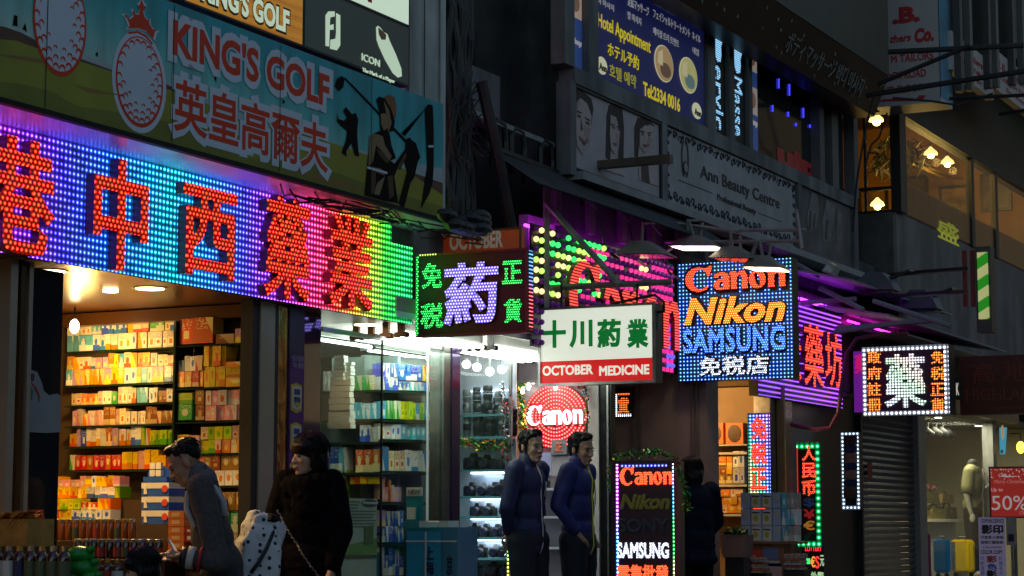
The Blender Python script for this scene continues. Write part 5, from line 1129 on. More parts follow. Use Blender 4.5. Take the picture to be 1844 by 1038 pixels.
# --- three flood lamps on arms above
LA = Fro(16.2); HOOD = mat('grimy_lamp_hood', (.30, .27, .24), .5, .2, .3, 8)
def flood(label, pl, px0, px1, yt, yb, lit, tilt=0.2, armtop=None):
    u0, u1, v0, v1 = pl.mrect(px0, yt, px1, yb); c = pl.pt((u0 + u1) / 2, v0)
    t_ = thing('flood_lamp', label, 'lamp', c, 'flood lamps on arms')
    mb = MB(pl.M); w = (u1 - u0) / 2; m = (u0 + u1) / 2; h = v1 - v0
    a = [(u0, v0 + .03, -.16), (u1, v0, -.16), (u1, v0, .16), (u0, v0 + .03, .16)]; b = [(m - w * .5, v1, -.07), (m + w * .15, v1 - .01, -.07), (m + w * .15, v1 - .01, .07), (m - w * .5, v1, .07)]
    mb.add(a + b, [(0, 1, 5, 4), (1, 2, 6, 5), (2, 3, 7, 6), (3, 0, 4, 7), (4, 5, 6, 7)]); obj('hood', mb, HOOD, t_)
    mb = MB(pl.M); mb.add([(u0 + .02, v0 + .022, -.145), (u1 - .02, v0 - .004, -.145), (u1 - .02, v0 - .004, .145), (u0 + .02, v0 + .022, .145)], [(0, 1, 2, 3)])
    obj('lens', mb, glow('lit_flood_lens', (1., .86, .62), 9) if lit else mat('dark_lens', (.05, .05, .05), .1), t_)
    if armtop:
        q = pl.at(*armtop); mb = MB(pl.M); mb.tube([(m - w * .2, v1 - .005, 0), (q[0], q[1], 0), (q[0] + .02, q[1] + .03, -.2)], .014, 6); obj('arm', mb, HOOD, t_)
    if lit: lamp('flood_bulb', 'SPOT', pl.pt(m, v0 - .03), 5, (1., .8, .55), .06, t_, None, spot=140)
flood('lit flood lamp above the word Canon, left of the pair over the blue sign', LA, 1216, 1300, 424, 450, True, armtop=(1240, 398))
flood('unlit flood lamp tinted pink between two lit lamps over the blue sign', LA, 1288, 1366, 444, 471, False, armtop=(1315, 420))
flood('lit flood lamp overlapping the right corner of the blue sign', LA, 1346, 1416, 460, 488, True, armtop=(1368, 436))
flood('large unlit pale flood lamp over the purple bulb board', Fro(15.3), 1122, 1208, 434, 464, False, armtop=(1158, 402))
AW = Fro(16.3)
g = thing('lamp_gantry', 'tangle of pale steel bars over the blue sign carrying the flood lamps', 'steel frame', AW.pt(*AW.at(1300, 420)))
for p, q in (((1180, 398), (1330, 418)), ((1190, 436), (1436, 434)), ((1330, 414), (1450, 414)), ((1240, 396), (1240, 425)), ((1262, 400), (1258, 428)), ((1316, 420), (1312, 448)), ((1330, 424), (1331, 446)), ((1370, 436), (1360, 462)), ((1390, 438), (1386, 464)), ((1205, 455), (1230, 440)), ((1440, 380), (1450, 450))):
    bar(AW, p, q, .016, mat('pinkish_bar', (.36, .31, .30), .5, .2, .3, 9), g, 'bar', rnd.uniform(-.15, .1))
# --- purple pharmacy sign, second block
S4 = Fac(-.02)
x0, x1 = S4.at(1366, 715)[0], S4.at(1516, 650)[0]; xm = S4.at(1436, 600)[0]
zt = S4.at(1515, 570)[1]; zb = S4.at(1515, 736)[1]; zt2 = S4.at(1400, 690)[1] + .3
g = thing('violet_sign', 'violet line lamp sign with three red pharmacy characters behind the blue sign', 'LED sign', S4.pt((x0 + x1) / 2, zb))
VS = led('violet_line_lamps', (.42, .10, 1.), .026, .050, 0.34, 2.3, (.05, .01, .09), halo=.30, white=.18, stops=[(0, (.20, .05, 1.)), (.5, (.30, .04, 1.)), (1, (.42, .05, .95))], u0=x0, u1=x1)
mb = MB(S4.M); mb.box(x0, x1, zb, zt, -.10, -.002); obj('panel', mb, DARK, g)
mb = MB(S4.M); mb.quad(x0, x1, zb + .005, zt - .005, .0); obj('lamp_field', mb, VS, g)
RL4 = led('red_lamps_b', (1., .04, .01), .03, .03, 0.361, 2.34, (.12, .005, .01), halo=.3, white=.1, stag=True)
for ch, (a, b, c, d) in (('大', (1398, 590, 1444, 682)), ('藥', (1449, 585, 1484, 697)), ('坊', (1487, 598, 1516, 698))):
    q = Fac(-.1); uu0, uu1, _, _ = q.mrect(a, b, c, d); vv1 = q.at((a + c) / 2, b)[1]; vv0 = q.at((a + c) / 2, d)[1]
    mb = MB(S4.M); put(mb, text_src(ch, .008, 0, ext=.05), (uu0, uu1, vv0, vv1), .004, .08); obj('character', mb, [RL4, RSIDE], g)
mb = MB(S4.M); mb.tube([(x0 + .6, zt + .04, .05), (x1, zt + .04, .05)], .018, 8); t_ = thing('neon_tube', 'blue violet neon tube along the top of the violet lamp sign', 'neon tube', S4.pt((x0 + x1) / 2, zt + .04)); obj('tube', mb, glow('blue_violet_neon', (.42, .03, 1.), 9), t_, True)
mb = MB(S4.M)
for f in (.4, .7, .95): mb.box(x0 + (x1 - x0) * f, x0 + (x1 - x0) * f + .03, zt + .002, zt + .07, .0, .07)
obj('clip', mb, BLACK, t_)
# --- medicine sign with multicolour character
S5 = Fro(21.6, 0)
g, u0, u1, v0, v1 = hang_sign('square lamp sign with sparkling white medicine character inside a white lamp border', S5, (1553, 623, 1709, 748), .25, cat='LED sign')
b = .05
mb = MB(S5.M)
for q in ((u0, u1, v1 - b, v1), (u0, u1, v0, v0 + b), (u0, u0 + b, v0 + b, v1 - b), (u1 - b, u1, v0 + b, v1 - b)): mb.quad(*q, .003)
obj('border_lamps', mb, led('border_lamps', (.75, .82, 1.), .05, .05, 0.258, 4.16, white=.6, off=(-(u0 / .05), -(v0 / .05))), g)
OR5 = led('amber_lamps_b', (1., .22, .01), .026, .026, 0.344, 2.6, (.07, .015, .0), halo=.18, white=.12)
for k, ch in enumerate('政府註冊'): text('character', ch, S5, S5.mrect(1562, 632 + 28.5 * k, 1587, 656 + 28.5 * k), .004, OR5, g, bold=.025)
for k, ch in enumerate('免税正貨'): text('character', ch, S5, S5.mrect(1676, 632 + 28.5 * k, 1702, 656 + 28.5 * k), .004, OR5, g, bold=.025)
m5 = led('sparkle_lamps', (.8, .85, 1.), .032, .032, 0.327, 2.34, (.05, .05, .06), halo=.2, white=.45, stops=[(0, (.6, .7, 1.)), (.35, (.75, .85, .9)), (.5, (.5, .85, .6)), (.62, (.8, .7, .6)), (.8, (.7, .7, 1.)), (1, (.9, .85, 1.))], u0=u0 + v0, u1=u1 + v1, vk=1.)
text('big_character', '藥', S5, S5.mrect(1593, 638, 1668, 734), .004, m5, g, bold=.018, depth=.02)
S5b = Fro(21.9); a0, a1, c0, c1 = S5b.mrect(1536, 630, 1556, 746)
gg = thing('violet_sign', 'narrow violet lit sign edge peeping out left of the square lamp sign', 'sign', S5b.pt((a0 + a1) / 2, c0))
mb = MB(S5b.M); mb.box(a0, a1, c0, c1, -.2, 0); obj('casing', mb, BLACK, gg)
mb = MB(S5b.M); mb.quad(a0 + .01, a1, c0 + .02, c1 - .02, .001); obj('face', mb, glow('violet_face', (.25, .02, .45), .45), gg)
text('character', '藥', S5b, (a0 + .02, a1 + .08, c0 + .45, c1 - .05), .002, glow('crimson_neon', (.6, .01, .15), .8), gg)

# ================================================================ free standing camera sign
S6 = Fro(13.25, 6)
u0, u1, v0, v1 = S6.mrect(1100, 828, 1222, 1200); v0 = .14
g = thing('standing_sign', 'tall free standing lamp sign listing camera makers with tinsel around its top', 'LED sign', S6.pt((u0 + u1) / 2, .13))
vt = S6.at(1162, 830)[1]
mb = MB(S6.M); mb.box(u0, u1, v0, vt, -.16, 0); obj('casing', mb, mat('aubergine_case', (.03, .006, .018), .35), g)
mb = MB(S6.M); mb.box(u1 - .028, u1 + .002, v0, vt + .005, -.02, .012); obj('edge', mb, mat('maroon_rim', (.12, .012, .02), .35), g)
ED = [(0, (.03, .22, 1.)), (.35, (.05, .3, 1.)), (.6, (.55, .1, .9)), (1, (.75, .15, .8))]; ED2 = [(0, (.8, .85, .2)), (.12, (.6, .9, .3)), (.2, (.0, .8, .12)), (.5, (.02, .75, .2)), (.62, (.05, .5, 1.)), (.85, (.1, .4, 1.)), (1, (.7, .8, 1.))]
uA_ = S6.at(1112, 930)[0]; uB_ = S6.at(1214, 930)[0]; vB_ = S6.at(1160, 1045)[1]; vT_ = S6.at(1160, 836)[1]
for ua, st, nm in ((uA_, ED, 'a'), (uB_, ED2, 'b')):
    mb = MB(S6.M); mb.quad(ua - .012, ua + .012, v0 + .1, vT_, .003)
    obj('edge_lamps', mb, led('edge_lamps_' + nm, (1, 1, 1), .024, .0275, .34, 7, white=.5, stops=st, u0=ua + vB_, u1=ua + vT_, vk=1., off=(-(ua - .012) / .024, 0)), g)
mb = MB(S6.M); mb.quad(uA_ + .02, uB_ - .05, vT_ - .024, vT_, .0035); obj('top_lamps', mb, led('top_lamps_blue', (.12, .16, 1.), .0275, .024, 0.292, 3.12, white=.4, off=(0, -vT_ / .024)), g)
RO6 = led('red_orange_lamps_b', (1., .07, .008), .0125, .0125, 0.361, 2.6, (.15, .01, .002), halo=.5, white=.12, stag=True)
WH6 = led('cold_white_lamps_b', (.70, .78, 1.), .0125, .0125, 0.361, 2.34, (.05, .05, .08), halo=.35, white=.5, stag=True)
wordmark('wordmark', S6, S6.mrect(1117, 842, 1211, 874), .004, RO6, g, .008, .015)
text('lettering', 'Nikon', S6, S6.mrect(1116, 890, 1208, 918), .004, mat('unlit_yellow_lamps', (.24, .20, .02), .5, noise=.5, scale=160), g, bold=.05, shear=.25)
text('lettering', 'SONY', S6, S6.mrect(1113, 934, 1206, 961), .004, mat('unlit_navy_lamps', (.02, .024, .045), .5), g, bold=.04)
text('lettering', 'SAMSUNG', S6, S6.mrect(1112, 977, 1205, 1006), .004, WH6, g, bold=.035)
text('lettering', '零售批發', S6, S6.mrect(1111, 1017, 1205, 1048), .004, RO6, g, bold=.04)
tinsel('garland', 'green and gold tinsel arching over the standing camera sign', [S6.pt(S6.at(x, y)[0], S6.at(x, y)[1], -.02) for x, y in ((1096, 890), (1100, 850), (1104, 828), (1125, 815), (1150, 818), (1180, 814), (1205, 824), (1218, 838), (1228, 862), (1236, 900), (1234, 920))], .045, 34, [LEAFG, LEAFG, LEAFY, LEAFG], .019, 8)

# ================================================================ third shop and its signs
b3 = thing('corner_pharmacy', 'small amber lit pharmacy opening with downlights behind the stacked formula boxes', 'shop', (19, 1.2, .16))
T1 = Fro(19.3)
mb = MB(); mb.box(16.95, 22.0, -.01, 6, 2.62, 3.6); obj('upper_wall', mb, mat('dark_fascia', (.08, .05, .05), .5), b3)
mb = MB(); mb.box(17.2, 22.0, .0, 4, 2.56, 2.615); obj('soffit', mb, mat('brown_lacquer_ceiling', (.15, .062, .018)), b3)
a, b, _, _ = T1.mrect(1260, 800, 1346, 801); mb = MB(T1.M); mb.box(a - .6, b + .3, .165, 2.55, -.3, -.26); obj('back_panel', mb, mat('amber_wall', (.35, .22, .1), .6), b3)
mb = MB(); mb.box(17.3, 19.55, 2.0, 2.05, .165, 2.555); obj('side_panel', mb, mat('amber_wall', (.35, .22, .1), .6), b3)
T0 = Fro(17.25); a, b, _, _ = T0.mrect(1266, 800, 1280, 801); mb = MB(T0.M); mb.box(a, b, .165, 2.615, -.1, 0); obj('steel_jamb', mb, STEEL, b3)
for i, (px, py) in enumerate(((1286, 718), (1334, 717), (1373, 722), (1404, 729), (1436, 734))):
    d = ray(px, py); t = (2.56 - EYE.z) / d.z; p = EYE + d * t
    t_ = thing('downlight', ('leftmost', 'second from left', 'violet tinted', 'fourth from left', 'rightmost')[i] + ' downlight in the soffit of the amber lit corner pharmacy', 'ceiling light', (p.x, p.y, 2.55), 'corner pharmacy downlights')
    mb = MB(); mb.lathe([(.07, 2.552), (.07, 2.559)], (p.x, p.y, 0), 16); obj('lens', mb, glow('warm_bulb_b', (1., .75, .4) , 12) if i != 2 else glow('violet_bulb', (1., .25, .9), 7), t_)
    mb = MB(); mb.lathe([(.09, 2.5545), (.09, 2.5595)], (p.x, p.y, 0), 16); obj('trim_ring', mb, STEEL, t_)
lamp('shop_light', 'POINT', (18.5, .9, 2.42), 70, (1., .58, .2), .08, b3)
s4 = thing('shelf_unit', 'amber shelving of the corner pharmacy behind the dark figure', 'shelves', (19.35, .5, .165))
for y in (815, 873, 926):
    a, b, c, d = T1.mrect(1270, y, 1346, y + 4); mb = MB(T1.M); mb.box(a, b, c, d, -.25, .02); obj('shelf', mb, CREAM, s4)
G3 = 'boxes in the amber corner pharmacy'
fill_row(T1, 1283, 1318, 822, 871, 3, 3, 'upper amber shelf', G3, ['yellow', 'orange', 'brown', 'orange'], seed=61, hvar=.05, name='snack_box', noun='snack box')
fill_row(T1, 1319, 1340, 812, 871, 2, 2, 'right end of the upper amber shelf', G3, ['white', 'pale'], seed=62, hvar=.05, name='snack_box', noun='snack box')
fill_row(T1, 1285, 1338, 880, 924, 3, 4, 'lower amber shelf', G3, ['cream', 'orange', 'cream', 'pale'], seed=63, hvar=.04, name='snack_box', noun='snack box')
for i, px in enumerate((1286, 1322)):
    a, b, c, d = T1.mrect(px - 16, 762, px + 17, 800)
    t_ = thing('gift_case', 'orange window gift case with a round dark cake, %s one on the top amber shelf' % ('left', 'right')[i], 'box', T1.pt((a + b) / 2, c), 'gift cases on the amber shelf')
    mb = MB(T1.M); mb.box(a + .005, b - .005, c, d, -.15, 0); obj('case', mb, ORC, t_)
    flat('round_window', T1, [ellipse((a + b) / 2, (c + d) / 2, (b - a) * .36, (d - c) * .42, 24)], .001, mat('dark_round', (.10, .05, .015), .35, noise=.4, scale=30), t_)
a, b, c, d = T1.mrect(1270, 801, 1346, 803); mb = MB(T1.M); mb.box(a, b, c, d, -.25, .02); obj('shelf', mb, CREAM, s4)
# vertical duty free sign
S7 = Fro(18.5)
g, u0, u1, v0, v1 = hang_sign('vertical multicolour lamp sign with red duty free characters in the pharmacy doorway', S7, (1347, 744, 1388, 915), .08, cat='LED sign')
mc7 = led('confetti_lamps', (1, 1, 1), .0335, .0335, 0.292, 3.64, white=.35, stops=[(0, (.0, .75, .2)), (.2, (.75, .7, .3)), (.35, (.0, .8, .3)), (.5, (.1, .3, 1.)), (.7, (.15, .2, 1.)), (1, (.55, .25, 1.))], u0=u0 + v0 * .25, u1=u1 + v1 * .25, vk=.25)
mb = MB(S7.M); mb.quad(u0 + .004, u1 - .004, v0 + .004, v1 - .004, .002); obj('lamp_field', mb, mc7, g)
RD7 = led('red_lamps_c', (1., .03, .01), .023, .023, 0.361, 2.6, (.12, .004, .004), halo=.35, white=.12, stag=True)
for k, ch in enumerate('免税正貨'):
    text('character', ch, S7, S7.mrect(1352, 752 + 45 * k, 1382, 792 + 45 * k), .006, RD7, g, bold=.04)
# posts right of it
T3 = Fac(.0)
for px0, px1, m, lab in ((1392, 1402, STEEL, 'slim steel post right of the vertical duty free sign'), (1404, 1432, mat('red_brown_panel', (.16, .06, .03), .25, .3), 'red brown lacquered panel behind the formula boxes')):
    a, b, _, _ = T3.mrect(px0, 800, px1, 801); mb = MB(T3.M); mb.box(a, b, .165, 2.555, -.2, -.03); one('door_post', mb, m, lab, 'post')
# stacked formula boxes on a cart with leaflets and sweets below
K8 = Fro(17.6); FBL = mat('powder_blue_card', (.34, .48, .66), .5, noise=.08)
us = [K8.at(x, 930)[0] for x in (1334, 1352, 1372, 1391, 1406)]
for rw, (y0, y1) in enumerate(((887, 915), (916, 946), (947, 975))):
    _, _, v0, v1 = K8.mrect(1334, y0, 1436, y1)
    for k in range(4):
        t_ = thing('formula_box', 'powder blue formula box, %s from the left in the %s row of the stack' % (ORD[k + 1], ('top', 'middle', 'bottom')[rw]), 'box', K8.pt((us[k] + us[k + 1]) / 2, v0, -.1), 'powder blue formula boxes')
        mb = MB(K8.M); mb.box(us[k] + .003, us[k + 1] - .003, v0, v1 - .003, -.2, 0); obj('carton', mb, FBL, t_)
        a, b = us[k], us[k + 1]; W_ = b - a; H = v1 - v0
        if k in (1, 2):
            flat('front_print', K8, [[(a + W_ * .1, v0 + H * .08), (b - W_ * .12, v0 + H * .04), (b - W_ * .12, v1 - H * .1), (a + W_ * .1, v1 - H * .1)]], .0005, WHP, t_); flat('leaf_print', K8, [ellipse((a + b) / 2 - .005, v0 + H * .42, W_ * .2, H * .2, 12)], .004, mat('leaf_yellow_green', (.45, .48, .05), .5), t_)
            flat('title_print', K8, [[(a + W_ * .15, v0 + H * .72), (b - W_ * .2, v0 + H * .70), (b - W_ * .2, v0 + H * .78), (a + W_ * .15, v0 + H * .8)]], .004, mat('navy_ink', (.01, .02, .06)), t_)
        else: flat('side_print', K8, [[(a + W_ * .3, v0 + H * .35), (b - W_ * .2, v0 + H * .35), (b - W_ * .2, v1 - H * .15), (a + W_ * .3, v1 - H * .15)]], .0005, mat('cream_print', (.5, .48, .42), .5), t_)
    fill_row(K8, 1407, 1436, y0, y1, 1, 4, ('top', 'middle', 'bottom')[rw] + ' row right of the formula boxes', 'small teal cartons beside the formula boxes', ['aqua', 'grey', 'aqua'], seed=70 + rw, hvar=.05, name='teal_carton', noun='slim teal carton')
a, b, v0, v1 = K8.mrect(1325, 976, 1440, 980)
ct = thing('goods_cart', 'brown goods cart with leaflet front under the formula boxes', 'cart', K8.pt((a + b) / 2, .13))
mb = MB(K8.M); mb.box(a, b, v0, v1 - .001, -.24, .03); obj('top_board', mb, mat('brown_board', (.22, .10, .04), .5), ct)
mb = MB(K8.M); a2, b2_, c2, d2 = K8.mrect(1340, 980, 1412, 1060); mb.box(a2, b2_, .135, v0 - .002, -.2, .0); obj('front_board', mb, mat('brown_board', (.22, .10, .04), .5), ct)
for (q, m) in (((1352, 990, 1372, 1012), mat('crimson_print', (.5, .05, .04))), ((1374, 986, 1402, 1008), mat('slate_blue_print', (.12, .17, .32))), ((1376, 1010, 1404, 1014), mat('cream_print', (.5, .48, .42))), ((1374, 1016, 1408, 1060), mat('pale_pink_print', (.45, .3, .3))), ((1374, 1015, 1408, 1020), mat('blue_card', (.02, .09, .4)))):
    mb = MB(K8.M); mb.box(*K8.mrect(*q), .001, .004); obj('leaflet', mb, m, ct)
K9 = Fro(17.2); SW = [mat('sweets_a', (.45, .32, .22), .25, 0, .5, 40), mat('sweets_b', (.5, .12, .06), .25, 0, .5, 40), mat('sweets_c', (.35, .35, .38), .25, 0, .5, 40)]
for i, (x0, y0, x1, y1) in enumerate(((1328, 1000, 1352, 1030), (1352, 1004, 1378, 1032), (1412, 997, 1446, 1026))):
    a, b, v0, v1 = K9.mrect(x0, y0, x1, y1); mb = MB(K9.M)
    for k in range(7): h = (v1 - v0) / 7; o = .02 * rnd.random(); mb.mi = k % 3; mb.box(a + o, b - .03 * rnd.random(), v0 + h * k, v0 + h * (k + .85), -.14, .02 * rnd.random())
    one('packet_pile', mb, SW, 'pile of shiny sweet packets, %s of the brown cart' % ('left end', 'middle', 'right end')[i], 'packets', 'packet piles')
    mb = MB(K9.M); mb.box(a - .01, b + .01, .132, v0 - .002, -.15, .0); one('crate', mb, DARK, 'dark crate under the %s packet pile by the brown cart' % ('left', 'middle', 'right')[i], 'crate')
K10 = Fro(16.8); a, b, v0, v1 = K10.mrect(1298, 963, 1343, 1004)
pot = thing('tub', 'pinkish tub holding green leaves beside the dark figure', 'tub', K10.pt((a + b) / 2, .13))
mb = MB(K10.M); mb.prism([(a + .02, v0), (b - .02, v0), (b, v1), (a, v1)], -.2, 0); obj('bowl', mb, mat('pink_brown_tub', (.22, .12, .10), .5), pot)
mb = MB(K10.M); mb.box(a + .03, b - .03, .135, v0, -.18, -.02); obj('stand', mb, DARK, pot)
mb = MB()
for k in range(120):
    p = K10.pt(a + (b - a) * rnd.random() * .9, v1 + (.05 + .03 * math.sin(k)) * rnd.random(), -.18 * rnd.random()); q = Vector((rnd.gauss(0, 1), rnd.gauss(0, 1), rnd.gauss(0, .6))).normalized() * .035; s = q.cross(Vector((0, 0, 1))).normalized() * .014
    mb.add([p - q, p + s, p + q, p - s], [(0, 1, 2, 3)])
obj('leaves', mb, mat('leaf_green', (.03, .20, .02), .4), pot)
# exchange sign
S8 = Fro(19.85)
g, u0, u1, v0, v1 = hang_sign('vertical red exchange lamp sign with currency symbols and a green lamp edge', S8, (1436, 797, 1479, 986), .10, cat='LED sign')
RD8 = led('red_lamps_d', (1., .05, .01), .022, .022, 0.361, 2.6, (.1, .004, .004), halo=.25, white=.12, stag=True)
for k, ch in enumerate('人民币'): text('character', ch, S8, S8.mrect(1444, 803 + 31 * k, 1470, 831 + 31 * k), .003, RD8, g, bold=.03)
for k, (ch, c, e) in enumerate((('$', (.05, .10, .30), .08), ('¥', (.6, .02, .03), .28), ('€', (.55, .22, .03), .42), ('£', (.02, .08, .04), .05))):
    text('currency_symbol', ch, S8, S8.mrect(1447, 897 + 20.5 * k, 1468, 914 + 20.5 * k), .003, glow('symbol_lamps_%d' % k, c, e), g, bold=.03)
GR8 = led('green_edge_lamps_b', (.0, .95, .2), .055, .066, 0.232, 4.68, white=.35, off=(-(u1 - .06) / .055, -(v0 / .066)))
mb = MB(S8.M); mb.quad(u1 - .06, u1 - .005, v0 + .0, v1, .003); mb.quad(u0 + .0, u1 - .06, v0, v0 + .066, .0032); mb.quad(u0, u1 - .06, v1 - .066, v1, .0032); obj('edge_lamps', mb, GR8, g)
mb = MB(S8.M); mb.quad(u0 + .001, u0 + .012, v0 + .2, v1 - .05, .004); obj('red_edge', mb, glow('red_edge_neon', (.8, .02, .03), .8), g)
S8c = Fro(19.9); u0, u1, v0, v1 = S8c.mrect(1445, 980, 1484, 1060)
g = thing('sign_board', 'black board with small red and green glowing lettering under the exchange sign', 'sign', S8c.pt((u0 + u1) / 2, v0))
mb = MB(S8c.M); mb.box(u0, u1, .135, v1, -.06, 0); obj('board', mb, BLACK, g)
text('lettering', 'LOTTERY', S8c, S8c.mrect(1450, 984, 1480, 993), .001, glow('red_neon_small', (1., .03, .05), 1.4), g)
for ch, c, r_ in (('I', (.05, .9, .2), (1452, 1006, 1459, 1016)), ('€', (1., .3, .05), (1460, 1002, 1468, 1022)), ('S', (1., .04, .03), (1468, 1002, 1476, 1024)), ('元', (.3, .5, .3), (1477, 1000, 1484, 1020)), ('外幣', (.3, .5, .25), (1460, 1030, 1484, 1042))):
    text('lettering', ch, S8c, S8c.mrect(*r_), .001, glow('neon_%s' % ('abcde'['I€S元外'.index(ch[0])]), c, 1.2), g, bold=.02)
# picture panel with a lamp border and the shutter
S9 = Fro(21.3); 
g, u0, u1, v0, v1 = hang_sign('tall dark picture panel of four photos inside a dotted white lamp border', S9, (1515, 779, 1548, 918), .08, cat='LED sign')
b = .042
mb = MB(S9.M)
for q in ((u0, u1, v1 - b, v1), (u0, u1, v0, v0 + b), (u0, u0 + b, v0 + b, v1 - b), (u1 - b, u1, v0 + b, v1 - b)): mb.quad(*q, .003)
obj('border_lamps', mb, led('border_lamps_b', (.55, .75, 1.), .042, .042, 0.258, 2.6, white=.5, off=(-(u0 / .042), -(v0 / .042))), g)
for k, (y0, y1, c) in enumerate(((784, 801, (.06, .035, .02)), (816, 834, (.30, .16, .10)), (847, 864, (.34, .20, .12)), (876, 898, (.14, .08, .05)))):
    mb = MB(S9.M); mb.box(*S9.mrect(1519, y0, 1544, y1), .003, .006); obj('photo', mb, mat('photo_print_%d' % k, c, .4, noise=.7, scale=9), g)
for k, (y0, y1) in enumerate(((802, 815), (835, 846), (865, 875))):
    mb = MB(S9.M); mb.box(*S9.mrect(1519, y0, 1544, y1), .003, .006); obj('caption_band', mb, mat('caption_blue', (.02, .04, .10), .4), g)
SHP = Fac(.10); x0, x1 = SHP.at(1550, 900)[0], SHP.at(1652, 900)[0]
sh = thing('roller_shutter', 'closed dark roller shutter with wet looking slats between the lamp panel and the fashion window', 'shutter', (SHP.pt((x0 + x1) / 2, .14)))
mb = MB(SHP.M); k = .14
while k < 2.6: mb.add([(x0, k, 0), (x1, k, 0), (x1, k + .045, .018), (x0, k + .045, .018), (x0, k + .072, .006), (x1, k + .072, .006)], [(0, 1, 2, 3), (3, 2, 5, 4)]); k += .075
obj('curtain', mb, mat('shutter_steel', (.09, .085, .09), .3, .6, .25, 6), sh)
mb = MB(SHP.M); mb.box(x0, x1, 2.6, 2.9, -.2, .05); obj('box', mb, DARK, sh)
for a in (x0 - .05, x1): mb = MB(SHP.M); mb.box(a, a + .05, .14, 2.6, -.05, .035); obj('guide_rail', mb, DARK, sh)
mb = MB(SHP.M); mb.box(*SHP.mrect(1557, 833, 1566, 862), .03, .034); obj('red_notice', mb, mat('red_notice', (.35, .01, .015), .5), sh)
mb = MB(); mb.box(19.95, 22.9, .125, .3, .16, 2.59); one('dark_frontage', mb, mat('black_stone', (.012, .011, .011), .4), 'black stone frontage between the exchange sign and the roller shutter', 'wall')
# ================================================================ fashion shop at the right
F0 = Fac(.05); 
b4 = thing('fashion_shop', 'bright fashion shop window with cream back wall at the right', 'shop', (26, 1, .16))
xw0, xw1 = F0.at(1664, 900)[0], F0.at(1787, 900)[0]
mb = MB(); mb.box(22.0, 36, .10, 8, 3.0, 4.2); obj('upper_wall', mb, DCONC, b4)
mb = MB(); mb.box(24.4, 31.2, .0, 2.0, 2.60, 2.66); obj('ceiling', mb, mat('dark_ceiling', (.08, .07, .05), .5), b4)
CRW = mat('cream_back_wall', (.42, .38, .24), .7, 0, .05)
mb = MB(); mb.box(24.4, 31.2, 1.9, 1.96, .165, 2.598); obj('back_wall', mb, CRW, b4)
mb = MB(); mb.box(31.1, 31.16, .1, 1.89, .165, 2.598); obj('end_wall', mb, CRW, b4)
a, b, _, _ = F0.mrect(1652, 900, 1665, 901); mb = MB(F0.M); mb.box(a, b, .165, 3.0, -.12, .03); obj('steel_jamb', mb, mat('grey_jamb', (.34, .33, .32), .4, .4), b4)
a, b, _, _ = F0.mrect(1787, 900, 1793, 901); mb = MB(F0.M); mb.box(a, b, .165, 3.0, -.12, .03); obj('far_jamb', mb, mat('grey_jamb', (.34, .33, .32), .4, .4), b4)
mb = MB(F0.M); mb.box(xw0, xw1, .30, 2.59, -.03, -.02); obj('pane', mb, GLASS, b4)
mb = MB(); mb.box(24.0, 29.5, -.1, .04, 2.601, 2.99); obj('header', mb, mat('bronze_header', (.22, .14, .08), .35, .4), b4)
DEEP = Fac(.9)
u = DEEP.at(1763, 850)[0]; mb = MB(DEEP.M); q = DEEP.at(1763, 775); mb.box(q[0] - .02, q[0] + .02, .9, 2.59, -.02, .02); obj('hanging_rail', mb, BLACK, b4)
lamp('window_light', 'AREA', (26.2, .6, 2.56), 62, (1., .86, .52), 1.6, b4, (0, 0, 0), .5)
lamp('window_light', 'AREA', (28.2, .5, 2.56), 50, (1., .90, .62), 1.0, b4, (0, 0, 0), .5)
TR = Fac(.75)
for i, px in enumerate((1671, 1686, 1698, 1710)):
    c = TR.pt(*TR.at(px, 778)); t_ = thing('track_spot', 'black track spot lamp, %s from the left at the top of the fashion window' % ORD[i + 1], 'lamp', c, 'track spot lamps')
    mb = MB(); mb.tube([c + Vector((-.05, .06, .05)), c + Vector((.04, -.05, -.05))], .055, 12); obj('can', mb, BLACK, t_, True)
    mb = MB(); mb.tube([c + Vector((0, 0, .05)), Vector((c.x, c.y, 2.6))], .015, 6); obj('stem', mb, BLACK, t_)
for i, px in enumerate((1690, 1762, 1776)):
    d = ray(px, (752, 767, 769)[i]); t = (2.6 - EYE.z) / d.z; p = EYE + d * t
    mb = MB(); mb.lathe([(.05, 2.592), (.05, 2.599)], (p.x, p.y, 0), 12); one('downlight', mb, glow('globe_white', (1., .92, .78), 14), 'small white downlight, %s over the fashion window' % ORD[i + 1], 'ceiling light', 'fashion shop downlights')
# mannequin
MQ = Fac(.28); s_ = MQ.at(1750, 845); sc = .0
mx = s_[0]; zn = s_[1]
mn = thing('mannequin', 'headless shop mannequin in a cream polo shirt, dark trousers and a shoulder strap', 'mannequin', (mx, .28, .165))
def remesh(mb, vox, smooth_it=3):
    me = bpy.data.meshes.new('tmp'); me.from_pydata([tuple(v) for v in mb.v], [], mb.f); o = bpy.data.objects.new('tmp', me); COL.objects.link(o)
    m = o.modifiers.new('r', 'REMESH'); m.mode = 'VOXEL'; m.voxel_size = vox
    if smooth_it: s = o.modifiers.new('s', 'SMOOTH'); s.factor = .6; s.iterations = smooth_it
    me2 = bpy.data.meshes.new_from_object(o.evaluated_get(bpy.context.evaluated_depsgraph_get()))
    r = MB(); r.v = [v.co.copy() for v in me2.vertices]; r.f = [list(p.vertices) for p in me2.polygons]; r.m = [0] * len(r.f); r.uv = [(v.x, v.z) for v in r.v]
    bpy.data.objects.remove(o); bpy.data.meshes.remove(me); bpy.data.meshes.remove(me2); return r
def cap(mb, p, q, r0, r1, n=12, flat=1.0):
    """tapered limb with round ends"""
    p, q = Vector(p), Vector(q); mb.ell(p, (r0, r0, r0), n, 8); mb.ell(q, (r1, r1, r1), n, 8)
    d = (q - p); 
    if d.length < 1e-5: return
    mb.tube([p, q], r0, n, r1)
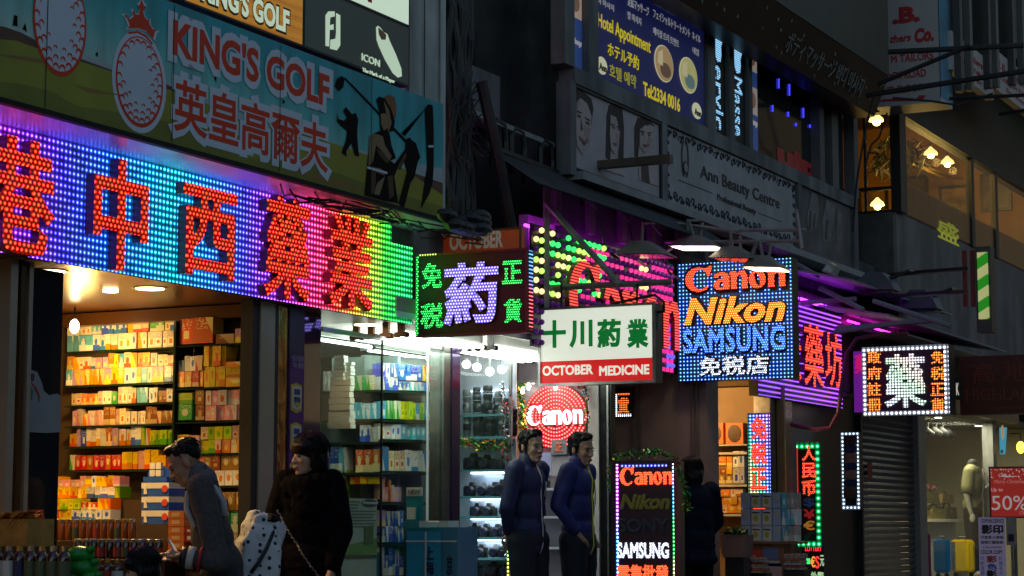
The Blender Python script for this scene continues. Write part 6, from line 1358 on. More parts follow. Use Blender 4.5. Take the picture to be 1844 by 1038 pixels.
def limb(mb, pts, n=12):
    for i in range(len(pts) - 1): cap(mb, pts[i][0], pts[i + 1][0], pts[i][1], pts[i + 1][1], n)
MW = mat('mannequin_white', (.62, .58, .50), .35, noise=.03)
# facing the street, turned a little to the left; local x along the window
k = zn - 1.50                                             # shoulder level correction
def P3(x, y, z): return Vector((mx + x, .28 + y, z + k))
mb = MB()
cap(mb, P3(.0, 0, 1.50), P3(0, -.01, 1.53), .062, .05); mb.ell(P3(0, 0, 1.30), (.20, .12, .22)); mb.ell(P3(0, 0, 1.02), (.17, .11, .2))
limb(mb, [(P3(-.20, 0, 1.44), .055), (P3(-.26, .02, 1.15), .045), (P3(-.23, -.03, .90), .032)]); mb.ell(P3(-.225, -.05, .82), (.03, .045, .07))
limb(mb, [(P3(.20, 0, 1.44), .055), (P3(.24, .04, 1.18), .045), (P3(.20, -.16, 1.24), .035)])
mb.ell(P3(.19, -.2, 1.27), (.04, .03, .045))
for j in range(4): cap(mb, P3(.165 + .018 * j, -.22, 1.30), P3(.16 + .018 * j, -.23, 1.34 - .01 * j), .010, .008, 8)
for sx in (-.09, .09): limb(mb, [(P3(sx, 0, .95), .08), (P3(sx, -.01, .52), .055), (P3(sx, .02, .10), .04)]); mb.ell(P3(sx, -.06, .05), (.045, .12, .045))
obj('body', remesh(mb, .012), MW, mn, True)
mb = MB(); mb.ell(P3(0, 0, 1.28), (.225, .145, .25), 16, 12); mb.ell(P3(0, 0, 1.00), (.205, .135, .16), 16, 10); cap(mb, P3(-.05, 0, 1.46), P3(.05, 0, 1.46), .11, .11)
for sx in (-1, 1): cap(mb, P3(.17 * sx, 0, 1.44), P3(.245 * sx, .01, 1.23), .085, .085)
cf = MB()
for sx in (-1, 1): cf.tube([P3(.238 * sx, .008, 1.165), P3(.246 * sx, .01, 1.14)], .088, 14)
obj('cuffs', cf, mat('charcoal_cloth', (.03, .03, .03), .8), mn, True)
obj('polo_shirt', remesh(mb, .013), mat('cream_cotton', (.27, .25, .11), .8, noise=.1), mn, True)
mb = MB(); cap(mb, P3(0, 0, 1.50), P3(0, -.01, 1.57), .088, .072); obj('collar', mb, mat('charcoal_cloth', (.03, .03, .03), .8), mn, True)
mb = MB()
for sx in (-1, 1): limb(mb, [(P3(.09 * sx, 0, .92), .115), (P3(.10 * sx, 0, .5), .085), (P3(.10 * sx, .0, .12), .075)])
obj('trousers', remesh(mb, .014), mat('navy_black_cloth', (.012, .013, .02), .8), mn, True)
mb = MB(); mb.tube([P3(.10, -.13, 1.50), P3(.02, -.165, 1.32), P3(-.10, -.165, 1.12), P3(-.19, -.13, .98)], .014, 8); obj('shoulder_strap', mb, mat('brown_leather', (.06, .03, .02), .5), mn, True)
mb = MB(); mb.lathe([(.2, .166), (.2, .175)], (mx, .28, 0), 20); obj('base_plate', mb, STEEL, mn)
# bags on a low bench in the window
BN = Fac(1.0); a, b, c, d = BN.mrect(1662, 935, 1722, 940)
t_ = thing('display_bench', 'low pale display bench carrying handbags inside the fashion window', 'bench', BN.pt((a + b) / 2, .165))
mb = MB(BN.M); mb.box(a, b, c, d, -.4, .1); obj('top', mb, CREAM, t_); mb = MB(BN.M); mb.box(a + .05, b - .05, .17, c, -.35, .0); obj('plinth', mb, CREAM, t_)
OLV = [mat('olive_leather', (.16, .13, .03), .4), mat('dark_olive_leather', (.07, .06, .02), .4), mat('tan_leather', (.2, .13, .05), .4)]
for i, (x0, y0, x1, y1, m) in enumerate(((1675, 908, 1700, 935, 0), (1663, 912, 1676, 935, 2), (1700, 905, 1722, 935, 1), (1664, 880, 1690, 906, 1), (1694, 884, 1716, 906, 2))):
    if i >= 3: y0, y1 = y0, y1
    a, b, c, d = BN.mrect(x0, y0, x1, y1); hb = thing('handbag', 'olive leather handbag, %s in the fashion window' % ('large one in the middle of the bench', 'narrow tan one at the left', 'dark one by the mannequin hand', 'dark one on the upper left riser', 'tan one on the upper riser')[i], 'bag', BN.pt((a + b) / 2, c), 'handbags in the window')
    mb = MB(BN.M); mb.prism([(a, c), (b, c), (b - (b - a) * .1, d - (d - c) * .3), (a + (b - a) * .1, d - (d - c) * .3)], -.12, .02); obj('body', mb, OLV[m], hb)
    mb = MB(BN.M); e = (b - a); mb.tube([(a + e * .25, d - (d - c) * .3, -.05), (a + e * .3, d - .02, -.05), (a + e * .5, d, -.05), (a + e * .7, d - .02, -.05), (a + e * .75, d - (d - c) * .3, -.05)], .012, 6); obj('handle', mb, OLV[m], hb)
    mb = MB(BN.M); mb.box((a + b) / 2 - .03, (a + b) / 2 + .03, c + (d - c) * .4, c + (d - c) * .52, .0205, .026); obj('buckle', mb, STEEL, hb)
a, b, c, d = BN.mrect(1662, 906, 1720, 908); mb = MB(BN.M); mb.box(a, b, c - .01, d - .003, -.5, -.20); one('riser', mb, CREAM, 'thin pale riser shelf behind the handbags in the fashion window', 'shelf')
a, b, c, d = BN.mrect(1702, 872, 1722, 882)
t_ = thing('sale_sign', 'small red and white shelf sign lettered S A beside the mannequin arm', 'sign', BN.pt((a + b) / 2, c)); mb = MB(BN.M); mb.box(a, b, c, d, -.3, -.29); obj('plate', mb, mat('red_notice_b', (.5, .02, .03), .5), t_); text('lettering', 'S A', BN, (a + .01, b - .01, c + .01, d - .01), -.2895, WHITE, t_)
# suitcases outside the window
SCP = Fro(22.6)
for i, (x0, y0, x1, y1, c) in enumerate(((1652, 960, 1678, 1050, (.34, .02, .16)), (1680, 971, 1713, 1032, (.015, .36, .78)), (1712, 972, 1757, 1031, (.95, .62, .01)))):
    pl = Fro((25.2, 26.1, 27.2)[i], 16); a, b, v0, v1 = pl.mrect(x0 + 1.5, y0, x1 - 1.5, y1); nm = ('plum', 'bright blue', 'bright yellow')[i]
    t_ = thing('suitcase', '%s hard shell suitcase standing in the fashion window' % nm, 'suitcase', pl.pt((a + b) / 2, v0 - .06), 'suitcases in the window')
    m = mat('shell_' + nm.replace(' ', '_'), c, .35, noise=.04, coat=.3); sm = MB(pl.M); r_ = .05
    def rr(a, b, c_, d_, r_): return [p for cx, cy, a0 in ((b - r_, d_ - r_, 0), (a + r_, d_ - r_, 90), (a + r_, c_ + r_, 180), (b - r_, c_ + r_, 270)) for p in ellipse(cx, cy, r_, r_, 4, a0, a0 + 90)]
    sm.prism(rr(a, b, v0, v1, r_), -.24, -.02); sm.prism(rr(a + .02, b - .02, v0 + .02, v1 - .02, r_), -.0195, .0); obj('shell', sm, m, t_)
    rb = MB(pl.M)
    for k in range(1, 4): x = a + (b - a) * k / 4; rb.box(x - .005, x + .005, v0 + .06, v1 - .06, .0005, .004)
    obj('ribs', rb, m, t_)
    mb = MB(pl.M); mb.box(a - .003, a + (b - a) * .16 if i == 2 else a + .03, v0 + .04, v1 - .03, -.05, .004); obj('side_band', mb, STEEL if i == 2 else m, t_)
    mb = MB(pl.M); e = b - a; mb.tube([(a + e * .35, v1, -.12), (a + e * .35, v1 + .03, -.12), (a + e * .65, v1 + .03, -.12), (a + e * .65, v1, -.12)], .01, 6); obj('handle', mb, BLACK, t_)
    for q in (a + .05, b - .05):
        mb = MB(pl.M); mb.tube([(q, v0 - .03, -.09), (q, v0 - .03, -.05)], .03, 10); obj('wheel', mb, BLACK, t_)
    mb = MB(pl.M); mb.box(a, b, .135, v0 - .06, -.26, .0); one('plinth', mb, mat('pale_plinth', (.4, .4, .38), .6), 'pale plinth under the %s suitcase' % nm, 'plinth')
# copy service banner
S10 = Fro(21.4, 8); u0, u1, v0, v1 = S10.mrect(1763, 932, 1811, 1060)
g = thing('banner_stand', 'lilac upright banner advertising copying with bold black and coloured characters', 'banner', S10.pt((u0 + u1) / 2, .13))
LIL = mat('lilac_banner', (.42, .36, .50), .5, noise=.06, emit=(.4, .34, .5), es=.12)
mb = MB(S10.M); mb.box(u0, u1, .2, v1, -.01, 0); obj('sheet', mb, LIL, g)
mb = MB(S10.M); mb.tube([((u0 + u1) / 2, .135, -.02), ((u0 + u1) / 2, v1, -.02)], .012, 6); obj('pole', mb, STEEL, g)
mb = MB(S10.M); mb.box(u0, u1, .135, .19, -.1, .1); obj('foot', mb, STEEL, g)
INKB = mat('black_ink', (.012, .01, .015), .5)
for body, r_, m, bo in (('COPYING SERVICE', (1767, 935, 1808, 942), INKB, .02), ('影印', (1767, 945, 1807, 962), INKB, .05), ('代客影大掃描', (1766, 965, 1807, 971), INKB, .02), ('速晒打圖服務', (1766, 974, 1807, 980), INKB, .02), ('A1至A0及手冊訂', (1769, 984, 1805, 988), mat('plum_ink', (.15, .02, .15)), .01), ('COLOR COPY', (1766, 991, 1806, 998), INKB, .03),
                     ('彩', (1776, 1001, 1796, 1014), mat('red_print', (.5, .04, .03)), .05), ('色', (1777, 1015, 1796, 1026), mat('blue_ink', (.03, .12, .45)), .05), ('影', (1776, 1027, 1796, 1042), INKB, .05), ('印\n刷\n過\n膠', (1766, 1002, 1773, 1036), mat('pale_blue_ink', (.2, .25, .6)), .01), ('釘\n裝\n名\n片', (1799, 1002, 1806, 1036), mat('pale_blue_ink', (.2, .25, .6)), .01)):
    text('lettering', body, S10, S10.mrect(*r_), .001, m, g, bold=bo, depth=.002, line=1.1)
# discount sign
S11 = Fro(23.4, 4); u0, u1, v0, v1 = S11.mrect(1783, 842, 1866, 932)
g = thing('sale_sign', 'large red poster announcing up to fifty percent off beside the fashion window', 'sign', S11.pt((u0 + u1) / 2, .13))
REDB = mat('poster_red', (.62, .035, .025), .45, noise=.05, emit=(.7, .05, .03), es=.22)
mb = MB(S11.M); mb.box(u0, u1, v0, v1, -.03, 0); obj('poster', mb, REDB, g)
mb = MB(S11.M); mb.frame(u0 - .01, u1 + .01, v0 - .01, v1 + .01, -.03, .01, .02); obj('frame', mb, mat('red_frame', (.35, .03, .03), .4), g)
mb = MB(S11.M); mb.tube([((u0 + u1) / 2, .14, -.05), ((u0 + u1) / 2, v1, -.05)], .02, 8); mb.lathe([(.2, .001), (.2, .02)], (0, 0, 0), 4); obj('post', MB(S11.M).tube([((u0 + u1) / 2, .14, -.05), ((u0 + u1) / 2, v1, -.05)], .02, 8), STEEL, g)
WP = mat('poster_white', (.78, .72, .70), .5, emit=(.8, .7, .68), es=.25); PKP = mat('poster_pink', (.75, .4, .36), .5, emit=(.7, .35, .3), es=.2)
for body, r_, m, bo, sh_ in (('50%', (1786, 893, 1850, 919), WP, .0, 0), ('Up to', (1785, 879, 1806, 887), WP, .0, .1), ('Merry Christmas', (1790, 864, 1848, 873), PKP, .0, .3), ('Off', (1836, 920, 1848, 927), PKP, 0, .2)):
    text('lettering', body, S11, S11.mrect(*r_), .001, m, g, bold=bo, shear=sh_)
mb = MB(S11.M)
for k in range(60):
    a = u0 + (u1 - u0) * rnd.random(); c = v1 - .02 - .12 * rnd.random() ** 2; e = .004 + .005 * rnd.random(); mb.prism(ellipse(a, c, e, e, 6), .001, .003)
obj('snow_print', mb, WP, g)
flat('bird_print', S11, [PP(S11, [(1800, 858), (1806, 856), (1810, 853), (1813, 857), (1838, 858), (1812, 860)])], .001, WP, g)
S12 = Fro(22.4); a, b, c, d = S12.mrect(1812, 932, 1829, 982)
g = thing('notice_board', 'narrow pale notice on a stand behind the lilac banner', 'notice', S12.pt((a + b) / 2, .13)); mb = MB(S12.M); mb.box(a, b, c, d, -.02, 0); obj('sheet', mb, mat('pale_notice', (.35, .34, .31), .5), g)
mb = MB(S12.M); mb.box(a + .02, b - .02, c + .04, c + .12, .001, .003); obj('photo', mb, DARK, g); mb = MB(S12.M); mb.box(a + .02, b - .04, d - .08, d - .05, .001, .003); obj('heading', mb, mat('leaf_yellow_green', (.45, .48, .05), .5), g)
mb = MB(S12.M); mb.tube([((a + b) / 2, .14, -.03), ((a + b) / 2, c, -.03)], .015, 6); obj('pole', mb, STEEL, g)
S13 = Fro(24.3); a, b, c, d = S13.mrect(1800, 770, 1812, 818)
g = thing('hanging_sign', 'slim blue tapered light sign hanging right of the fashion window', 'sign', S13.pt((a + b) / 2, c)); 
mb = MB(S13.M); mb.prism([(a, d), (b, d), (b - .03, c), (a + .0, c)], -.06, 0); obj('box', mb, glow('aqua_lightbox', (.06, .30, .42), .8), g)
flat('tan_print', S13, [ellipse((a + b) / 2, (c + d) / 2 + .1, (b - a) * .25, .09, 12)], .001, glow('tan_light', (.5, .35, .2), .6), g)
flat('foot_print', S13, [[(a + .01, c + .01), (a + .04, c + .01), (a + .04, c + .05), (a + .01, c + .05)]], .001, WHITE, g)
# brown projecting sign
S14 = Fro(23.0); u0, u1, v0, v1 = S14.mrect(1728, 640, 1880, 746)
g = thing('hanging_sign', 'unlit dark brown projecting sign with faint HIGHLAND lettering', 'sign', S14.pt((u0 + u1) / 2, v0))
mb = MB(S14.M); mb.box(u0, u1, v0, v1, -.2, 0); obj('casing', mb, mat('dark_brown_sign', (.085, .022, .010), .5, emit=(.1, .02, .008), es=.02), g)
FT = mat('faint_red_print', (.14, .03, .012), .5, emit=(.16, .03, .01), es=.03)
text('lettering', 'HIGHLAND', S14, S14.mrect(1738, 699, 1880, 722), .001, FT, g, bold=.02); text('lettering', '高 地', S14, S14.mrect(1750, 652, 1850, 690), .001, FT, g, bold=.02); text('small_lettering', 'www.tailors', S14, S14.mrect(1790, 730, 1860, 738), .001, FT, g)
q = S14.mrect(1723, 690, 1726, 712)
S14b = Fro(22.9); a, b, c, d = S14b.mrect(1720, 680, 1729, 720); g = thing('hanging_sign', 'thin dark sign edge with pale letters left of the brown sign', 'sign', S14b.pt((a + b) / 2, c)); mb = MB(S14b.M); mb.box(a, b, c, d, -.1, 0); obj('casing', mb, mat('brown_case', (.06, .04, .03), .5), g); text('lettering', 'K', S14b, S14b.mrect(1722, 690, 1727, 712), .001, glow('pale_neon', (.6, .55, .45), .8), g)
mb = MB(); mb.box(31.2, 45, .10, 1, .14, 3.0); one('far_frontage', mb, mat('far_dark_front', (.06, .035, .025), .5), 'dark brick frontage beyond the fashion shop at the right edge', 'wall')
FX = Fac(-.05); c = FX.pt(*FX.at(1838, 806)); t_ = thing('lantern', 'small glowing yellow lantern on the dark frontage at the right edge', 'lamp', c); mb = MB(); mb.ell(c, (.06, .06, .09), 10, 8); obj('globe', mb, glow('yellow_lantern', (1., .7, .05), 4), t_, True); mb = MB(); mb.tube([c + Vector((0, 0, .08)), c + Vector((0, 0, .2)), c + Vector((0, .15, .2))], .012, 6); obj('bracket', mb, DARK, t_)

# ================================================================ middle building: beauty centre and massage parlour front
UB = Fac(-.10); MF = mat('grey_render_band', (.23, .23, .23), .7, 0, .25, 4, .15, streak=.5)
b5 = thing('beauty_building', 'grey building with the beauty centre boards and dark upper windows', 'building', (17, 2, 2.7))
xA, xB = UB.at(1030, 300)[0], UB.at(1540, 400)[0]
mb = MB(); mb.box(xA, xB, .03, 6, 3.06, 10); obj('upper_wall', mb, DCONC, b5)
z_b = UB.at(1144, 350)[1]; zl = UB.at(1144, 342)[1]
def band(pts, w, name, m, thick=.03): flat(name, UB, [PP(UB, pts)], w, m, b5, thick)
# horizontal bands given by two pixels on the same level
def hband(pa, pb_, u0, u1, w0, w1, name, m):
    v1 = UB.at(*pa)[1]; v0 = UB.at(*pb_)[1]; mb = MB(UB.M); mb.box(u0, u1, v0, v1, w0, w1); return obj(name, mb, m, b5)
hband((1110, 158), (1110, 186), xA, xB, -.12, .03, 'sill_band', MF)
hband((1110, 338), (1110, 352), xA, xB, -.12, .10, 'ledge_band', mat('pale_ledge_band', (.34, .33, .32), .6, 0, .2, 5))
for i, (px0, px1) in enumerate(((1012, 1030), (1056, 1073), (1270, 1284), (1309, 1318), (1344, 1350), (1470, 1478), (1492, 1503), (1531, 1538))):
    a, b, _, _ = UB.mrect(px0, 100, px1, 101); v0 = UB.at(1110, 159)[1]; mb = MB(UB.M); mb.box(a, b, v0, 9, -.10, .025); obj('mullion', mb, MF if i < 5 else mat('dark_mullion', (.11, .11, .12), .5), b5)
for (px0, px1) in ((1022, 1032), (1188, 1197), (1432, 1438), (1531, 1538)):
    a, b, _, _ = UB.mrect(px0, 250, px1, 251); mb = MB(UB.M); mb.box(a, b, UB.at(1110, 345)[1], UB.at(1110, 184)[1], -.10, .028); obj('board_post', mb, MF, b5)
v0, v1 = UB.at(1110, 159)[1], 9
a, b = UB.at(1372, 200)[0], UB.at(1531, 300)[0]
mb = MB(UB.M); mb.box(a, b, v0, v1, -.09, -.08); obj('dark_window', mb, mat('dark_window_glass', (.015, .02, .02), .08, 0, .1), b5)
REDN = mat('dim_red_letters', (.25, .02, .025), .4, emit=(.3, .015, .02), es=.08)
text('red_lettering', 'uip', UB, (UB.at(1412, 290)[0], UB.at(1484, 310)[0], UB.at(1440, 318)[1], UB.at(1440, 268)[1]), -.078, REDN, b5, bold=.06)
bd = MB(UB.M)
for (px, y0, y1) in ((1413, 85, 100), (1432, 95, 104), (1414, 142, 160), (1433, 152, 173), (1458, 195, 212), (1431, 202, 210), (1445, 222, 228), (1470, 225, 230), (1403, 190, 200)):
    y = y0
    while y < y1: q = UB.at(px, y); bd.ell((q[0], q[1], -.07), (.010, .010, .010), 6, 4); y += 3
obj('blue_lamp_strings', bd, glow('blue_string_lamp', (.05, .05, 1.), 1.6), b5)
# fringe over the windows
AWN = Fac(-.55); v0 = AWN.at(1450, 122)[1]; v1 = AWN.at(1450, 45)[1]; a, b = AWN.at(1230, 0)[0], AWN.at(1592, 140)[0]
g = thing('fascia_sign', 'dark glossy slanted fascia with pale Japanese and Korean massage lettering', 'sign', AWN.pt((a + b) / 2, v0))
mb = MB(AWN.M); mb.add([(a, v0, -.12), (b, v0, -.12), (b, v1, .05), (a, v1, .05), (a, v1, -.35), (b, v1, -.35), (a, v0, -.35), (b, v0, -.35)], [(0, 1, 2, 3), (3, 2, 5, 4), (6, 7, 1, 0), (1, 7, 5, 2), (0, 3, 4, 6)]); obj('fascia', mb, mat('black_gloss_fascia', (.012, .012, .013), .35, 0, .5, 5, spec=.25), g)
tilt = Matrix.Rotation(math.atan2(.17, v1 - v0), 4, 'X')
pw = MB(); src = text_src('ボディマッサージ 바디 마사지', .0, 0); ua, ub = AWN.at(1425, 60)[0], AWN.at(1560, 150)[0]; hh = (v1 - v0)
put(pw, src, (ua, ub, hh * .22, hh * .72), .004, .008); pw.v = [AWN.M @ (Matrix.Translation((0, v0, -.12)) @ (tilt @ v)) for v in pw.v]
obj('lettering', pw, mat('worn_pale_letters', (.24, .24, .23), .5, 0, .6, 25), g)
pw = MB()
for k in range(30):
    u = a + (b - a) * rnd.random(); h = hh * rnd.random(); s = .02 + .03 * rnd.random(); pw.add([(u, h, .004), (u + s, h - .01, .004), (u + s * .9, h + .02, .004), (u, h + .03, .004)], [(0, 1, 2, 3)])
pw.v = [AWN.M @ (Matrix.Translation((0, v0, -.12)) @ (tilt @ v)) for v in pw.v]; obj('peeling_stickers', pw, mat('worn_pale_letters', (.42, .42, .40)), g)
mb = MB(AWN.M); mb.box(a, b, v1 + .001, 10, -.40, .06); obj('upper_cladding', mb, mat('dark_green_cladding', (.028, .034, .032), .5, 0, .2, 3), g)
# blue massage board
g = thing('blue_board', 'deep blue massage parlour board with yellow hotel appointment lettering and two oval photos', 'sign', UB.pt(15, 5))
a, b = UB.at(1074, 100)[0], UB.at(1270, 150)[0]; v0 = UB.at(1110, 158)[1]; v1 = v0 + 1.9
NAVY = mat('backlit_navy', (.012, .016, .10), .4, noise=.2, scale=3, emit=(.010, .014, .10), es=.30)
mb = MB(UB.M); mb.box(a, b, v0, v1, -.08, -.002); obj('board', mb, NAVY, g)
mb = MB(UB.M); mb.frame(a, b, v0, v1, -.0015, .012, .02); obj('frame', mb, mat('dark_mullion', (.11, .11, .12), .5), g)
YL = glow('backlit_yellow', (.80, .64, .02), .48); OLY = glow('backlit_olive', (.42, .38, .03), .5); LTX = glow('backlit_grey_text', (.42, .42, .44), .42)
def ubox(pl_, p, q): return (pl_.at(*p)[0], pl_.at(*q)[0], None, None)
def utext(body, xl, xr, ytl, ybl, m, bold=0.):      # left and right pixel columns, top and bottom of the first letter
    v1_ = UB.at(xl, ytl)[1]; v0_ = UB.at(xl, ybl)[1]; text('lettering', body, UB, (UB.at(xl, ytl)[0], UB.at(xr, ytl + (xr - xl) * .45)[0], v0_, v1_), .001, m, g, bold=bold, depth=.003)
utext('Hotel Appointment', 1076, 1171, 22, 55, YL, .015); utext('ホテル予約', 1094, 1150, 74, 100, YL, .012); utext('호텔 예약', 1097, 1145, 114, 138, OLY, .01)
utext('Tel:2334 0016', 1158, 1224, 146, 172, YL, .03); utext('발 마사지', 1130, 1154, 20, 34, LTX); utext('足底マッサージ', 1130, 1168, -8, 10, LTX); utext('フェイシャルトリートメント', 1176, 1242, 16, 32, LTX); utext('페이셜 트리 트먼트', 1176, 1222, 48, 62, LTX); utext('ネイル', 1246, 1261, 57, 70, LTX); utext('네일', 1247, 1258, 84, 96, LTX); utext('마 마사지', 1076, 1105, -6, 6, LTX); utext('Facial treatment', 1180, 1216, -6, 8, LTX)
for i, (x0, y0, x1, y1, c) in enumerate(((1178, 78, 1212, 152, (.30, .20, .09)), (1223, 100, 1255, 172, (.33, .32, .12)))):
    q = UB.mrect(x0, y0, x1, y1); cu_, cv_, ru, rv = (q[0] + q[1]) / 2, (q[2] + q[3]) / 2, (q[1] - q[0]) / 2, (q[3] - q[2]) / 2 * .88
    flat('oval_rim', UB, [ellipse(cu_, cv_, ru, rv, 28)], .0005, glow('backlit_cream', (.6, .58, .4), .6), g); flat('oval_photo', UB, [ellipse(cu_, cv_, ru * .94, rv * .95, 28)], .004, mat('oval_photo_%d' % i, c, .5, noise=.6, scale=5, emit=c, es=.75), g)
    flat('oval_shape', UB, [ellipse(cu_ + ru * .1, cv_ - rv * .35, ru * .55, rv * .4, 16)], .0075, mat('oval_dark_%d' % i, (.12, .07, .05) if i == 0 else (.10, .16, .16), .5, emit=(.10, .06, .04) if i == 0 else (.1, .16, .16), es=.6), g)
    flat('oval_light', UB, [[(cu_ - ru * .7, cv_ - rv * .1), (cu_ - ru * .2, cv_ - rv * .2), (cu_ - ru * .2, cv_ + rv * .7), (cu_ - ru * .6, cv_ + rv * .5)]], .008, mat('oval_lit', (.5, .45, .3), .5, emit=(.5, .42, .25), es=.6), g)
for (x0, y0, x1, y1) in ((1074, 101, 1093, 136), (1246, 184, 1263, 216)):
    q = UB.mrect(x0, y0, x1, y1); flat('round_logo', UB, [ellipse((q[0] + q[1]) / 2, (q[2] + q[3]) / 2, (q[1] - q[0]) / 2, (q[3] - q[2]) / 2 * .9, 24)], .0005, glow('backlit_logo', (.62, .62, .40), .55), g)
    text('logo_lettering', 'Ann', UB, (q[0] + (q[1] - q[0]) * .2, q[1] - (q[1] - q[0]) * .1, q[2] + (q[3] - q[2]) * .22, q[2] + (q[3] - q[2]) * .6), .004, mat('logo_ink', (.02, .02, .015)), g)
# narrow window posters
for i, (x0, x1, yt, yb) in enumerate(((1030, 1056, -60, 122), (1350, 1369, 80, 268))):
    a, b, _, _ = UB.mrect(x0, 60, x1, 61); v0 = UB.at((x0 + x1) / 2, yb)[1]; v1 = UB.at((x0 + x1) / 2, yt)[1]
    g = thing('window_poster', ('narrow blue window poster with a massage photo left of the blue board', 'narrow blue window poster with stones and hands photos right of the lamp panels')[i], 'poster', UB.pt((a + b) / 2, v0))
    mb = MB(UB.M); mb.box(a, b, v0, v1, -.06, -.04); obj('sheet', mb, mat('poster_navy', (.03, .06, .20), .4, emit=(.02, .05, .18), es=.5), g)
    for k, (f0, f1, c) in enumerate((((.50, .78, (.55, .38, .28)), (.86, .99, (.35, .3, .25))) if i == 0 else ((.34, .6, (.40, .34, .32)), (.75, .99, (.45, .38, .34))))):
        mb = MB(UB.M); mb.box(a, b - .01, v0 + (v1 - v0) * f0, v0 + (v1 - v0) * f1, -.0395, -.037); obj('photo', mb, mat('massage_photo_%d%d' % (i, k), c, .45, noise=.5, scale=7, emit=c, es=.38), g)
        flat('photo_shape', UB, [ellipse((a + b) / 2, v0 + (v1 - v0) * (f0 + f1) / 2, (b - a) * .3, (v1 - v0) * (f1 - f0) * .3, 14)], -.0365, mat('photo_dark_%d' % i, (.25, .14, .10), .5, emit=(.25, .14, .08), es=.3), g)
    text('lettering', 'Foot Massage', UB, (a + .01, b - .02, v0 + (v1 - v0) * .22, v0 + (v1 - v0) * .30), -.0395, LTX, g)
    if i == 0:
        mb = MB(UB.M); mb.box(b + .006, b + .02, v0, v1, -.05, -.03); obj('lit_edge', mb, glow('lit_window_edge', (.75, .65, .35), .7), g)
# vertical foot lamp panels
for i, (x0, x1, yt, yb, wd_, fy) in enumerate(((1284, 1309, 40, 240, 'ervic', (58, 112)), (1318, 1344, 62, 252, 'Masse', (81, 132)))):
    a, b, _, _ = UB.mrect(x0, 140, x1, 141); v0 = UB.at((x0 + x1) / 2, yb)[1]; v1 = UB.at((x0 + x1) / 2, yt)[1]
    g = thing('lit_sign', 'black upright panel with pale blue foot and sideways %s lamp lettering' % ('service', 'massage')[i], 'LED sign', UB.pt((a + b) / 2, v0))
    mb = MB(UB.M); mb.box(a, b, v0 - .05, v1 + .4, -.06, -.02); obj('panel', mb, BLACK, g)
    LB = led('pale_blue_lamps', (.25, .62, 1.), .021, .021, 0.361, 1.25, (.02, .05, .08), halo=.3, white=.4)
    q0 = UB.at((x0 + x1) / 2, fy[1])[1]; q1 = UB.at((x0 + x1) / 2, fy[0])[1]; cu_ = (a + b) / 2; W_ = (b - a) * .36
    foot = [(cu_ - W_ * .1, q0), (cu_ + W_ * .5, q0 + (q1 - q0) * .05), (cu_ + W_ * .65, q0 + (q1 - q0) * .3), (cu_ + W_ * .6, q0 + (q1 - q0) * .55), (cu_ + W_ * .95, q0 + (q1 - q0) * .8), (cu_ + W_ * .2, q0 + (q1 - q0) * .92), (cu_ - W_ * .8, q0 + (q1 - q0) * .86), (cu_ - W_ * .6, q0 + (q1 - q0) * .5), (cu_ - W_ * .5, q0 + (q1 - q0) * .2)]
    toes = [ellipse(cu_ - W_ * .8 + W_ * .42 * k, q0 + (q1 - q0) * (.97 + .02 * k * (k < 3)), W_ * .17, (q1 - q0) * .045, 8) for k in range(5)]
    flat('foot_lamps', UB, [foot] + toes, -.0195, LB, g)
    src = text_src(wd_, .006, 0); mb2 = MB(UB.M); zt_ = q0 - .04; zb_ = v0 + .04
    vs, fs, nz = src; src2 = ([Vector((v.y, -v.x, v.z)) for v in vs], fs, nz)
    put(mb2, src2, (cu_ - W_ * .85, cu_ + W_ * .85, zb_, zt_), -.0195, -.014); obj('lettering', mb2, [LB, LB], g)
# the faces board, the beauty centre board, the hands board
FBD = mat('faded_photo_paper', (.50, .43, .43), .6, noise=.12, spec=.2)
va, vb = UB.at(1110, 334)[1], UB.at(1110, 187)[1]
g = thing('photo_board', 'faded photo board of three women\'s faces left of the beauty centre board', 'billboard', UB.pt(15, va))
a, b = UB.at(1032, 250)[0], UB.at(1188, 270)[0]
mb = MB(UB.M); mb.box(a, b, va, vb, -.1, .0); obj('sheet', mb, FBD, g); mb = MB(UB.M); mb.frame(a, b, va, vb, .0005, .02, .02); obj('frame', mb, DARK, g)
HAIR_P = mat('print_hair', (.035, .02, .02), .6); SKIN_P = mat('print_skin', (.56, .43, .40), .6, noise=.12, scale=3, spec=.2); FEAT = mat('print_features', (.10, .06, .06), .6); PALEP = mat('print_light_grey', (.4, .35, .35), .6)
def pf(nm, pts, w, m): flat(nm, UB, [PP(UB, p) for p in pts], w, m, g)
pf('hair_print', [[(1034, 160), (1048, 164), (1064, 178), (1068, 196), (1064, 226), (1056, 186), (1044, 176), (1036, 186)], [(1092, 210), (1096, 190), (1108, 182), (1120, 196), (1123, 230), (1122, 290), (1112, 292), (1116, 240), (1108, 210), (1098, 206), (1100, 240), (1098, 290), (1090, 284)], [(1142, 230), (1148, 212), (1166, 214), (1178, 228), (1170, 224), (1152, 232), (1148, 290), (1142, 280)]], .001, HAIR_P)
pf('face_print', [[(1036, 186), (1044, 177), (1056, 187), (1064, 210), (1062, 240), (1056, 268), (1048, 280), (1038, 262), (1034, 220)], [(1099, 212), (1108, 211), (1115, 238), (1113, 266), (1106, 278), (1099, 268), (1097, 240)], [(1151, 236), (1160, 226), (1172, 228), (1174, 244), (1168, 268), (1160, 276), (1151, 264)], [(1148, 284), (1176, 268), (1182, 300), (1184, 336), (1150, 324)], [(1092, 292), (1106, 280), (1120, 294), (1124, 318), (1086, 306)]], .0045, SKIN_P)
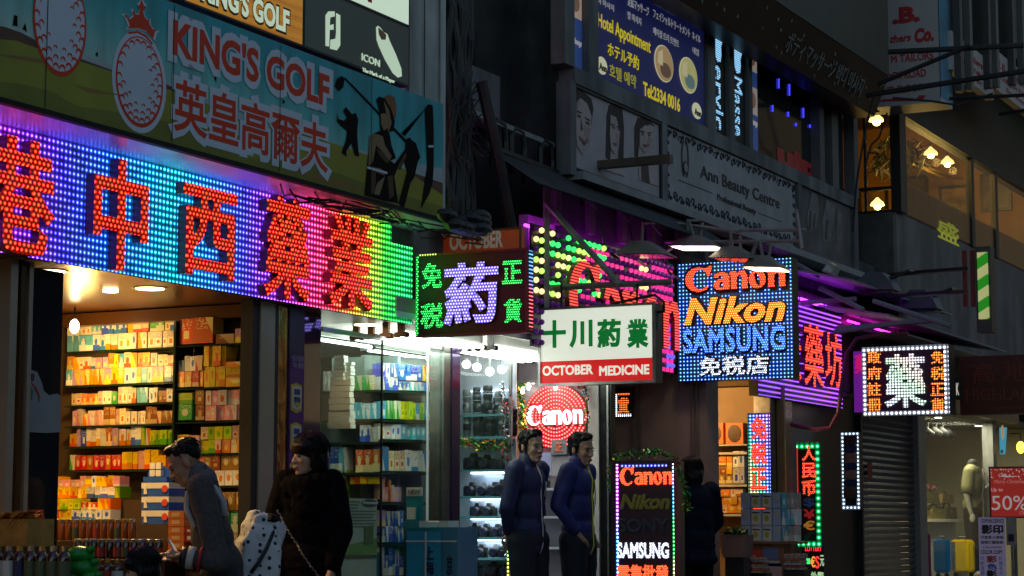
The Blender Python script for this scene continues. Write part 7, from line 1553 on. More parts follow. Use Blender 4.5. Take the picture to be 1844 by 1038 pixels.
pf('feature_print', [[(1038, 206), (1044, 209), (1044, 213), (1038, 211)], [(1053, 218), (1060, 222), (1059, 226), (1053, 223)], [(1044, 214), (1048, 234), (1044, 236)], [(1040, 246), (1050, 258), (1058, 254), (1050, 263)], [(1100, 228), (1105, 230), (1104, 233)], [(1110, 232), (1114, 234), (1112, 236)], [(1103, 258), (1109, 260), (1106, 264)], [(1153, 240), (1158, 242), (1156, 245)], [(1165, 243), (1170, 243), (1167, 247)], [(1156, 262), (1166, 263), (1160, 266)], [(1152, 288), (1164, 284), (1168, 330), (1154, 324)]], .008, FEAT)
pf('brow_print', [[(1036, 199), (1045, 203), (1045, 205), (1037, 202)], [(1051, 211), (1061, 217), (1060, 219), (1052, 214)], [(1098, 223), (1105, 226), (1105, 228), (1098, 225)], [(1109, 227), (1115, 230), (1114, 232), (1109, 229)], [(1151, 235), (1159, 238), (1158, 240), (1151, 237)], [(1164, 239), (1172, 239), (1171, 241), (1164, 241)]], .0085, HAIR_P)
pf('lip_print', [[(1041, 246), (1050, 253), (1057, 251), (1050, 258), (1044, 254)], [(1102, 257), (1109, 259), (1106, 263), (1103, 261)], [(1156, 260), (1166, 261), (1162, 266), (1158, 265)]], .0088, mat('print_lip', (.30, .12, .12), .6))
pf('cheek_print', [[(1050, 226), (1062, 232), (1058, 258), (1052, 244)], [(1108, 240), (1114, 244), (1111, 266), (1107, 256)], [(1166, 248), (1173, 250), (1168, 266), (1164, 258)], [(1036, 186), (1042, 180), (1040, 196), (1036, 206)]], .0082, mat('print_shadow_skin', (.44, .32, .30), .6))
g = thing('beauty_board', 'dim white beauty centre board with black lettering inside an ornamental scroll border', 'sign', UB.pt(17, va))
a, b = UB.at(1197, 290)[0], UB.at(1432, 380)[0]; BW_ = mat('dingy_white_board', (.46, .43, .44), .55, noise=.12, streak=.2)
mb = MB(UB.M); mb.box(a, b, va, vb, -.1, .0); obj('board', mb, BW_, g)
INK2 = mat('board_ink', (.025, .025, .03), .5)
H = vb - va; Wd = b - a
def bt_(body, f0, f1, g0, g1, bold, sh_=0): text('lettering', body, UB, (a + Wd * f0, a + Wd * f1, va + H * g0, va + H * g1), .001, INK2, g, bold=bold, shear=sh_)
bt_('Ann Beauty Centre', .24, .86, .46, .68, .012); bt_('Professional Beauty', .36, .66, .27, .38, .0, .15)
mb = MB(UB.M); mb.box(a + Wd * .09, a + Wd * .33, va + H * .355, va + H * .365, .001, .003); mb.box(a + Wd * .68, a + Wd * .88, va + H * .33, va + H * .34, .001, .003); obj('rule_lines', mb, INK2, g)
lx, ly = a + Wd * .135, va + H * .60
flat('emblem', UB, [crescent(lx - .03, ly + .05, .06, .17, lx - .012, ly + .05, .05, .15, 90, 268, 14), crescent(lx + .03, ly + .05, .06, .17, lx + .012, ly + .05, .05, .15, -88, 90, 14)], .001, INK2, g)
flat('emblem_ring', UB, [ellipse(lx, ly - .03, .055, .06, 20)], .005, INK2, g); flat('emblem_centre', UB, [ellipse(lx, ly - .03, .04, .045, 20)], .009, BW_, g)
sw = MB(UB.M)
def scroll(cx_, cy_, s, fl):
    pts = [(cx_ + fl * s * (.9 - .08 * t) * math.cos(t * .7) * (1 - t / 12), cy_ + s * .8 * math.sin(t * .7) * (1 - t / 12), .003) for t in range(11)]
    sw.tube(pts, .0075, 4)
for k in range(24):
    f = (k + .5) / 24
    for yy, fl in ((.90, 1), (.11, -1)):
        x = a + Wd * f; scroll(x, va + H * (yy + .02 * math.sin(k * 2.1)), .062, 1 if k % 2 else -1); scroll(x + .05, va + H * (yy + .03 * fl), .03, -1 if k % 2 else 1)
for k in range(7):
    y = va + H * (.08 + .84 * k / 6); scroll(a + .05, y, .04, 1); scroll(b - .05, y, .04, -1)
o = obj('scroll_border', sw, INK2, g)
g = thing('photo_board', 'dark faded photo board with blurred pale hands right of the beauty centre board', 'billboard', UB.pt(20, va))
a, b = UB.at(1438, 380)[0], UB.at(1532, 420)[0]
mb = MB(UB.M); mb.box(a, b, va, vb, -.1, .0); obj('sheet', mb, mat('dark_photo', (.10, .10, .115), .5, noise=.7, scale=2.5), g)
pf('hand_print', [[(1462, 345), (1472, 352), (1474, 380), (1470, 410), (1456, 420), (1452, 396), (1456, 370)], [(1488, 360), (1504, 368), (1500, 410), (1494, 440), (1482, 436), (1480, 400)], [(1508, 380), (1516, 388), (1516, 430), (1506, 440)]], .001, mat('print_grey_flesh', (.20, .19, .19), .6, noise=.4))
pf('finger_lines', [[(1458, 380), (1461, 381), (1459, 414), (1456, 413)], [(1466, 384), (1468, 386), (1466, 412), (1464, 410)], [(1488, 396), (1491, 398), (1488, 432), (1485, 430)]], .005, mat('dark_photo_b', (.05, .05, .06), .5))
# parapet, pillar and recess left of it
RP = Fac(.55)
g = thing('recess_wall', 'dark recessed upper wall behind the cables with grey parapet and concrete pillar', 'wall', (14.2, 2.0, 3.3))
mb = MB(); mb.box(12.9, 16.8, 2.2, 2.4, 2.7, 10); obj('back_wall', mb, mat('black_recess', (.03, .026, .026), .8), g)
a, b = RP.at(845, 200)[0], RP.at(1036, 250)[0]; v1 = RP.at(860, 122)[1]; v0 = RP.at(860, 215)[1]
mb = MB(RP.M); mb.box(a, b, v0, v1, -.15, 0); obj('parapet', mb, mat('grey_parapet', (.30, .29, .29), .7, 0, .15, 3, streak=.5), g)
a, b, _, _ = RP.mrect(962, 100, 1016, 101); v0 = RP.at(990, 128)[1]; mb = MB(RP.M); mb.box(a, b, v0 - .45, 10, -.4, -.16); obj('concrete_pillar', mb, CONC, g)
a, b, _, _ = Fac(.2).mrect(995, 100, 1024, 101); mb = MB(); mb.box(a, b, .2, .35, RP.at(990, 150)[1], 10); obj('edge_post', mb, mat('blue_grey_post', (.22, .23, .25), .6), g)
mb = MB(); a = RP.at(905, 60)[0]; mb.box(a, a + .6, 2.0, 2.19, 4.0, 10); obj('red_dark_panel', mb, mat('dark_red_brown', (.09, .025, .02), .7), g)
# awning frame with arches under the parapet
AF = Fac(.05)
g = thing('awning_frame', 'rusty awning frame with rail and hoops over the purple lit gap', 'awning', AF.pt(*AF.at(960, 300)))
def fbar(p, q, r_, m, nm, w=0.): return bar(AF, p, q, r_, m, g, nm, w, 6)
fbar((850, 205), (1064, 292), .035, mat('pale_rail', (.30, .30, .30), .5, .3), 'rail'); fbar((862, 262), (1064, 340), .03, DARK, 'lower_rail', .05)
for px, py in ((888, 222), (922, 236), (974, 258), (1026, 280)):
    mb = MB(AF.M); q = AF.at(px, py + 22); mb.tube([(q[0] - .05, q[1] - .25, .02), (q[0] - .05, q[1] + .05, .02), (q[0] + .01, q[1] + .12, .02), (q[0] + .14, q[1] + .10, .02), (q[0] + .17, q[1] - .02, .02), (q[0] + .17, q[1] - .3, .02)], .022, 6); obj('hoop', mb, BLACK, g)
v1 = AF.at(960, 300)[1]
mb = MB(); a, b = AF.at(860, 300)[0], AF.at(1230, 400)[0]; mb.add([(a, .04, v1 + .02), (b, .04, v1 + .02), (b, -.45, v1 - .32), (a, -.45, v1 - .32)], [(0, 1, 2, 3)]); mb.add([(a, .04, v1 + .03), (b, .04, v1 + .03), (b, -.45, v1 - .31), (a, -.45, v1 - .31)], [(3, 2, 1, 0)])
obj('sheet', mb, mat('tarred_sheet', (.04, .04, .045), .6, 0, .5, 4), g)
BMs = Fro(15.0); mb = MB(BMs.M); p, q = BMs.at(1048, 300), BMs.at(1209, 294); mb.box(p[0], q[0], p[1] - .035, p[1] + .03, -.04, .04)
one('steel_beam', mb, mat('brown_beam', (.13, .095, .07), .5, .3, .3, 8), 'brown steel beam jutting out before the faces photo board', 'beam')
# purple lit wall strip under the awning
PW2 = Fac(.03); a, b = PW2.at(955, 380)[0], PW2.at(1440, 480)[0]; v0 = PW2.at(958, 400)[1] + .01; v1 = 3.06
mb = MB(PW2.M); mb.box(a, b, 2.95, v1 + .5, -.1, -.02); 
g = thing('wall_strip', 'stained wall strip glowing purple above the bulb board', 'wall', PW2.pt((a + b) / 2, 2.95)); obj('plaster', mb, mat('stained_plaster', (.42, .38, .42), .7, 0, .35, 4), g)
for k in range(9):
    u = a + (b - a) * (k + .5) / 10 + .05; mb = MB(PW2.M); mb.box(u, u + .10, v0 + .02, v0 + .42, -.019, .05); obj('bracket_block', mb, mat('grime_block', (.16, .14, .14), .7, 0, .3), g)
for k in range(3):
    p0 = AF.at(1020 + 60 * k, 350 + 25 * k); mb = MB(AF.M); mb.tube([(p0[0], p0[1], .15), (p0[0] + .25, p0[1] - .10, .16), (p0[0] + .4, p0[1] - .4, .16), (p0[0] + .7, p0[1] - .45, .15)], .014, 6)
    one('loose_cable', mb, BLACK, 'black cable drooping over the purple wall strip, %s from the left' % ORD[k + 1], 'cable', 'cables over the purple strip')
# the dark cable bundle between the buildings
CB = Fac(-.15); cb = MB(CB.M); r = random.Random(9)
for k in range(26):
    x = 812 + 40 * r.random(); q0 = CB.at(x, -40); q1 = CB.at(x + r.uniform(-6, 8), 420); pts = []
    for j in range(9):
        t = j / 8; pts.append((q0[0] + (q1[0] - q0[0]) * t + .03 * math.sin(j * 1.7 + k), q0[1] + (q1[1] - q0[1]) * t, .06 * r.random() - .05))
    cb.tube(pts, .008 + .014 * r.random(), 6)
for k in range(16):
    q = CB.at(815 + 40 * r.random(), 150 + 40 * r.random()); pts = [(q[0] + .16 * math.cos(a_ * .8 + k), q[1] - .07 * a_ + .10 * math.sin(a_ * .8 + k), .06) for a_ in range(7)]; cb.tube(pts, .006, 5)
q0, q1 = CB.at(845, 150), CB.at(900, 420); cb.tube([(q0[0], q0[1], .1), ((q0[0] + q1[0]) / 2 - .02, (q0[1] + q1[1]) / 2, .12), (q1[0], q1[1], .1)], .045, 8)
one('cable_bundle', cb, mat('grimy_cable', (.035, .032, .032), .5, 0, .4), 'thick tangle of grimy black cables running down between the two buildings', 'cables')
LPp = Fac(-.5); lump = MB(LPp.M)
for k in range(14):
    q = LPp.at(795 + 60 * r.random(), 385 + 30 * r.random()); lump.ell((q[0], q[1], .1 * r.random()), (.12, .05, .06), 8, 6)
one('sagging_tarp', lump, mat('black_tarp', (.018, .018, .02), .45, 0, .5, 6, .5), 'sagging black wrapped bundle above the old orange board', 'tarpaulin')

# ================================================================ right: restaurant corner and tailor signs
RC = 23.3
g = thing('restaurant_building', 'corner building with amber restaurant windows over a grey wall', 'building', (27, 2, 4))
RF = Fro(RC); RS = Fac(RF.at(1614, 300)[0] * -1)
yS = RF.at(1614, 300)[0] * -1
z0 = RF.at(1580, 382)[1]; z1 = RF.at(1580, 203)[1]
GW = mat('grey_pink_wall', (.24, .205, .19), .7, 0, .2, 3, streak=.3)
zR0, zR1 = z0, z1
mb = MB(); mb.box(RC + .02, 45, yS + .02, 5, 3.05, z0 - .01); obj('lower_wall', mb, GW, g)
mb = MB(); mb.box(RC - .02, RC + .15, yS - .02, 6, z1, 14); mb.box(RC + .151, 45, yS - .02, yS + .15, z1, 14); obj('upper_wall', mb, mat('dark_green_cladding', (.028, .034, .032)), g)
mb = MB(); mb.box(31.0, 31.1, yS + .05, 3.39, z0 + .03, z1 + 1.4); obj('end_wall', mb, mat('restaurant_amber_wall', (.34, .16, .025), .6, 0, .35, 1.2), g)
mb = MB(); mb.box(RC + .01, 45, 3.4, 3.5, z0, z1 + 1.5); obj('interior_wall', mb, mat('restaurant_amber_wall', (.34, .16, .025), .6, 0, .35, 1.2), g)
mb = MB(); mb.box(RC + .01, 45, yS + .03, 3.39, z0 - .008, z0 + .02); obj('floor_slab', mb, DARK, g)
mb = MB(); mb.box(RC + .16, 45, yS + .16, 3.39, z1 + 1.42, z1 + 1.5); obj('ceiling', mb, mat('restaurant_ceiling', (.36, .24, .10), .6), g)
a, b, _, _ = RF.mrect(1604, 300, 1622, 301); mb = MB(RF.M); mb.box(a, b, z0 - .01, z1, -.25, .01); obj('corner_column', mb, DARK, g)
for (px0, px1) in ((1533, 1540), (1556, 1560)):
    a, b, _, _ = RF.mrect(px0, 300, px1, 301); mb = MB(RF.M); mb.box(a, b, z0 - .01, z1, -.06, .01); obj('window_bar', mb, DARK, g)
a, b, _, _ = RF.mrect(1500, 300, 1605, 301); v = RF.at(1580, 340)[1]; mb = MB(RF.M); mb.box(a, b, v - .02, v + .02, -.05, .008); obj('transom', mb, DARK, g)
mb = MB(RF.M); mb.box(a, b, 3.0, z0 - .012, -.2, 0.0); obj('front_wall', mb, mat('dark_grey_front', (.10, .10, .10), .6, 0, .25, streak=.5), g)
RSd = Fac(yS)
for px in (1748, 1790):
    a, b, _, _ = RSd.mrect(px, 330, px + 5, 331); mb = MB(RSd.M); mb.box(a, b, z0, z1, -.06, .01); obj('window_bar', mb, DARK, g)
mb = MB(RSd.M); a = RSd.at(1622, 300)[0]; mb.box(a, 44, z0 + .02, z1, -.02, -.01); obj('side_pane', mb, GLASS, g)
mb = MB(RF.M); a, b, _, _ = RF.mrect(1540, 300, 1604, 301); mb.box(a, b, z0 + .02, z1, -.03, -.02); obj('front_pane', mb, GLASS, g)
mb = MB(RSd.M); a, b = RSd.at(1636, 400)[0], RSd.at(1844, 500)[0]; mb.box(a, 40, z0 + .02, z0 + .42, -.10, -.03); obj('orange_sill', mb, mat('orange_sill', (.42, .10, .02), .5), g)
text('yellow_lettering', '盛', RSd, (RSd.at(1690, 400)[0], RSd.at(1730, 420)[0], RSd.at(1710, 436)[1], RSd.at(1710, 400)[1]), -.025, glow('lime_letters', (.40, .42, .03), .4), g, bold=.03)
# restaurant pendant lamps
for i, (px, py, Y) in enumerate(((1578, 216, yS + .8), (1676, 276, yS + .7), (1706, 292, yS + .9), (1580, 368, yS + 1.2), (1651, 365, yS + .8), (1680, 368, yS + 1.0))):
    q = Fac(Y); c = q.pt(*q.at(px, py)); t_ = thing('pendant_lamp', 'glowing bell shaped pendant lamp, %s in the restaurant window' % ('top left', 'centre', 'whiter one right of centre', 'low left', 'low middle', 'low right')[i], 'lamp', c, 'restaurant pendant lamps')
    mb = MB(); mb.lathe([(.10, -.02), (.085, .02), (.04, .06), (.015, .09)], c, 16); obj('shade', mb, glow('amber_shade', (1., .65, .22), 2.5), t_, True)
    mb = MB(); mb.ell(c + Vector((0, 0, -.03)), (.05, .05, .05), 10, 8); obj('bulb', mb, glow('amber_bulb_hot', (1., .72, .3), 16), t_, True)
    if i < 3: mb = MB(); mb.tube([c + Vector((0, 0, .08)), Vector((c.x, c.y, z1 + 1.42))], .008, 6); obj('cord', mb, BLACK, t_)
    else: mb = MB(); mb.tube([c + Vector((0, 0, -.05)), Vector((c.x, c.y, z0 + .02))], .01, 6); obj('stand', mb, BLACK, t_)
    lamp('lamp_light', 'POINT', c + Vector((0, -.1, -.14)), 42 if i < 3 else 26, (1., .58, .14), .06, t_)
# interior clutter: plants and rafters
q = Fac(yS + 1.2); mb = MB(); r = random.Random(4)
for k in range(90):
    p = q.pt(*q.at(1560 + 60 * r.random() ** .8, 255 + 60 * r.random()), .4 * r.random()); d = Vector((r.gauss(0, 1), r.gauss(0, .6), r.gauss(0, .6))).normalized() * .16; s = d.cross(Vector((0, 0, 1))).normalized() * .035
    mb.add([p - d, p + s, p + d + Vector((0, 0, -.06)), p - s], [(0, 1, 2, 3)])
one('hanging_plant', mb, mat('dark_plant', (.02, .02, .01), .6), 'dark spiky hanging plant silhouetted in the amber restaurant window', 'plant')
for i, (y, z_) in enumerate(((2.45, 1.0), (1.8, 1.15), (1.15, .95), (.5, 1.1))):
    t_ = thing('picture_frame', 'dark framed picture on the amber restaurant wall, %s from the left' % ORD[i + 1], 'picture', (30.98, y, z0 + z_), 'pictures in the restaurant')
    mb = MB(); mb.box(30.95, 30.99, y - .24, y + .24, z0 + z_, z0 + z_ + .6); obj('frame', mb, mat('walnut_frame', (.04, .02, .01), .4), t_)
    mb = MB(); mb.box(30.94, 30.949, y - .19, y + .19, z0 + z_ + .05, z0 + z_ + .55); obj('picture', mb, mat('amber_print_%d' % (i % 2), ((.35, .2, .06), (.12, .08, .05))[i % 2], .4, noise=.7, scale=4), t_)
t_ = thing('bar_counter', 'dark bar counter with a brass top low in the amber restaurant window', 'counter', (29.8, 1.5, z0 + .02))
mb = MB(); mb.box(29.6, 30.0, .35, 3.0, z0 + .021, z0 + .62); obj('cabinet', mb, mat('walnut_frame', (.04, .02, .01), .4), t_)
mb = MB(); mb.box(29.52, 30.05, .3, 3.05, z0 + .621, z0 + .66); obj('top', mb, mat('brass_pole', (.5, .35, .12), .3, .7), t_)
for k in range(10):
    y = 2.8 - .25 * k; mb = MB(); mb.lathe([(.05, 0), (.05, .2), (.02, .27), (.02, .36)], (29.75, y, z0 + .662), 10); one('bottle', mb, (AMB, DRK, LEAFG)[k % 3], 'glinting %s bottle on the restaurant bar, %s from the left' % (('amber', 'dark', 'green')[k % 3], ORD[k + 1]), 'bottle', 'bottles on the restaurant bar', True)
for i, x in enumerate((24.4, 26.2, 28.0, 29.8)):
    mb = MB(); mb.box(x, x + .16, yS + .2, 3.38, z1 + 1.15, z1 + 1.41); one('wooden_beam', mb, mat('walnut_frame', (.04, .02, .01), .4), 'dark wooden ceiling beam in the restaurant, %s from the corner' % ORD[i + 1], 'beam', 'restaurant ceiling beams')
mb = MB()
for (p, s) in (((1568, 300), (1604, 240)), ((1620, 285), (1700, 250)), ((1630, 290), (1720, 330)), ((1660, 300), (1760, 330))): mb.tube([q.pt(*q.at(*p)), q.pt(*q.at(*s))], .02, 6)
one('ceiling_pole', mb, mat('brass_pole', (.5, .35, .12), .3, .7), 'slanting brass poles under the restaurant ceiling', 'poles')
# tailor sign box
TS = Fro(22.7); u0, u1, v0, v1 = TS.mrect(1572, -30, 1692, 189)
g = thing('tailor_sign', 'large white tailor sign box with red lettering and a road address', 'sign', TS.pt((u0 + u1) / 2, v0))
WB = mat('grey_white_panel', (.40, .38, .40), .5, noise=.08)
mb = MB(TS.M); mb.box(u0, u1, v0, v1, -.5, 0); obj('box', mb, WB, g)
RDS = mat('tailor_red', (.40, .02, .03), .5)
for body, r_, bo, sh_ in (('.B.', (1607, 12, 1657, 42), .06, 0), ('thers', (1603, 62, 1641, 76), .03, .2), ('Co.', (1647, 50, 1682, 76), .06, .15), ('M TAILORS', (1605, 96, 1681, 111), .02, 0), ('LOCK ROAD', (1588, 128, 1668, 142), .02, 0), ('2ND FLOOR', (1582, 154, 1664, 168), .02, 0)):
    text('lettering', body, TS, TS.mrect(*r_), .001, RDS, g, bold=bo, shear=sh_)
flat('arrow', TS, [PP(TS, [(1578, 184), (1592, 179), (1650, 178), (1656, 172), (1668, 172), (1660, 182), (1600, 183)])], .001, RDS, g)
TSd = Pl(TS.pt(u1 + .002, 0, 0), (1, 0, 0)); 
mb = MB(TSd.M); mb.box(.0, .52, v0 + .05, v1, -.01, .0); obj('blue_side', mb, mat('blue_side_panel', (.08, .22, .34), .5, noise=.3, scale=4), g)
flat('red_patch', TSd, [[(.1, v0 + 1.4), (.4, v0 + 1.3), (.45, v0 + 1.55), (.15, v0 + 1.6)]], .001, RDS, g)
SP = Fac(TS.pt(u1, 0).y - .05); 
for i, (xa, ya, xb, yb) in enumerate(((1715, 60, 1788, 178), (1794, 96, 1870, 216))):
    a, b = SP.at(xa, (ya + yb) / 2)[0], SP.at(xb, (ya + yb) / 2)[0]; v1 = SP.at(xa, ya)[1]; v0 = SP.at(xb, yb)[1] 
    vt = SP.at((xa + xb) / 2, ya + (ya + 0) * 0 + 26)[1]; vb_ = SP.at((xa + xb) / 2, yb - 26)[1]
    g = thing('side_board', 'white tailor side board with faded red script, %s along the street' % ('nearer one', 'farther one')[i], 'sign', SP.pt((a + b) / 2, vb_), 'tailor side boards')
    mb = MB(SP.M); mb.box(a, b, vb_, vt, -.1, 0); obj('panel', mb, WB, g)
    for body, f0, f1, g0, g1 in (('J.B. Brothers Co.', .05, .95, .55, .78), ('CUSTOM TAILORS', .1, .85, .34, .46), ('2nd floor', .2, .7, .14, .24)):
        text('lettering', body, SP, (a + (b - a) * f0, a + (b - a) * f1, vb_ + (vt - vb_) * g0, vb_ + (vt - vb_) * g1), .001, RDS, g, bold=.01, shear=.15)
# scaffold bars of old sign frames
SB = Fro(21.0)
for i, (p, q, r_) in enumerate((((1600, 94), (1844, 82), .03), ((1580, 152), (1750, 84), .025), ((1560, 172), (1860, 130), .03), ((1710, 178), (1860, 176), .02), ((1800, 206), (1860, 204), .02), ((1590, 488 + 8), (1752, 489), .025), ((1600, 534), (1752, 531), .025))):
    a, b = SB.at(*p), SB.at(*q); mb = MB(SB.M); mb.tube([(a[0], a[1], 0), (b[0], b[1], .05 * i)], r_, 6)
    one('sign_frame_bar', mb, BLACK, 'black steel bar of an empty sign frame, %s' % ('uppermost level one at the top right', 'slanting one across the tailor sign', 'long one under the tailor address', 'thin one below the side boards', 'lowest thin one at the right edge', 'upper one carrying the barber sign', 'lower one carrying the barber sign')[i], 'steel bar', 'empty sign frame bars')
for i, pts in enumerate((((1575, 175), (1560, 240), (1545, 330), (1538, 420)), ((1600, 205), (1585, 250), (1572, 262), (1560, 300)), ((1790, 170), (1730, 192), (1680, 184), (1610, 178)))):
    mb = MB(SB.M); mb.tube([SB.at(*p) + (.05,) for p in pts], .012, 6); one('loose_cable', mb, BLACK, 'black cable hanging from the sign frame bars, %s' % ('longest one beside the restaurant window', 'short one across the window', 'curved one below the tailor sign')[i], 'cable', 'cables at the sign frames')
# dark facade pieces at top right
mb = MB(); mb.box(RC + 3, 60, -.9, yS - .03, 7.3, 14); one('dark_facade', mb, mat('dark_green_cladding', (.028, .034, .032)), 'dark upper facade with pipes at the top right corner', 'wall')
UR = Fac(-.95)
for i, px in enumerate((1716, 1734, 1768, 1782, 1812, 1830)):
    q = UR.at(px, 30); mb = MB(UR.M); mb.box(q[0], q[0] + .12, q[1] - .9, 13, 0, .08); one('facade_pipe', mb, mat('grey_pipe_%d' % (i % 2), (.10, .10, .10) if i % 2 else (.04, .04, .045), .5), 'grey upright pipe on the dark facade, %s from the left' % ORD[i + 1], 'pipe', 'facade pipes')
# barber style striped lamp
BP = Fro(20.8); u0, u1, v0, v1 = BP.mrect(1757, 444, 1784, 598)
g = thing('striped_lamp', 'upright box lamp with green and cream slanting stripes on the bars at right', 'lamp', BP.pt((u0 + u1) / 2, v0))
mb = MB(BP.M); mb.box(u0, u1, v0, v1, -.2, -.01); obj('case', mb, mat('dark_case', (.05, .05, .05), .4), g)
a, b, c, d = BP.mrect(1762, 455, 1780, 575)
ms = bpy.data.materials.new('striped_light'); ms.use_nodes = True; nt = ms.node_tree; bb = nt.nodes['Principled BSDF']; uv = nt.nodes.new('ShaderNodeUVMap'); uv.uv_map = 'metres'; sp = nt.nodes.new('ShaderNodeSeparateXYZ'); nt.links.new(uv.outputs[0], sp.inputs[0])
f = M_(nt, 'FRACT', M_(nt, 'MULTIPLY', M_(nt, 'SUBTRACT', sp.outputs[1], M_(nt, 'MULTIPLY', sp.outputs[0], .6)), 4.4)); cc = mixc(nt, MR(nt, f, .47, .53, 0, 1), (.02, .30, .01), (.55, .58, .22))
nt.links.new(cc, bb.inputs['Emission Color']); nt.links.new(cc, bb.inputs['Base Color']); bb.inputs['Emission Strength'].default_value = .55
mb = MB(BP.M); mb.box(a, b, c, d, -.009, .03); obj('lamp_face', mb, ms, g)
for k, px in enumerate((1731, 1745)):
    a, b, c, d = BP.mrect(px, 450, px + 7, 552); mb = MB(BP.M); mb.box(a, b, c, d, -.1, -.05); one('red_strip', mb, mat('dark_red_strip', (.22, .015, .015), .5), 'dark red upright strip left of the striped lamp, %s' % ('outer', 'inner')[k], 'sign', 'red strips')
# purple lit canopies
mcan = mat('canopy_sheet', (.30, .28, .30), .5, 0, .3, 5); g = thing('canopy', 'cluttered purple lit canopy frames over the violet sign', 'awning', (21, -.3, 3.2))
CN = Fac(-.25)
for (p, q, dy, dz) in (((1440, 470), (1640, 560), .5, -.22), ((1500, 540), (1730, 640), .6, -.2), ((1560, 585), (1760, 660), .5, -.15)):
    a, b = CN.at(*p), CN.at(*q); z = (a[1] + CN.at(*q)[1]) / 2
    z = CN.at(*p)[1]
    mb = MB(); mb.add([(a[0], .25, z), (b[0], .25, z), (b[0], -.25 - dy, z + dz), (a[0], -.25 - dy, z + dz), (a[0], .25, z + .02), (b[0], .25, z + .02), (b[0], -.25 - dy, z + dz + .02), (a[0], -.25 - dy, z + dz + .02)], [(0, 1, 2, 3), (7, 6, 5, 4), (2, 6, 7, 3), (1, 5, 6, 2), (0, 3, 7, 4)]); obj('canopy_sheet', mb, mcan, g)
nt_ = thing('neon_tube', 'added magenta tube put in to light the undersides of the purple canopies', 'neon tube', (23, -.06, 3.0)); zn_ = Fac(-.05).at(1560, 588)[1]
xa_, xb_ = Fac(-.05).at(1525, 570)[0], Fac(-.05).at(1700, 600)[0]
mb = MB(); mb.tube([(xa_, -.06, zn_), (xb_, -.06, zn_)], .012, 8); obj('tube', mb, glow('added_magenta_glow', (.75, .02, .55), 8), nt_, True)  # added tube, placed for the purple light on the canopies
mb = MB()
for f in (.1, .5, .9): mb.box(xa_ + (xb_ - xa_) * f, xa_ + (xb_ - xa_) * f + .04, -.09, .1, zn_ - .03, zn_ + .03)
obj('clip', mb, BLACK, nt_)
CF = Fro(19.8)
for p, q in (((1440, 545), (1540, 538)), ((1500, 590), (1690, 575)), ((1440, 478), (1480, 500)), ((1580, 545), (1720, 590)), ((1508, 600), (1640, 582)), ((1480, 520), (1560, 560))): bar(CF, p, q, .025, mat('grey_violet_bar', (.25, .22, .26), .5), g, 'bar', rnd.uniform(-.2, .2), 6)
for i, (x0, y0, x1, y1, X) in enumerate(((1540, 490, 1612, 524, 20.6), (1616, 522, 1690, 558, 21.8))):
    pl = Fro(X); a, b, c, d = pl.mrect(x0, y0, x1, y1); t_ = thing('flood_lamp', 'dark dome shaped unlit flood lamp, %s of the pair over the purple canopies' % ('nearer', 'farther')[i], 'lamp', pl.pt((a + b) / 2, c), 'dome lamps over the canopies')
    mb = MB(pl.M); e = b - a; mb.prism([(a, c + .02), (b, c), (b - e * .12, c + (d - c) * .5), (b - e * .3, d - .01), (a + e * .35, d), (a + e * .1, c + (d - c) * .6)], -.25, .05); obj('hood', mb, mat('slate_hood', (.10, .10, .13), .5), t_)
    mb = MB(pl.M); mb.box(a + .03, b - .03, c - .03, c - .002, -.2, .03); obj('lens', mb, mat('dark_lens', (.05, .05, .05), .1), t_)
    mb = MB(pl.M); mb.tube([(a + e * .7, c + (d - c) * .6, -.1), (b + .12, d, -.1), (b + .1, d + .05, -.5)], .02, 6); obj('arm', mb, DARK, t_)
pl = Fro(19.2); a, b, c, d = pl.mrect(1482, 472, 1508, 496); t_ = thing('flood_lamp', 'small square silver flood lamp glinting pink over the violet sign', 'lamp', pl.pt((a + b) / 2, c))
mb = MB(pl.M); mb.prism([(a, c + .04), (b - .03, c), (b, d - .05), (a + .07, d)], -.1, .05); obj('body', mb, mat('silver_lamp', (.5, .48, .48), .4, .4), t_); mb = MB(pl.M); mb.prism([(a + .02, c + .05), (b - .05, c + .02), (b - .04, d - .08), (a + .07, d - .03)], .0505, .055); obj('lens', mb, WHITE, t_)
hs = MB(CF.M); hs.tube([CF.at(*p) + (.1,) for p in ((1430, 765), (1470, 775), (1500, 772), (1515, 745), (1522, 690), (1530, 640), (1548, 612), (1580, 606), (1640, 602))], .022, 8)
one('hose', hs, mat('maroon_hose', (.16, .03, .06), .4), 'maroon hose looping down between the violet sign and the square lamp sign', 'hose')
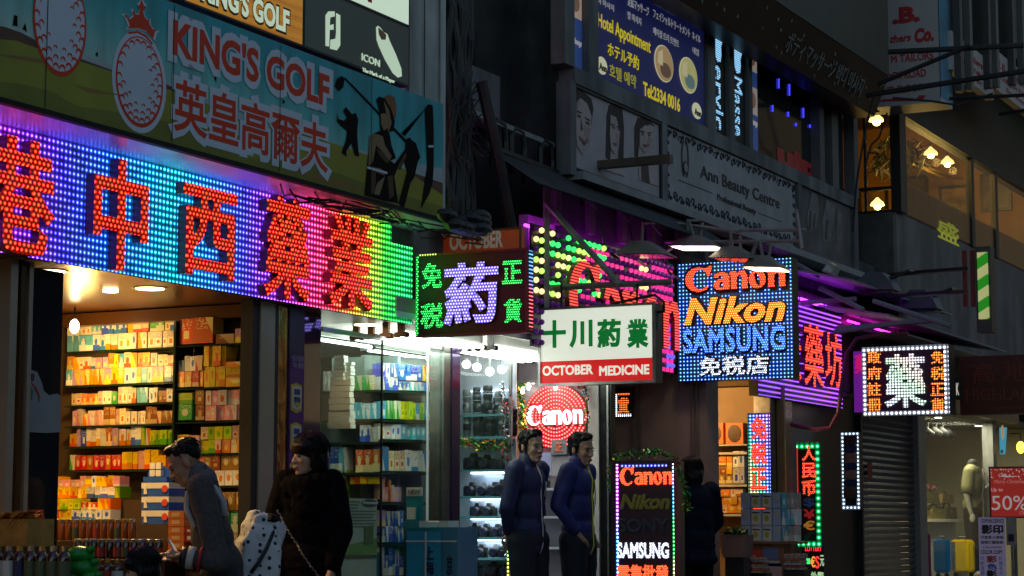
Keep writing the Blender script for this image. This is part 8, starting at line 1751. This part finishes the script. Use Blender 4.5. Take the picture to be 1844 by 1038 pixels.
# ================================================================ people
SKIN = mat('skin', (.50, .30, .21), .5, noise=.06); SKIN2 = mat('skin_tan', (.47, .25, .15), .5, noise=.06); LIPM = mat('lips', (.30, .10, .08), .45, noise=0); HAIR = mat('black_hair', (.008, .006, .006), .45, noise=.4, scale=60, spec=.22)
JEAN = mat('dark_denim', (.010, .013, .024), .8, noise=.2, scale=30); SHOE = mat('black_shoes', (.012, .012, .012), .4)
EYEM = mat('eye_dark', (.012, .009, .008), .2, noise=0); EYEW = mat('eye_white', (.5, .48, .45), .3, noise=0)
def jitter(mb, s, seed=0, f=40):
    from mathutils import noise
    for v in mb.v:
        n = noise.noise_vector(v * f + Vector((seed, 0, 0))); v += n * s
    return mb
def person(label, x, y, z0, face, skin=SKIN, head_pitch=0., head_yaw=0., H=1.72, lean=0., hair='short', arms=None, legs=True, jacket=None, jm=None, tm=JEAN, hem=.78, bulk=1.0, coll=None, sleeve=True, headoff=(0, 0, 0), wom=False, nm='jacket'):
    """face = heading in degrees in the ground plane; body is one surface, clothes and hair are its children"""
    t = thing('person', label, 'person', (x, y, z0))
    s = H / 1.72
    Rz = Matrix.Rotation(R_(face), 4, 'Z'); base = Matrix.Translation((x, y, z0)) @ Rz @ Matrix.Scale(s, 4)
    L = Matrix.Rotation(R_(lean), 4, 'Y')                # lean forward about the hips (local x is forward)
    def B(p, up=True):
        p = Vector(p)
        if up and lean: p = Vector((0, 0, .95)) + (L @ (p - Vector((0, 0, .95))))
        return base @ p
    sw = .19 if not wom else .145
    hipw = .095
    # joints
    sh = [Vector((0, k * sw, 1.42)) for k in (1, -1)]
    if callable(arms):
        bi = base.inverted(); Li = L.inverted(); O = Vector((0, 0, .95)); A = arms(lambda q: (Li @ (bi @ q - O)) + O)
    else: A = arms or [[(.02, .235, 1.14), (.06, .22, .90)], [(.02, -.235, 1.14), (.06, -.22, .90)]]
    hm = B((.035 + headoff[0], headoff[1], 1.585 + headoff[2]))
    HR = Rz @ L @ Matrix.Rotation(R_(head_yaw), 4, 'Z') @ Matrix.Rotation(R_(head_pitch), 4, 'Y')
    HM = Matrix.Translation(hm) @ HR @ Matrix.Scale(s, 4); hr3 = HM.to_3x3().normalized()
    def hd(p): return HM @ Vector(p)
    def he(mb, c, r, n=14, k=10, rot=None): mb.ell(hd(c), [q * s for q in r], n, k, hr3 if rot is None else hr3 @ rot)
    mb = MB()
    he(mb, (-.012, 0, .040), (.098, .077, .086)); he(mb, (.030, 0, -.015), (.060, .062, .085)); he(mb, (.036, 0, -.075), (.045, .048, .040)); he(mb, (.062, 0, -.098), (.026, .030, .020))
    he(mb, (.070, 0, .026), (.024, .052, .014)); he(mb, (.060, .034, -.022), (.024, .022, .024)); he(mb, (.060, -.034, -.022), (.024, .022, .024))
    cap(mb, hd((.086, 0, .006)), hd((.106, 0, -.030)), .009 * s, .013 * s, 8); he(mb, (.098, .012, -.033), (.012, .010, .009), 8, 6); he(mb, (.098, -.012, -.033), (.012, .010, .009), 8, 6)
    he(mb, (.088, 0, -.060), (.012, .024, .008), 10, 6); he(mb, (.085, 0, -.073), (.012, .021, .008), 10, 6)
    for k in (1, -1): he(mb, (-.012, .079 * k, -.005), (.020, .010, .034), 10, 8)
    cap(mb, hd((-.015, 0, -.05)), B((-.01, 0, 1.43)), .056 * s, .066 * s, 14)
    # torso, arms, legs
    bodyL = [(B((-.01, 0, 1.30)), (.105, .175, .14)), (B((.0, 0, 1.18)), (.105, .155, .18)), (B((0, 0, .98), False), (.105, .165, .14))]
    for c, r in bodyL: mb.ell(c, [q * s * .80 for q in r], 16, 10, (Rz @ L).to_3x3())
    hands = []
    for k in (0, 1):
        e, wv = A[k]; limb(mb, [(B(sh[k]), .062 * s), (B(e), .046 * s), (B(wv), .030 * s)]); d = (B(wv) - B(e)).normalized(); hands.append((B(wv), d, k))
        w = B(wv); side = d.cross(Vector((0, 0, 1))); side = side.normalized() if side.length > .1 else (Rz.to_3x3() @ Vector((1, 0, 0))); pal = w + d * .05 * s
        up = side.cross(d).normalized()
        if abs(d.z) > .7: side, up = (Rz.to_3x3() @ Vector((1, 0, 0))), side
        cap(mb, w + d * .015, pal + d * .03 * s, .022 * s, .027 * s, 10)
        for j in range(4):
            o = side * ((j - 1.5) * .019 * s); ln = (.062, .074, .070, .055)[j] * s; f0 = pal + d * .035 * s + o; f1 = f0 + d * ln * .55 - up * .006; f2 = f1 + (d * .8 - up * .6).normalized() * ln * .5
            limb(mb, [(f0, .0095 * s), (f1, .0088 * s), (f2, .0075 * s)], 8)
        f0 = w + d * .03 * s + side * -.03 * s; limb(mb, [(f0, .012 * s), (f0 + (d - side * .7 - up * .3).normalized() * .035 * s, .0105 * s), (f0 + (d - side * .1 - up * .3).normalized() * .065 * s, .009 * s)], 8)
    for k in (1, -1):
        limb(mb, [(B((0, k * hipw, .92), False), .085 * s), (B((.02, k * .10, .50), False), .058 * s), (B((-.01, k * .10, .09), False), .042 * s)]); mb.ell(B((.05, k * .105, .04), False), [.13 * s, .045 * s, .04 * s], 12, 8, Rz.to_3x3())
    obj('body', remesh(mb, .0062 * s, 2), skin, t, True)
    # eyes, brows, lips
    for k in (1, -1):
        mb = MB(); he(mb, (.0845, .030 * k, .002), (.008, .014, .0055), 10, 6); obj('eye', mb, EYEM, t, True)
        mb = MB(); he(mb, (.0875, .030 * k, .022), (.006, .015, .0036), 10, 6); obj('eyebrow', mb, HAIR, t, True)
    mb = MB(); he(mb, (.0945, 0, -.0665), (.008, .021, .0085), 12, 6); obj('lips', mb, LIPM, t, True)
    # hair
    mb = MB()
    if hair == 'short':
        he(mb, (-.028, 0, .060), (.101, .084, .080), 20, 14); he(mb, (-.055, 0, .01), (.064, .079, .085), 16, 10); he(mb, (.018, .012, .108), (.052, .060, .032)); he(mb, (.050, -.03, .094), (.030, .034, .020)); 
        for k in (1, -1): he(mb, (-.004, .073 * k, .03), (.034, .014, .035)); he(mb, (.012, .0735 * k, -.005), (.012, .008, .03))
        h = jitter(remesh(mb, .008, 1), .004, 1, 30)
    elif hair == 'quiff':
        he(mb, (-.024, 0, .060), (.096, .079, .078), 20, 14); he(mb, (.030, 0, .106), (.052, .058, .030)); he(mb, (-.06, 0, .03), (.050, .068, .055)); he(mb, (.046, 0, .112), (.030, .046, .022))
        h = jitter(remesh(mb, .008, 1), .005, 1, 30)
    elif hair == 'bob':
        he(mb, (-.022, 0, .055), (.120, .104, .098), 22, 14); he(mb, (-.05, 0, -.025), (.085, .105, .085), 18, 12); he(mb, (-.07, 0, -.065), (.06, .088, .05), 18, 12)
        for k in (1, -1): he(mb, (-.008, .084 * k, -.005), (.040, .020, .085)); he(mb, (-.002, .080 * k, -.055), (.024, .016, .05))
        he(mb, (.060, .015, .058), (.050, .078, .040)); he(mb, (.084, .01, .040), (.022, .064, .022))
        h = jitter(remesh(mb, .007, 3), .0028, 1, 34)
    else:
        he(mb, (-.02, 0, .055), (.115, .098, .092), 20, 14); he(mb, (-.05, 0, -.04), (.078, .095, .10), 16, 10)
        h = jitter(remesh(mb, .009, 2), .006, 1, 40)
    rs = random.Random(int(abs(x) * 100) + int(H * 1000)); longh = hair in ('bob', 'long')
    for k in range(260 if longh else 200):                # single locks over the hair mass
        az = rs.uniform(-math.pi, math.pi); e0 = rs.uniform(.15, .75) if longh else rs.uniform(.2, 1.45)
        if not longh and abs(az) < .9 and e0 > 1.0: continue
        rx, ry, rz_ = (.118, .106, .100) if longh else (.100, .085, .080); pts = []; ln = rs.uniform(.9, 1.5) if longh else rs.uniform(.25, .5)
        if longh and abs(az) < .8: ln *= .42
        for q in range(5):
            e = e0 + ln * q / 4; g_ = 1.01 + rs.uniform(-.01, .02) + (.05 * q / 4 if not longh else .0); zz = .055 + rz_ * g_ * math.cos(e); rr = math.sin(min(e, 1.5))
            pts.append(hd((-.024 + rx * g_ * rr * math.cos(az + .05 * q), ry * g_ * rr * math.sin(az + .05 * q), zz - (.06 * max(0, e - 1.5)))))
        h.M = None; h.tube(pts, .0048 * s, 4, .0012 * s)
    obj('hair', h, HAIR, t, True)
    # clothes
    mb = MB(); b_ = bulk; R3 = (Rz @ L).to_3x3()
    for c, r in ((B((.01, 0, 1.32)), (.125, .205 if not wom else .185, .158)), (B((.005, 0, 1.15)), (.128, .195, .21)), (B((.0, 0, .98), False), (.136, .195, .15))): mb.ell(c, [q * s * b_ for q in r], 20, 12, R3)
    for zz in (.92, .86): 
        if zz > hem: mb.ell(B((0, 0, zz), False), [.139 * s * b_, .197 * s * b_, .10 * s], 20, 10, Rz.to_3x3())
    k_ = .80
    while k_ > hem + .06: mb.ell(B((0, 0, k_), False), [.155 * s * b_, .215 * s * b_, .10 * s], 20, 10, Rz.to_3x3()); k_ -= .08
    for k in (0, 1):
        e, wv = A[k]; mb.ell(B(Vector(sh[k]) * 1.0 + Vector((0, 0, -.025))), [.080 * s * b_] * 3, 14, 10); limb(mb, [(B(sh[k]), .085 * s * b_), (B(e), .067 * s * b_), (B(Vector(e).lerp(Vector(wv), .93)), .050 * s * b_)])
    cap(mb, B((-.015, 0, 1.43)), B((.005, 0, 1.495)), .080 * s, .072 * s, 16)
    h = remesh(mb, .009, 3)
    from mathutils import noise
    for v in h.v: v += noise.noise_vector(v * 9) * .007
    jo = obj(nm, h, jm, t, True)
    if legs:
        mb = MB()
        for k in (1, -1): limb(mb, [(B((0, k * hipw, .90), False), .115 * s), (B((.02, k * .105, .50), False), .085 * s), (B((-.01, k * .105, .10), False), .075 * s)])
        mb.ell(B((0, 0, .90), False), [.13 * s, .185 * s, .11 * s], 18, 10, Rz.to_3x3()); h = remesh(mb, .011, 2)
        for v in h.v: v += noise.noise_vector(v * 11) * .006
        obj('trousers', h, tm, t, True)
        for k in (1, -1):
            mb = MB(); mb.ell(B((.055, k * .105, .045), False), [.145 * s, .055 * s, .05 * s], 14, 8, Rz.to_3x3()); obj('shoe', mb, SHOE, t, True)
    return t, B, hd, s, jo
def surf(jo, p, d):
    """nearest point of a garment from p along d, in world space"""
    o = ROOT[jo.name]; hit, loc, nrm, i = jo.ray_cast(Vector(p) - o, Vector(d).normalized())
    return (loc + o) if hit else None
def stripe(t, jo, B, pts, r, m, nm):
    q = []
    for (yy, zz) in pts:
        h = surf(jo, B((.6, yy, zz)), B((-.6, yy, zz)) - B((.6, yy, zz)))
        if h is not None: q.append(h + (B((1, 0, 1), False) - B((0, 0, 1), False)).normalized() * .006)
    if len(q) > 1: mb = MB(); mb.tube(q, r, 6); obj(nm, mb, m, t, True)
def at_depth(px, py, depth): d = ray(px, py); return EYE + d * (depth / FPX)
NAVYJ = mat('navy_jacket', (.014, .020, .085), .6, noise=.25, scale=14, bump=.3); NAVYJ2 = mat('blue_jacket', (.022, .026, .16), .6, noise=.25, scale=14, bump=.3)
# two men in blue jackets, looking along the street to the right (towards +x and slightly out)
p = at_depth(951, 773, 14.75); Hh = p.z - .16
t, B, hd, s, jo = person('man in a navy zip jacket with white piping standing by the lens cabinet', p.x, p.y, .16, -92, SKIN, 2, -22, Hh - .0, jm=NAVYJ, bulk=.86, arms=[[(-.06, .245, 1.15), (-.11, .13, .95)], [(-.04, -.245, 1.15), (-.10, -.12, .95)]])
WZ = mat('white_piping', (.55, .55, .52), .5, noise=0); YZ = mat('yellow_piping', (.60, .62, .06), .5, noise=0, emit=(.5, .55, .05), es=.03)
stripe(t, jo, B, [(-.01, 1.46), (-.005, 1.36), (0, 1.25), (0, 1.1), (0, .98), (0, .86), (0, .80)], .0055, WZ, 'zip'); stripe(t, jo, B, [(.075, 1.33), (.078, 1.28), (.08, 1.22)], .007, WZ, 'chest_pocket')
p2 = at_depth(1040, 779, 15.0); H2 = p2.z - .16
t, B, hd, s, jo = person('man in a royal blue zip jacket with yellow piping standing before the pale pillar', p2.x, p2.y, .16, -86, SKIN2, 7, -20, H2, jm=NAVYJ2, bulk=.90, arms=[[(-.08, .26, 1.16), (.03, .165, .97)], [(-.06, -.26, 1.16), (.05, -.165, .97)]])
stripe(t, jo, B, [(-.01, 1.49), (-.005, 1.36), (0, 1.25), (0, 1.1), (0, .98), (0, .86), (0, .80)], .0055, YZ, 'zip'); stripe(t, jo, B, [(.075, 1.36), (.078, 1.28), (.08, 1.17)], .006, YZ, 'chest_pocket')
stripe(t, jo, B, [(.03, 1.49), (.0, 1.475), (-.03, 1.49)], .010, YZ, 'collar_lining')
# dark figure right of the standing sign, turned away
p = at_depth(1248, 826, 17.0)
t, B, hd, s, jo = person('dark figure in a navy coat seen from behind beside the standing sign', p.x, p.y, .14, 55, SKIN2, 12, -10, p.z - .14, hair='long', jm=mat('black_navy_coat', (.006, .008, .022), .8, noise=.3, scale=12, spec=.1), hem=.70, bulk=1.12, tm=mat('black_cloth', (.006, .006, .008), .85, spec=.1), arms=[[(.03, .28, 1.14), (.14, .2, .98)], [(.05, -.28, 1.14), (.16, -.2, .98)]], nm='coat')
# young man with phone, facing left, head bent
GREYJ = mat('grey_wool_jacket', (.07, .062, .058), .9, noise=.35, scale=60, bump=.6)
yx = at_depth(397, 1000, 10.75)
fh = 122.0
p = at_depth(352, 862, 10.75)
t, B, hd, s, jo = person('young man in a grey wool jacket looking down at his phone', yx.x, yx.y, .02, fh, SKIN2, 17, 0, 1.62, lean=13, hair='quiff', jm=GREYJ, bulk=.93, hem=.74,
    arms=lambda I: [[I(at_depth(394, 1014, 10.45)), I(at_depth(333, 1003, 10.45))], [I(at_depth(380, 1022, 10.95)), I(at_depth(326, 1008, 10.7))]], headoff=(.03, 0, -.01))
ym = (t, B, hd, s, jo)
def ground_shift(t, dx, dy, dz=0):
    t.location += Vector((dx, dy, dz))
# woman in black with scarf, looking left towards the camera side
BLK_C = mat('black_tweed_coat', (.006, .005, .007), .95, noise=.6, scale=30, bump=.4, spec=.05)
q = at_depth(572, 855, 11.9)
t2, B2, hd2, s2_, jo2 = person('woman with a dark bob in a black tweed coat and thick black scarf', at_depth(556, 1000, 11.9).x, at_depth(556, 1000, 11.9).y, 0.02, 192, SKIN, 2, -36, 1.66, hair='bob', jm=BLK_C, bulk=1.06, hem=.55, wom=True, arms=[[(.03, .225, 1.13), (.10, .19, .92)], [(.04, -.225, 1.13), (.12, -.19, .94)]], tm=mat('black_cloth', (.006, .006, .008), .85, spec=.1), nm='coat')
wm = (t2, B2, hd2, s2_)
mb = MB(); 
for k in range(18):
    a = 2 * math.pi * k / 18; rr_ = .115; mb.ell(B2((.0 + rr_ * 1.0 * math.cos(a), rr_ * 1.15 * math.sin(a), 1.43 - .035 * math.cos(a) + .015 * math.sin(2 * a))), [.062 * s2_, .062 * s2_, .070 * s2_], 10, 8)
mb.ell(B2((.11, .02, 1.30)), [.075, .10, .11], 12, 8); mb.ell(B2((-.02, 0, 1.42)), [.17, .2, .07], 14, 8)
obj('scarf', jitter(remesh(mb, .009, 2), .012, 3, 22), mat('black_knit', (.006, .005, .006), .95, noise=.5, scale=60, bump=.6, spec=.05), t2, True)
ch = []
for k in range(42):
    f = k / 41; h = surf(jo2, B2((.9, -.17 + .36 * f, 1.25 - .50 * f)), B2((-.5, -.17 + .36 * f, 1.25 - .50 * f)) - B2((.9, -.17 + .36 * f, 1.25 - .50 * f)))
    if h is not None: ch.append(h)
mb = MB()
for k, h in enumerate(ch): mb.ell(h, (.010, .010, .006) if k % 2 else (.006, .006, .011), 8, 6)
o = obj('bag_chain', mb, mat('gunmetal_chain', (.25, .24, .23), .3, .9, 0), t2, True)
# dark haired child at the bottom edge
c0 = at_depth(262, 1100, 8.2)
t3, B3, hd3, s3_, jo3 = person('dark haired child with a pink hair tie low in front of the jars', c0.x, c0.y, .02, 120, SKIN2, 12, 0, at_depth(262, 990, 8.2).z - .02, hair='bob', jm=BLK_C, bulk=1.25, hem=.6, nm='coat')
mb = MB(); mb.ell(hd3((-.09, -.045, .05)), (.018, .018, .014), 10, 8); mb.ell(hd3((-.10, .0, .06)), (.014, .016, .018), 10, 8); obj('hair_tie', mb, mat('pink_hair_tie', (.65, .32, .35), .5), t3, True)
# phone in the young man's hand and his backpack
t, B, hd, s, jo = ym
ph = at_depth(313, 988, 10.52)
g = thing('phone', 'rose gold phone held in the hands of the young man', 'phone', ph)
Rm = (Matrix.Translation(ph) @ Matrix.Rotation(R_(fh), 4, 'Z') @ Matrix.Rotation(R_(-62), 4, 'Y') @ Matrix.Rotation(R_(70), 4, 'Z'))
mb = MB(Rm); mb.box(-.075, .075, -.037, .037, -.004, .004); obj('case', mb, mat('rose_gold_back', (.42, .26, .20), .35, .3, .05), g)
mb = MB(Rm); mb.box(-.069, .069, -.033, .033, .0042, .005); obj('screen', mb, glow('phone_screen', (.5, .42, .35), .5), g)
# cuffs
AE, AW_ = at_depth(394, 1014, 10.45), at_depth(333, 1003, 10.45)
mb = MB(); mb.tube([AE.lerp(AW_, .72), AE.lerp(AW_, .92)], .060, 14); obj('white_cuff', mb, mat('white_cuff_cloth', (.6, .56, .5), .8), t, True)
mb = MB(); mb.tube([AE.lerp(AW_, .93), AE.lerp(AW_, 1.12)], .050, 14); obj('black_glove_cuff', mb, BLACK, t, True)
mb = MB(); mb.tube([AE.lerp(AW_, .50), AE.lerp(AW_, .58)], .0665, 14); obj('red_sleeve_band', mb, mat('red_band', (.45, .01, .02), .7), t, True)
mb = MB(); cap(mb, B((-.01, 0, 1.46)), B((.01, 0, 1.505)), .078, .068, 16); obj('collar', jitter(remesh(mb, .008, 1), .004, 2, 30), mat('grey_collar', (.13, .12, .125), .9, noise=.2, scale=40), t, True)
BPM = bpy.data.materials.new('spotted_white_cloth'); BPM.use_nodes = True; nt = BPM.node_tree; bb = nt.nodes['Principled BSDF']; bb.inputs['Roughness'].default_value = .7
tc = nt.nodes.new('ShaderNodeTexCoord'); vo = nt.nodes.new('ShaderNodeTexVoronoi'); vo.inputs['Scale'].default_value = 24; vo.inputs['Randomness'].default_value = .45; nt.links.new(tc.outputs['Object'], vo.inputs['Vector'])
nz = nt.nodes.new('ShaderNodeTexNoise'); nz.inputs['Scale'].default_value = 9; nt.links.new(tc.outputs['Object'], nz.inputs['Vector'])
cw = mixc(nt, MR(nt, nz.outputs[0], .52, .62, 0, .5), (.62, .62, .64), (.35, .36, .40))
nt.links.new(mixc(nt, MR(nt, vo.outputs['Distance'], .24, .27, 1, 0), cw, (.01, .01, .012)), bb.inputs['Base Color'])
bc_ = at_depth(457, 996, 10.95); bpk = thing('backpack', 'white spotted backpack with black strap worn by the young man', 'backpack', bc_)
Q_ = Matrix.Translation(bc_) @ Matrix.Rotation(R_(fh + 14), 4, 'Z') @ Matrix.Rotation(R_(-10), 4, 'Y')       # local x points towards his back
mb = MB(Q_)
for z_, hx, hy in ((-.20, .125, .165), (-.10, .130, .165), (.0, .118, .155), (.09, .095, .14), (.16, .07, .115)): mb.box(-hx, hx * .8, -hy, hy, z_ - .07, z_ + .06)
h = remesh(mb, .013, 22)
from mathutils import noise as _nz
for v in h.v: v += _nz.noise_vector(v * 9) * .016
obj('bag', h, BPM, bpk, True)
mb = MB(Q_); mb.box(-.10, .055, -.12, .12, .12, .205); mb.box(-.125, -.075, -.125, .125, .0, .18); h = remesh(mb, .012, 12)
for v in h.v: v += _nz.noise_vector(v * 11) * .012
obj('flap', h, BPM, bpk, True)
mb = MB(Q_); mb.tube([(-.06, .10, .19), (-.055, .135, .12), (-.03, .158, .03), (.0, .168, -.05), (.03, .165, -.11)], .011, 6); obj('black_strap', mb, BLACK, bpk, True)
mb = MB(Q_); mb.tube([(-.10, .06, .165), (-.065, .10, .19), (-.02, .12, .20)], .024, 8); obj('black_top_patch', mb, mat('black_canvas', (.012, .010, .012), .8, spec=.2), bpk)
mb = MB(Q_); mb.tube([(.12, .15, -.15), (.06, .172, -.155), (-.04, .174, -.16), (-.12, .15, -.165), (-.145, .03, -.165)], .017, 8); obj('buckled_band', mb, mat('shiny_black_band', (.015, .015, .015), .15, spec=1., coat=1.), bpk, True)
mb = MB(Q_)
for k in range(5): mb.box(.06 - .035 * k, .08 - .035 * k, .186, .196, -.175, -.145)
obj('buckles', mb, STEEL, bpk)
for k in (1, -1):
    pts = []
    for (xx, zz, yy) in ((-.16, 1.22, .12), (-.17, 1.38, .115), (-.10, 1.47, .11), (.0, 1.49, .11), (.09, 1.43, .12), (.12, 1.33, .13), (.10, 1.20, .15)):
        P0 = B((xx, k * yy, zz)); ctr = B((0, k * yy * .6, 1.25)); h = surf(jo, ctr + (P0 - ctr).normalized() * .8, ctr - P0); pts.append((h if h is not None else P0) + (P0 - ctr).normalized() * .006)
    mb = MB(); mb.tube(pts, .017, 8); obj('shoulder_strap', mb, mat('pale_strap', (.55, .55, .56), .7), bpk, True)
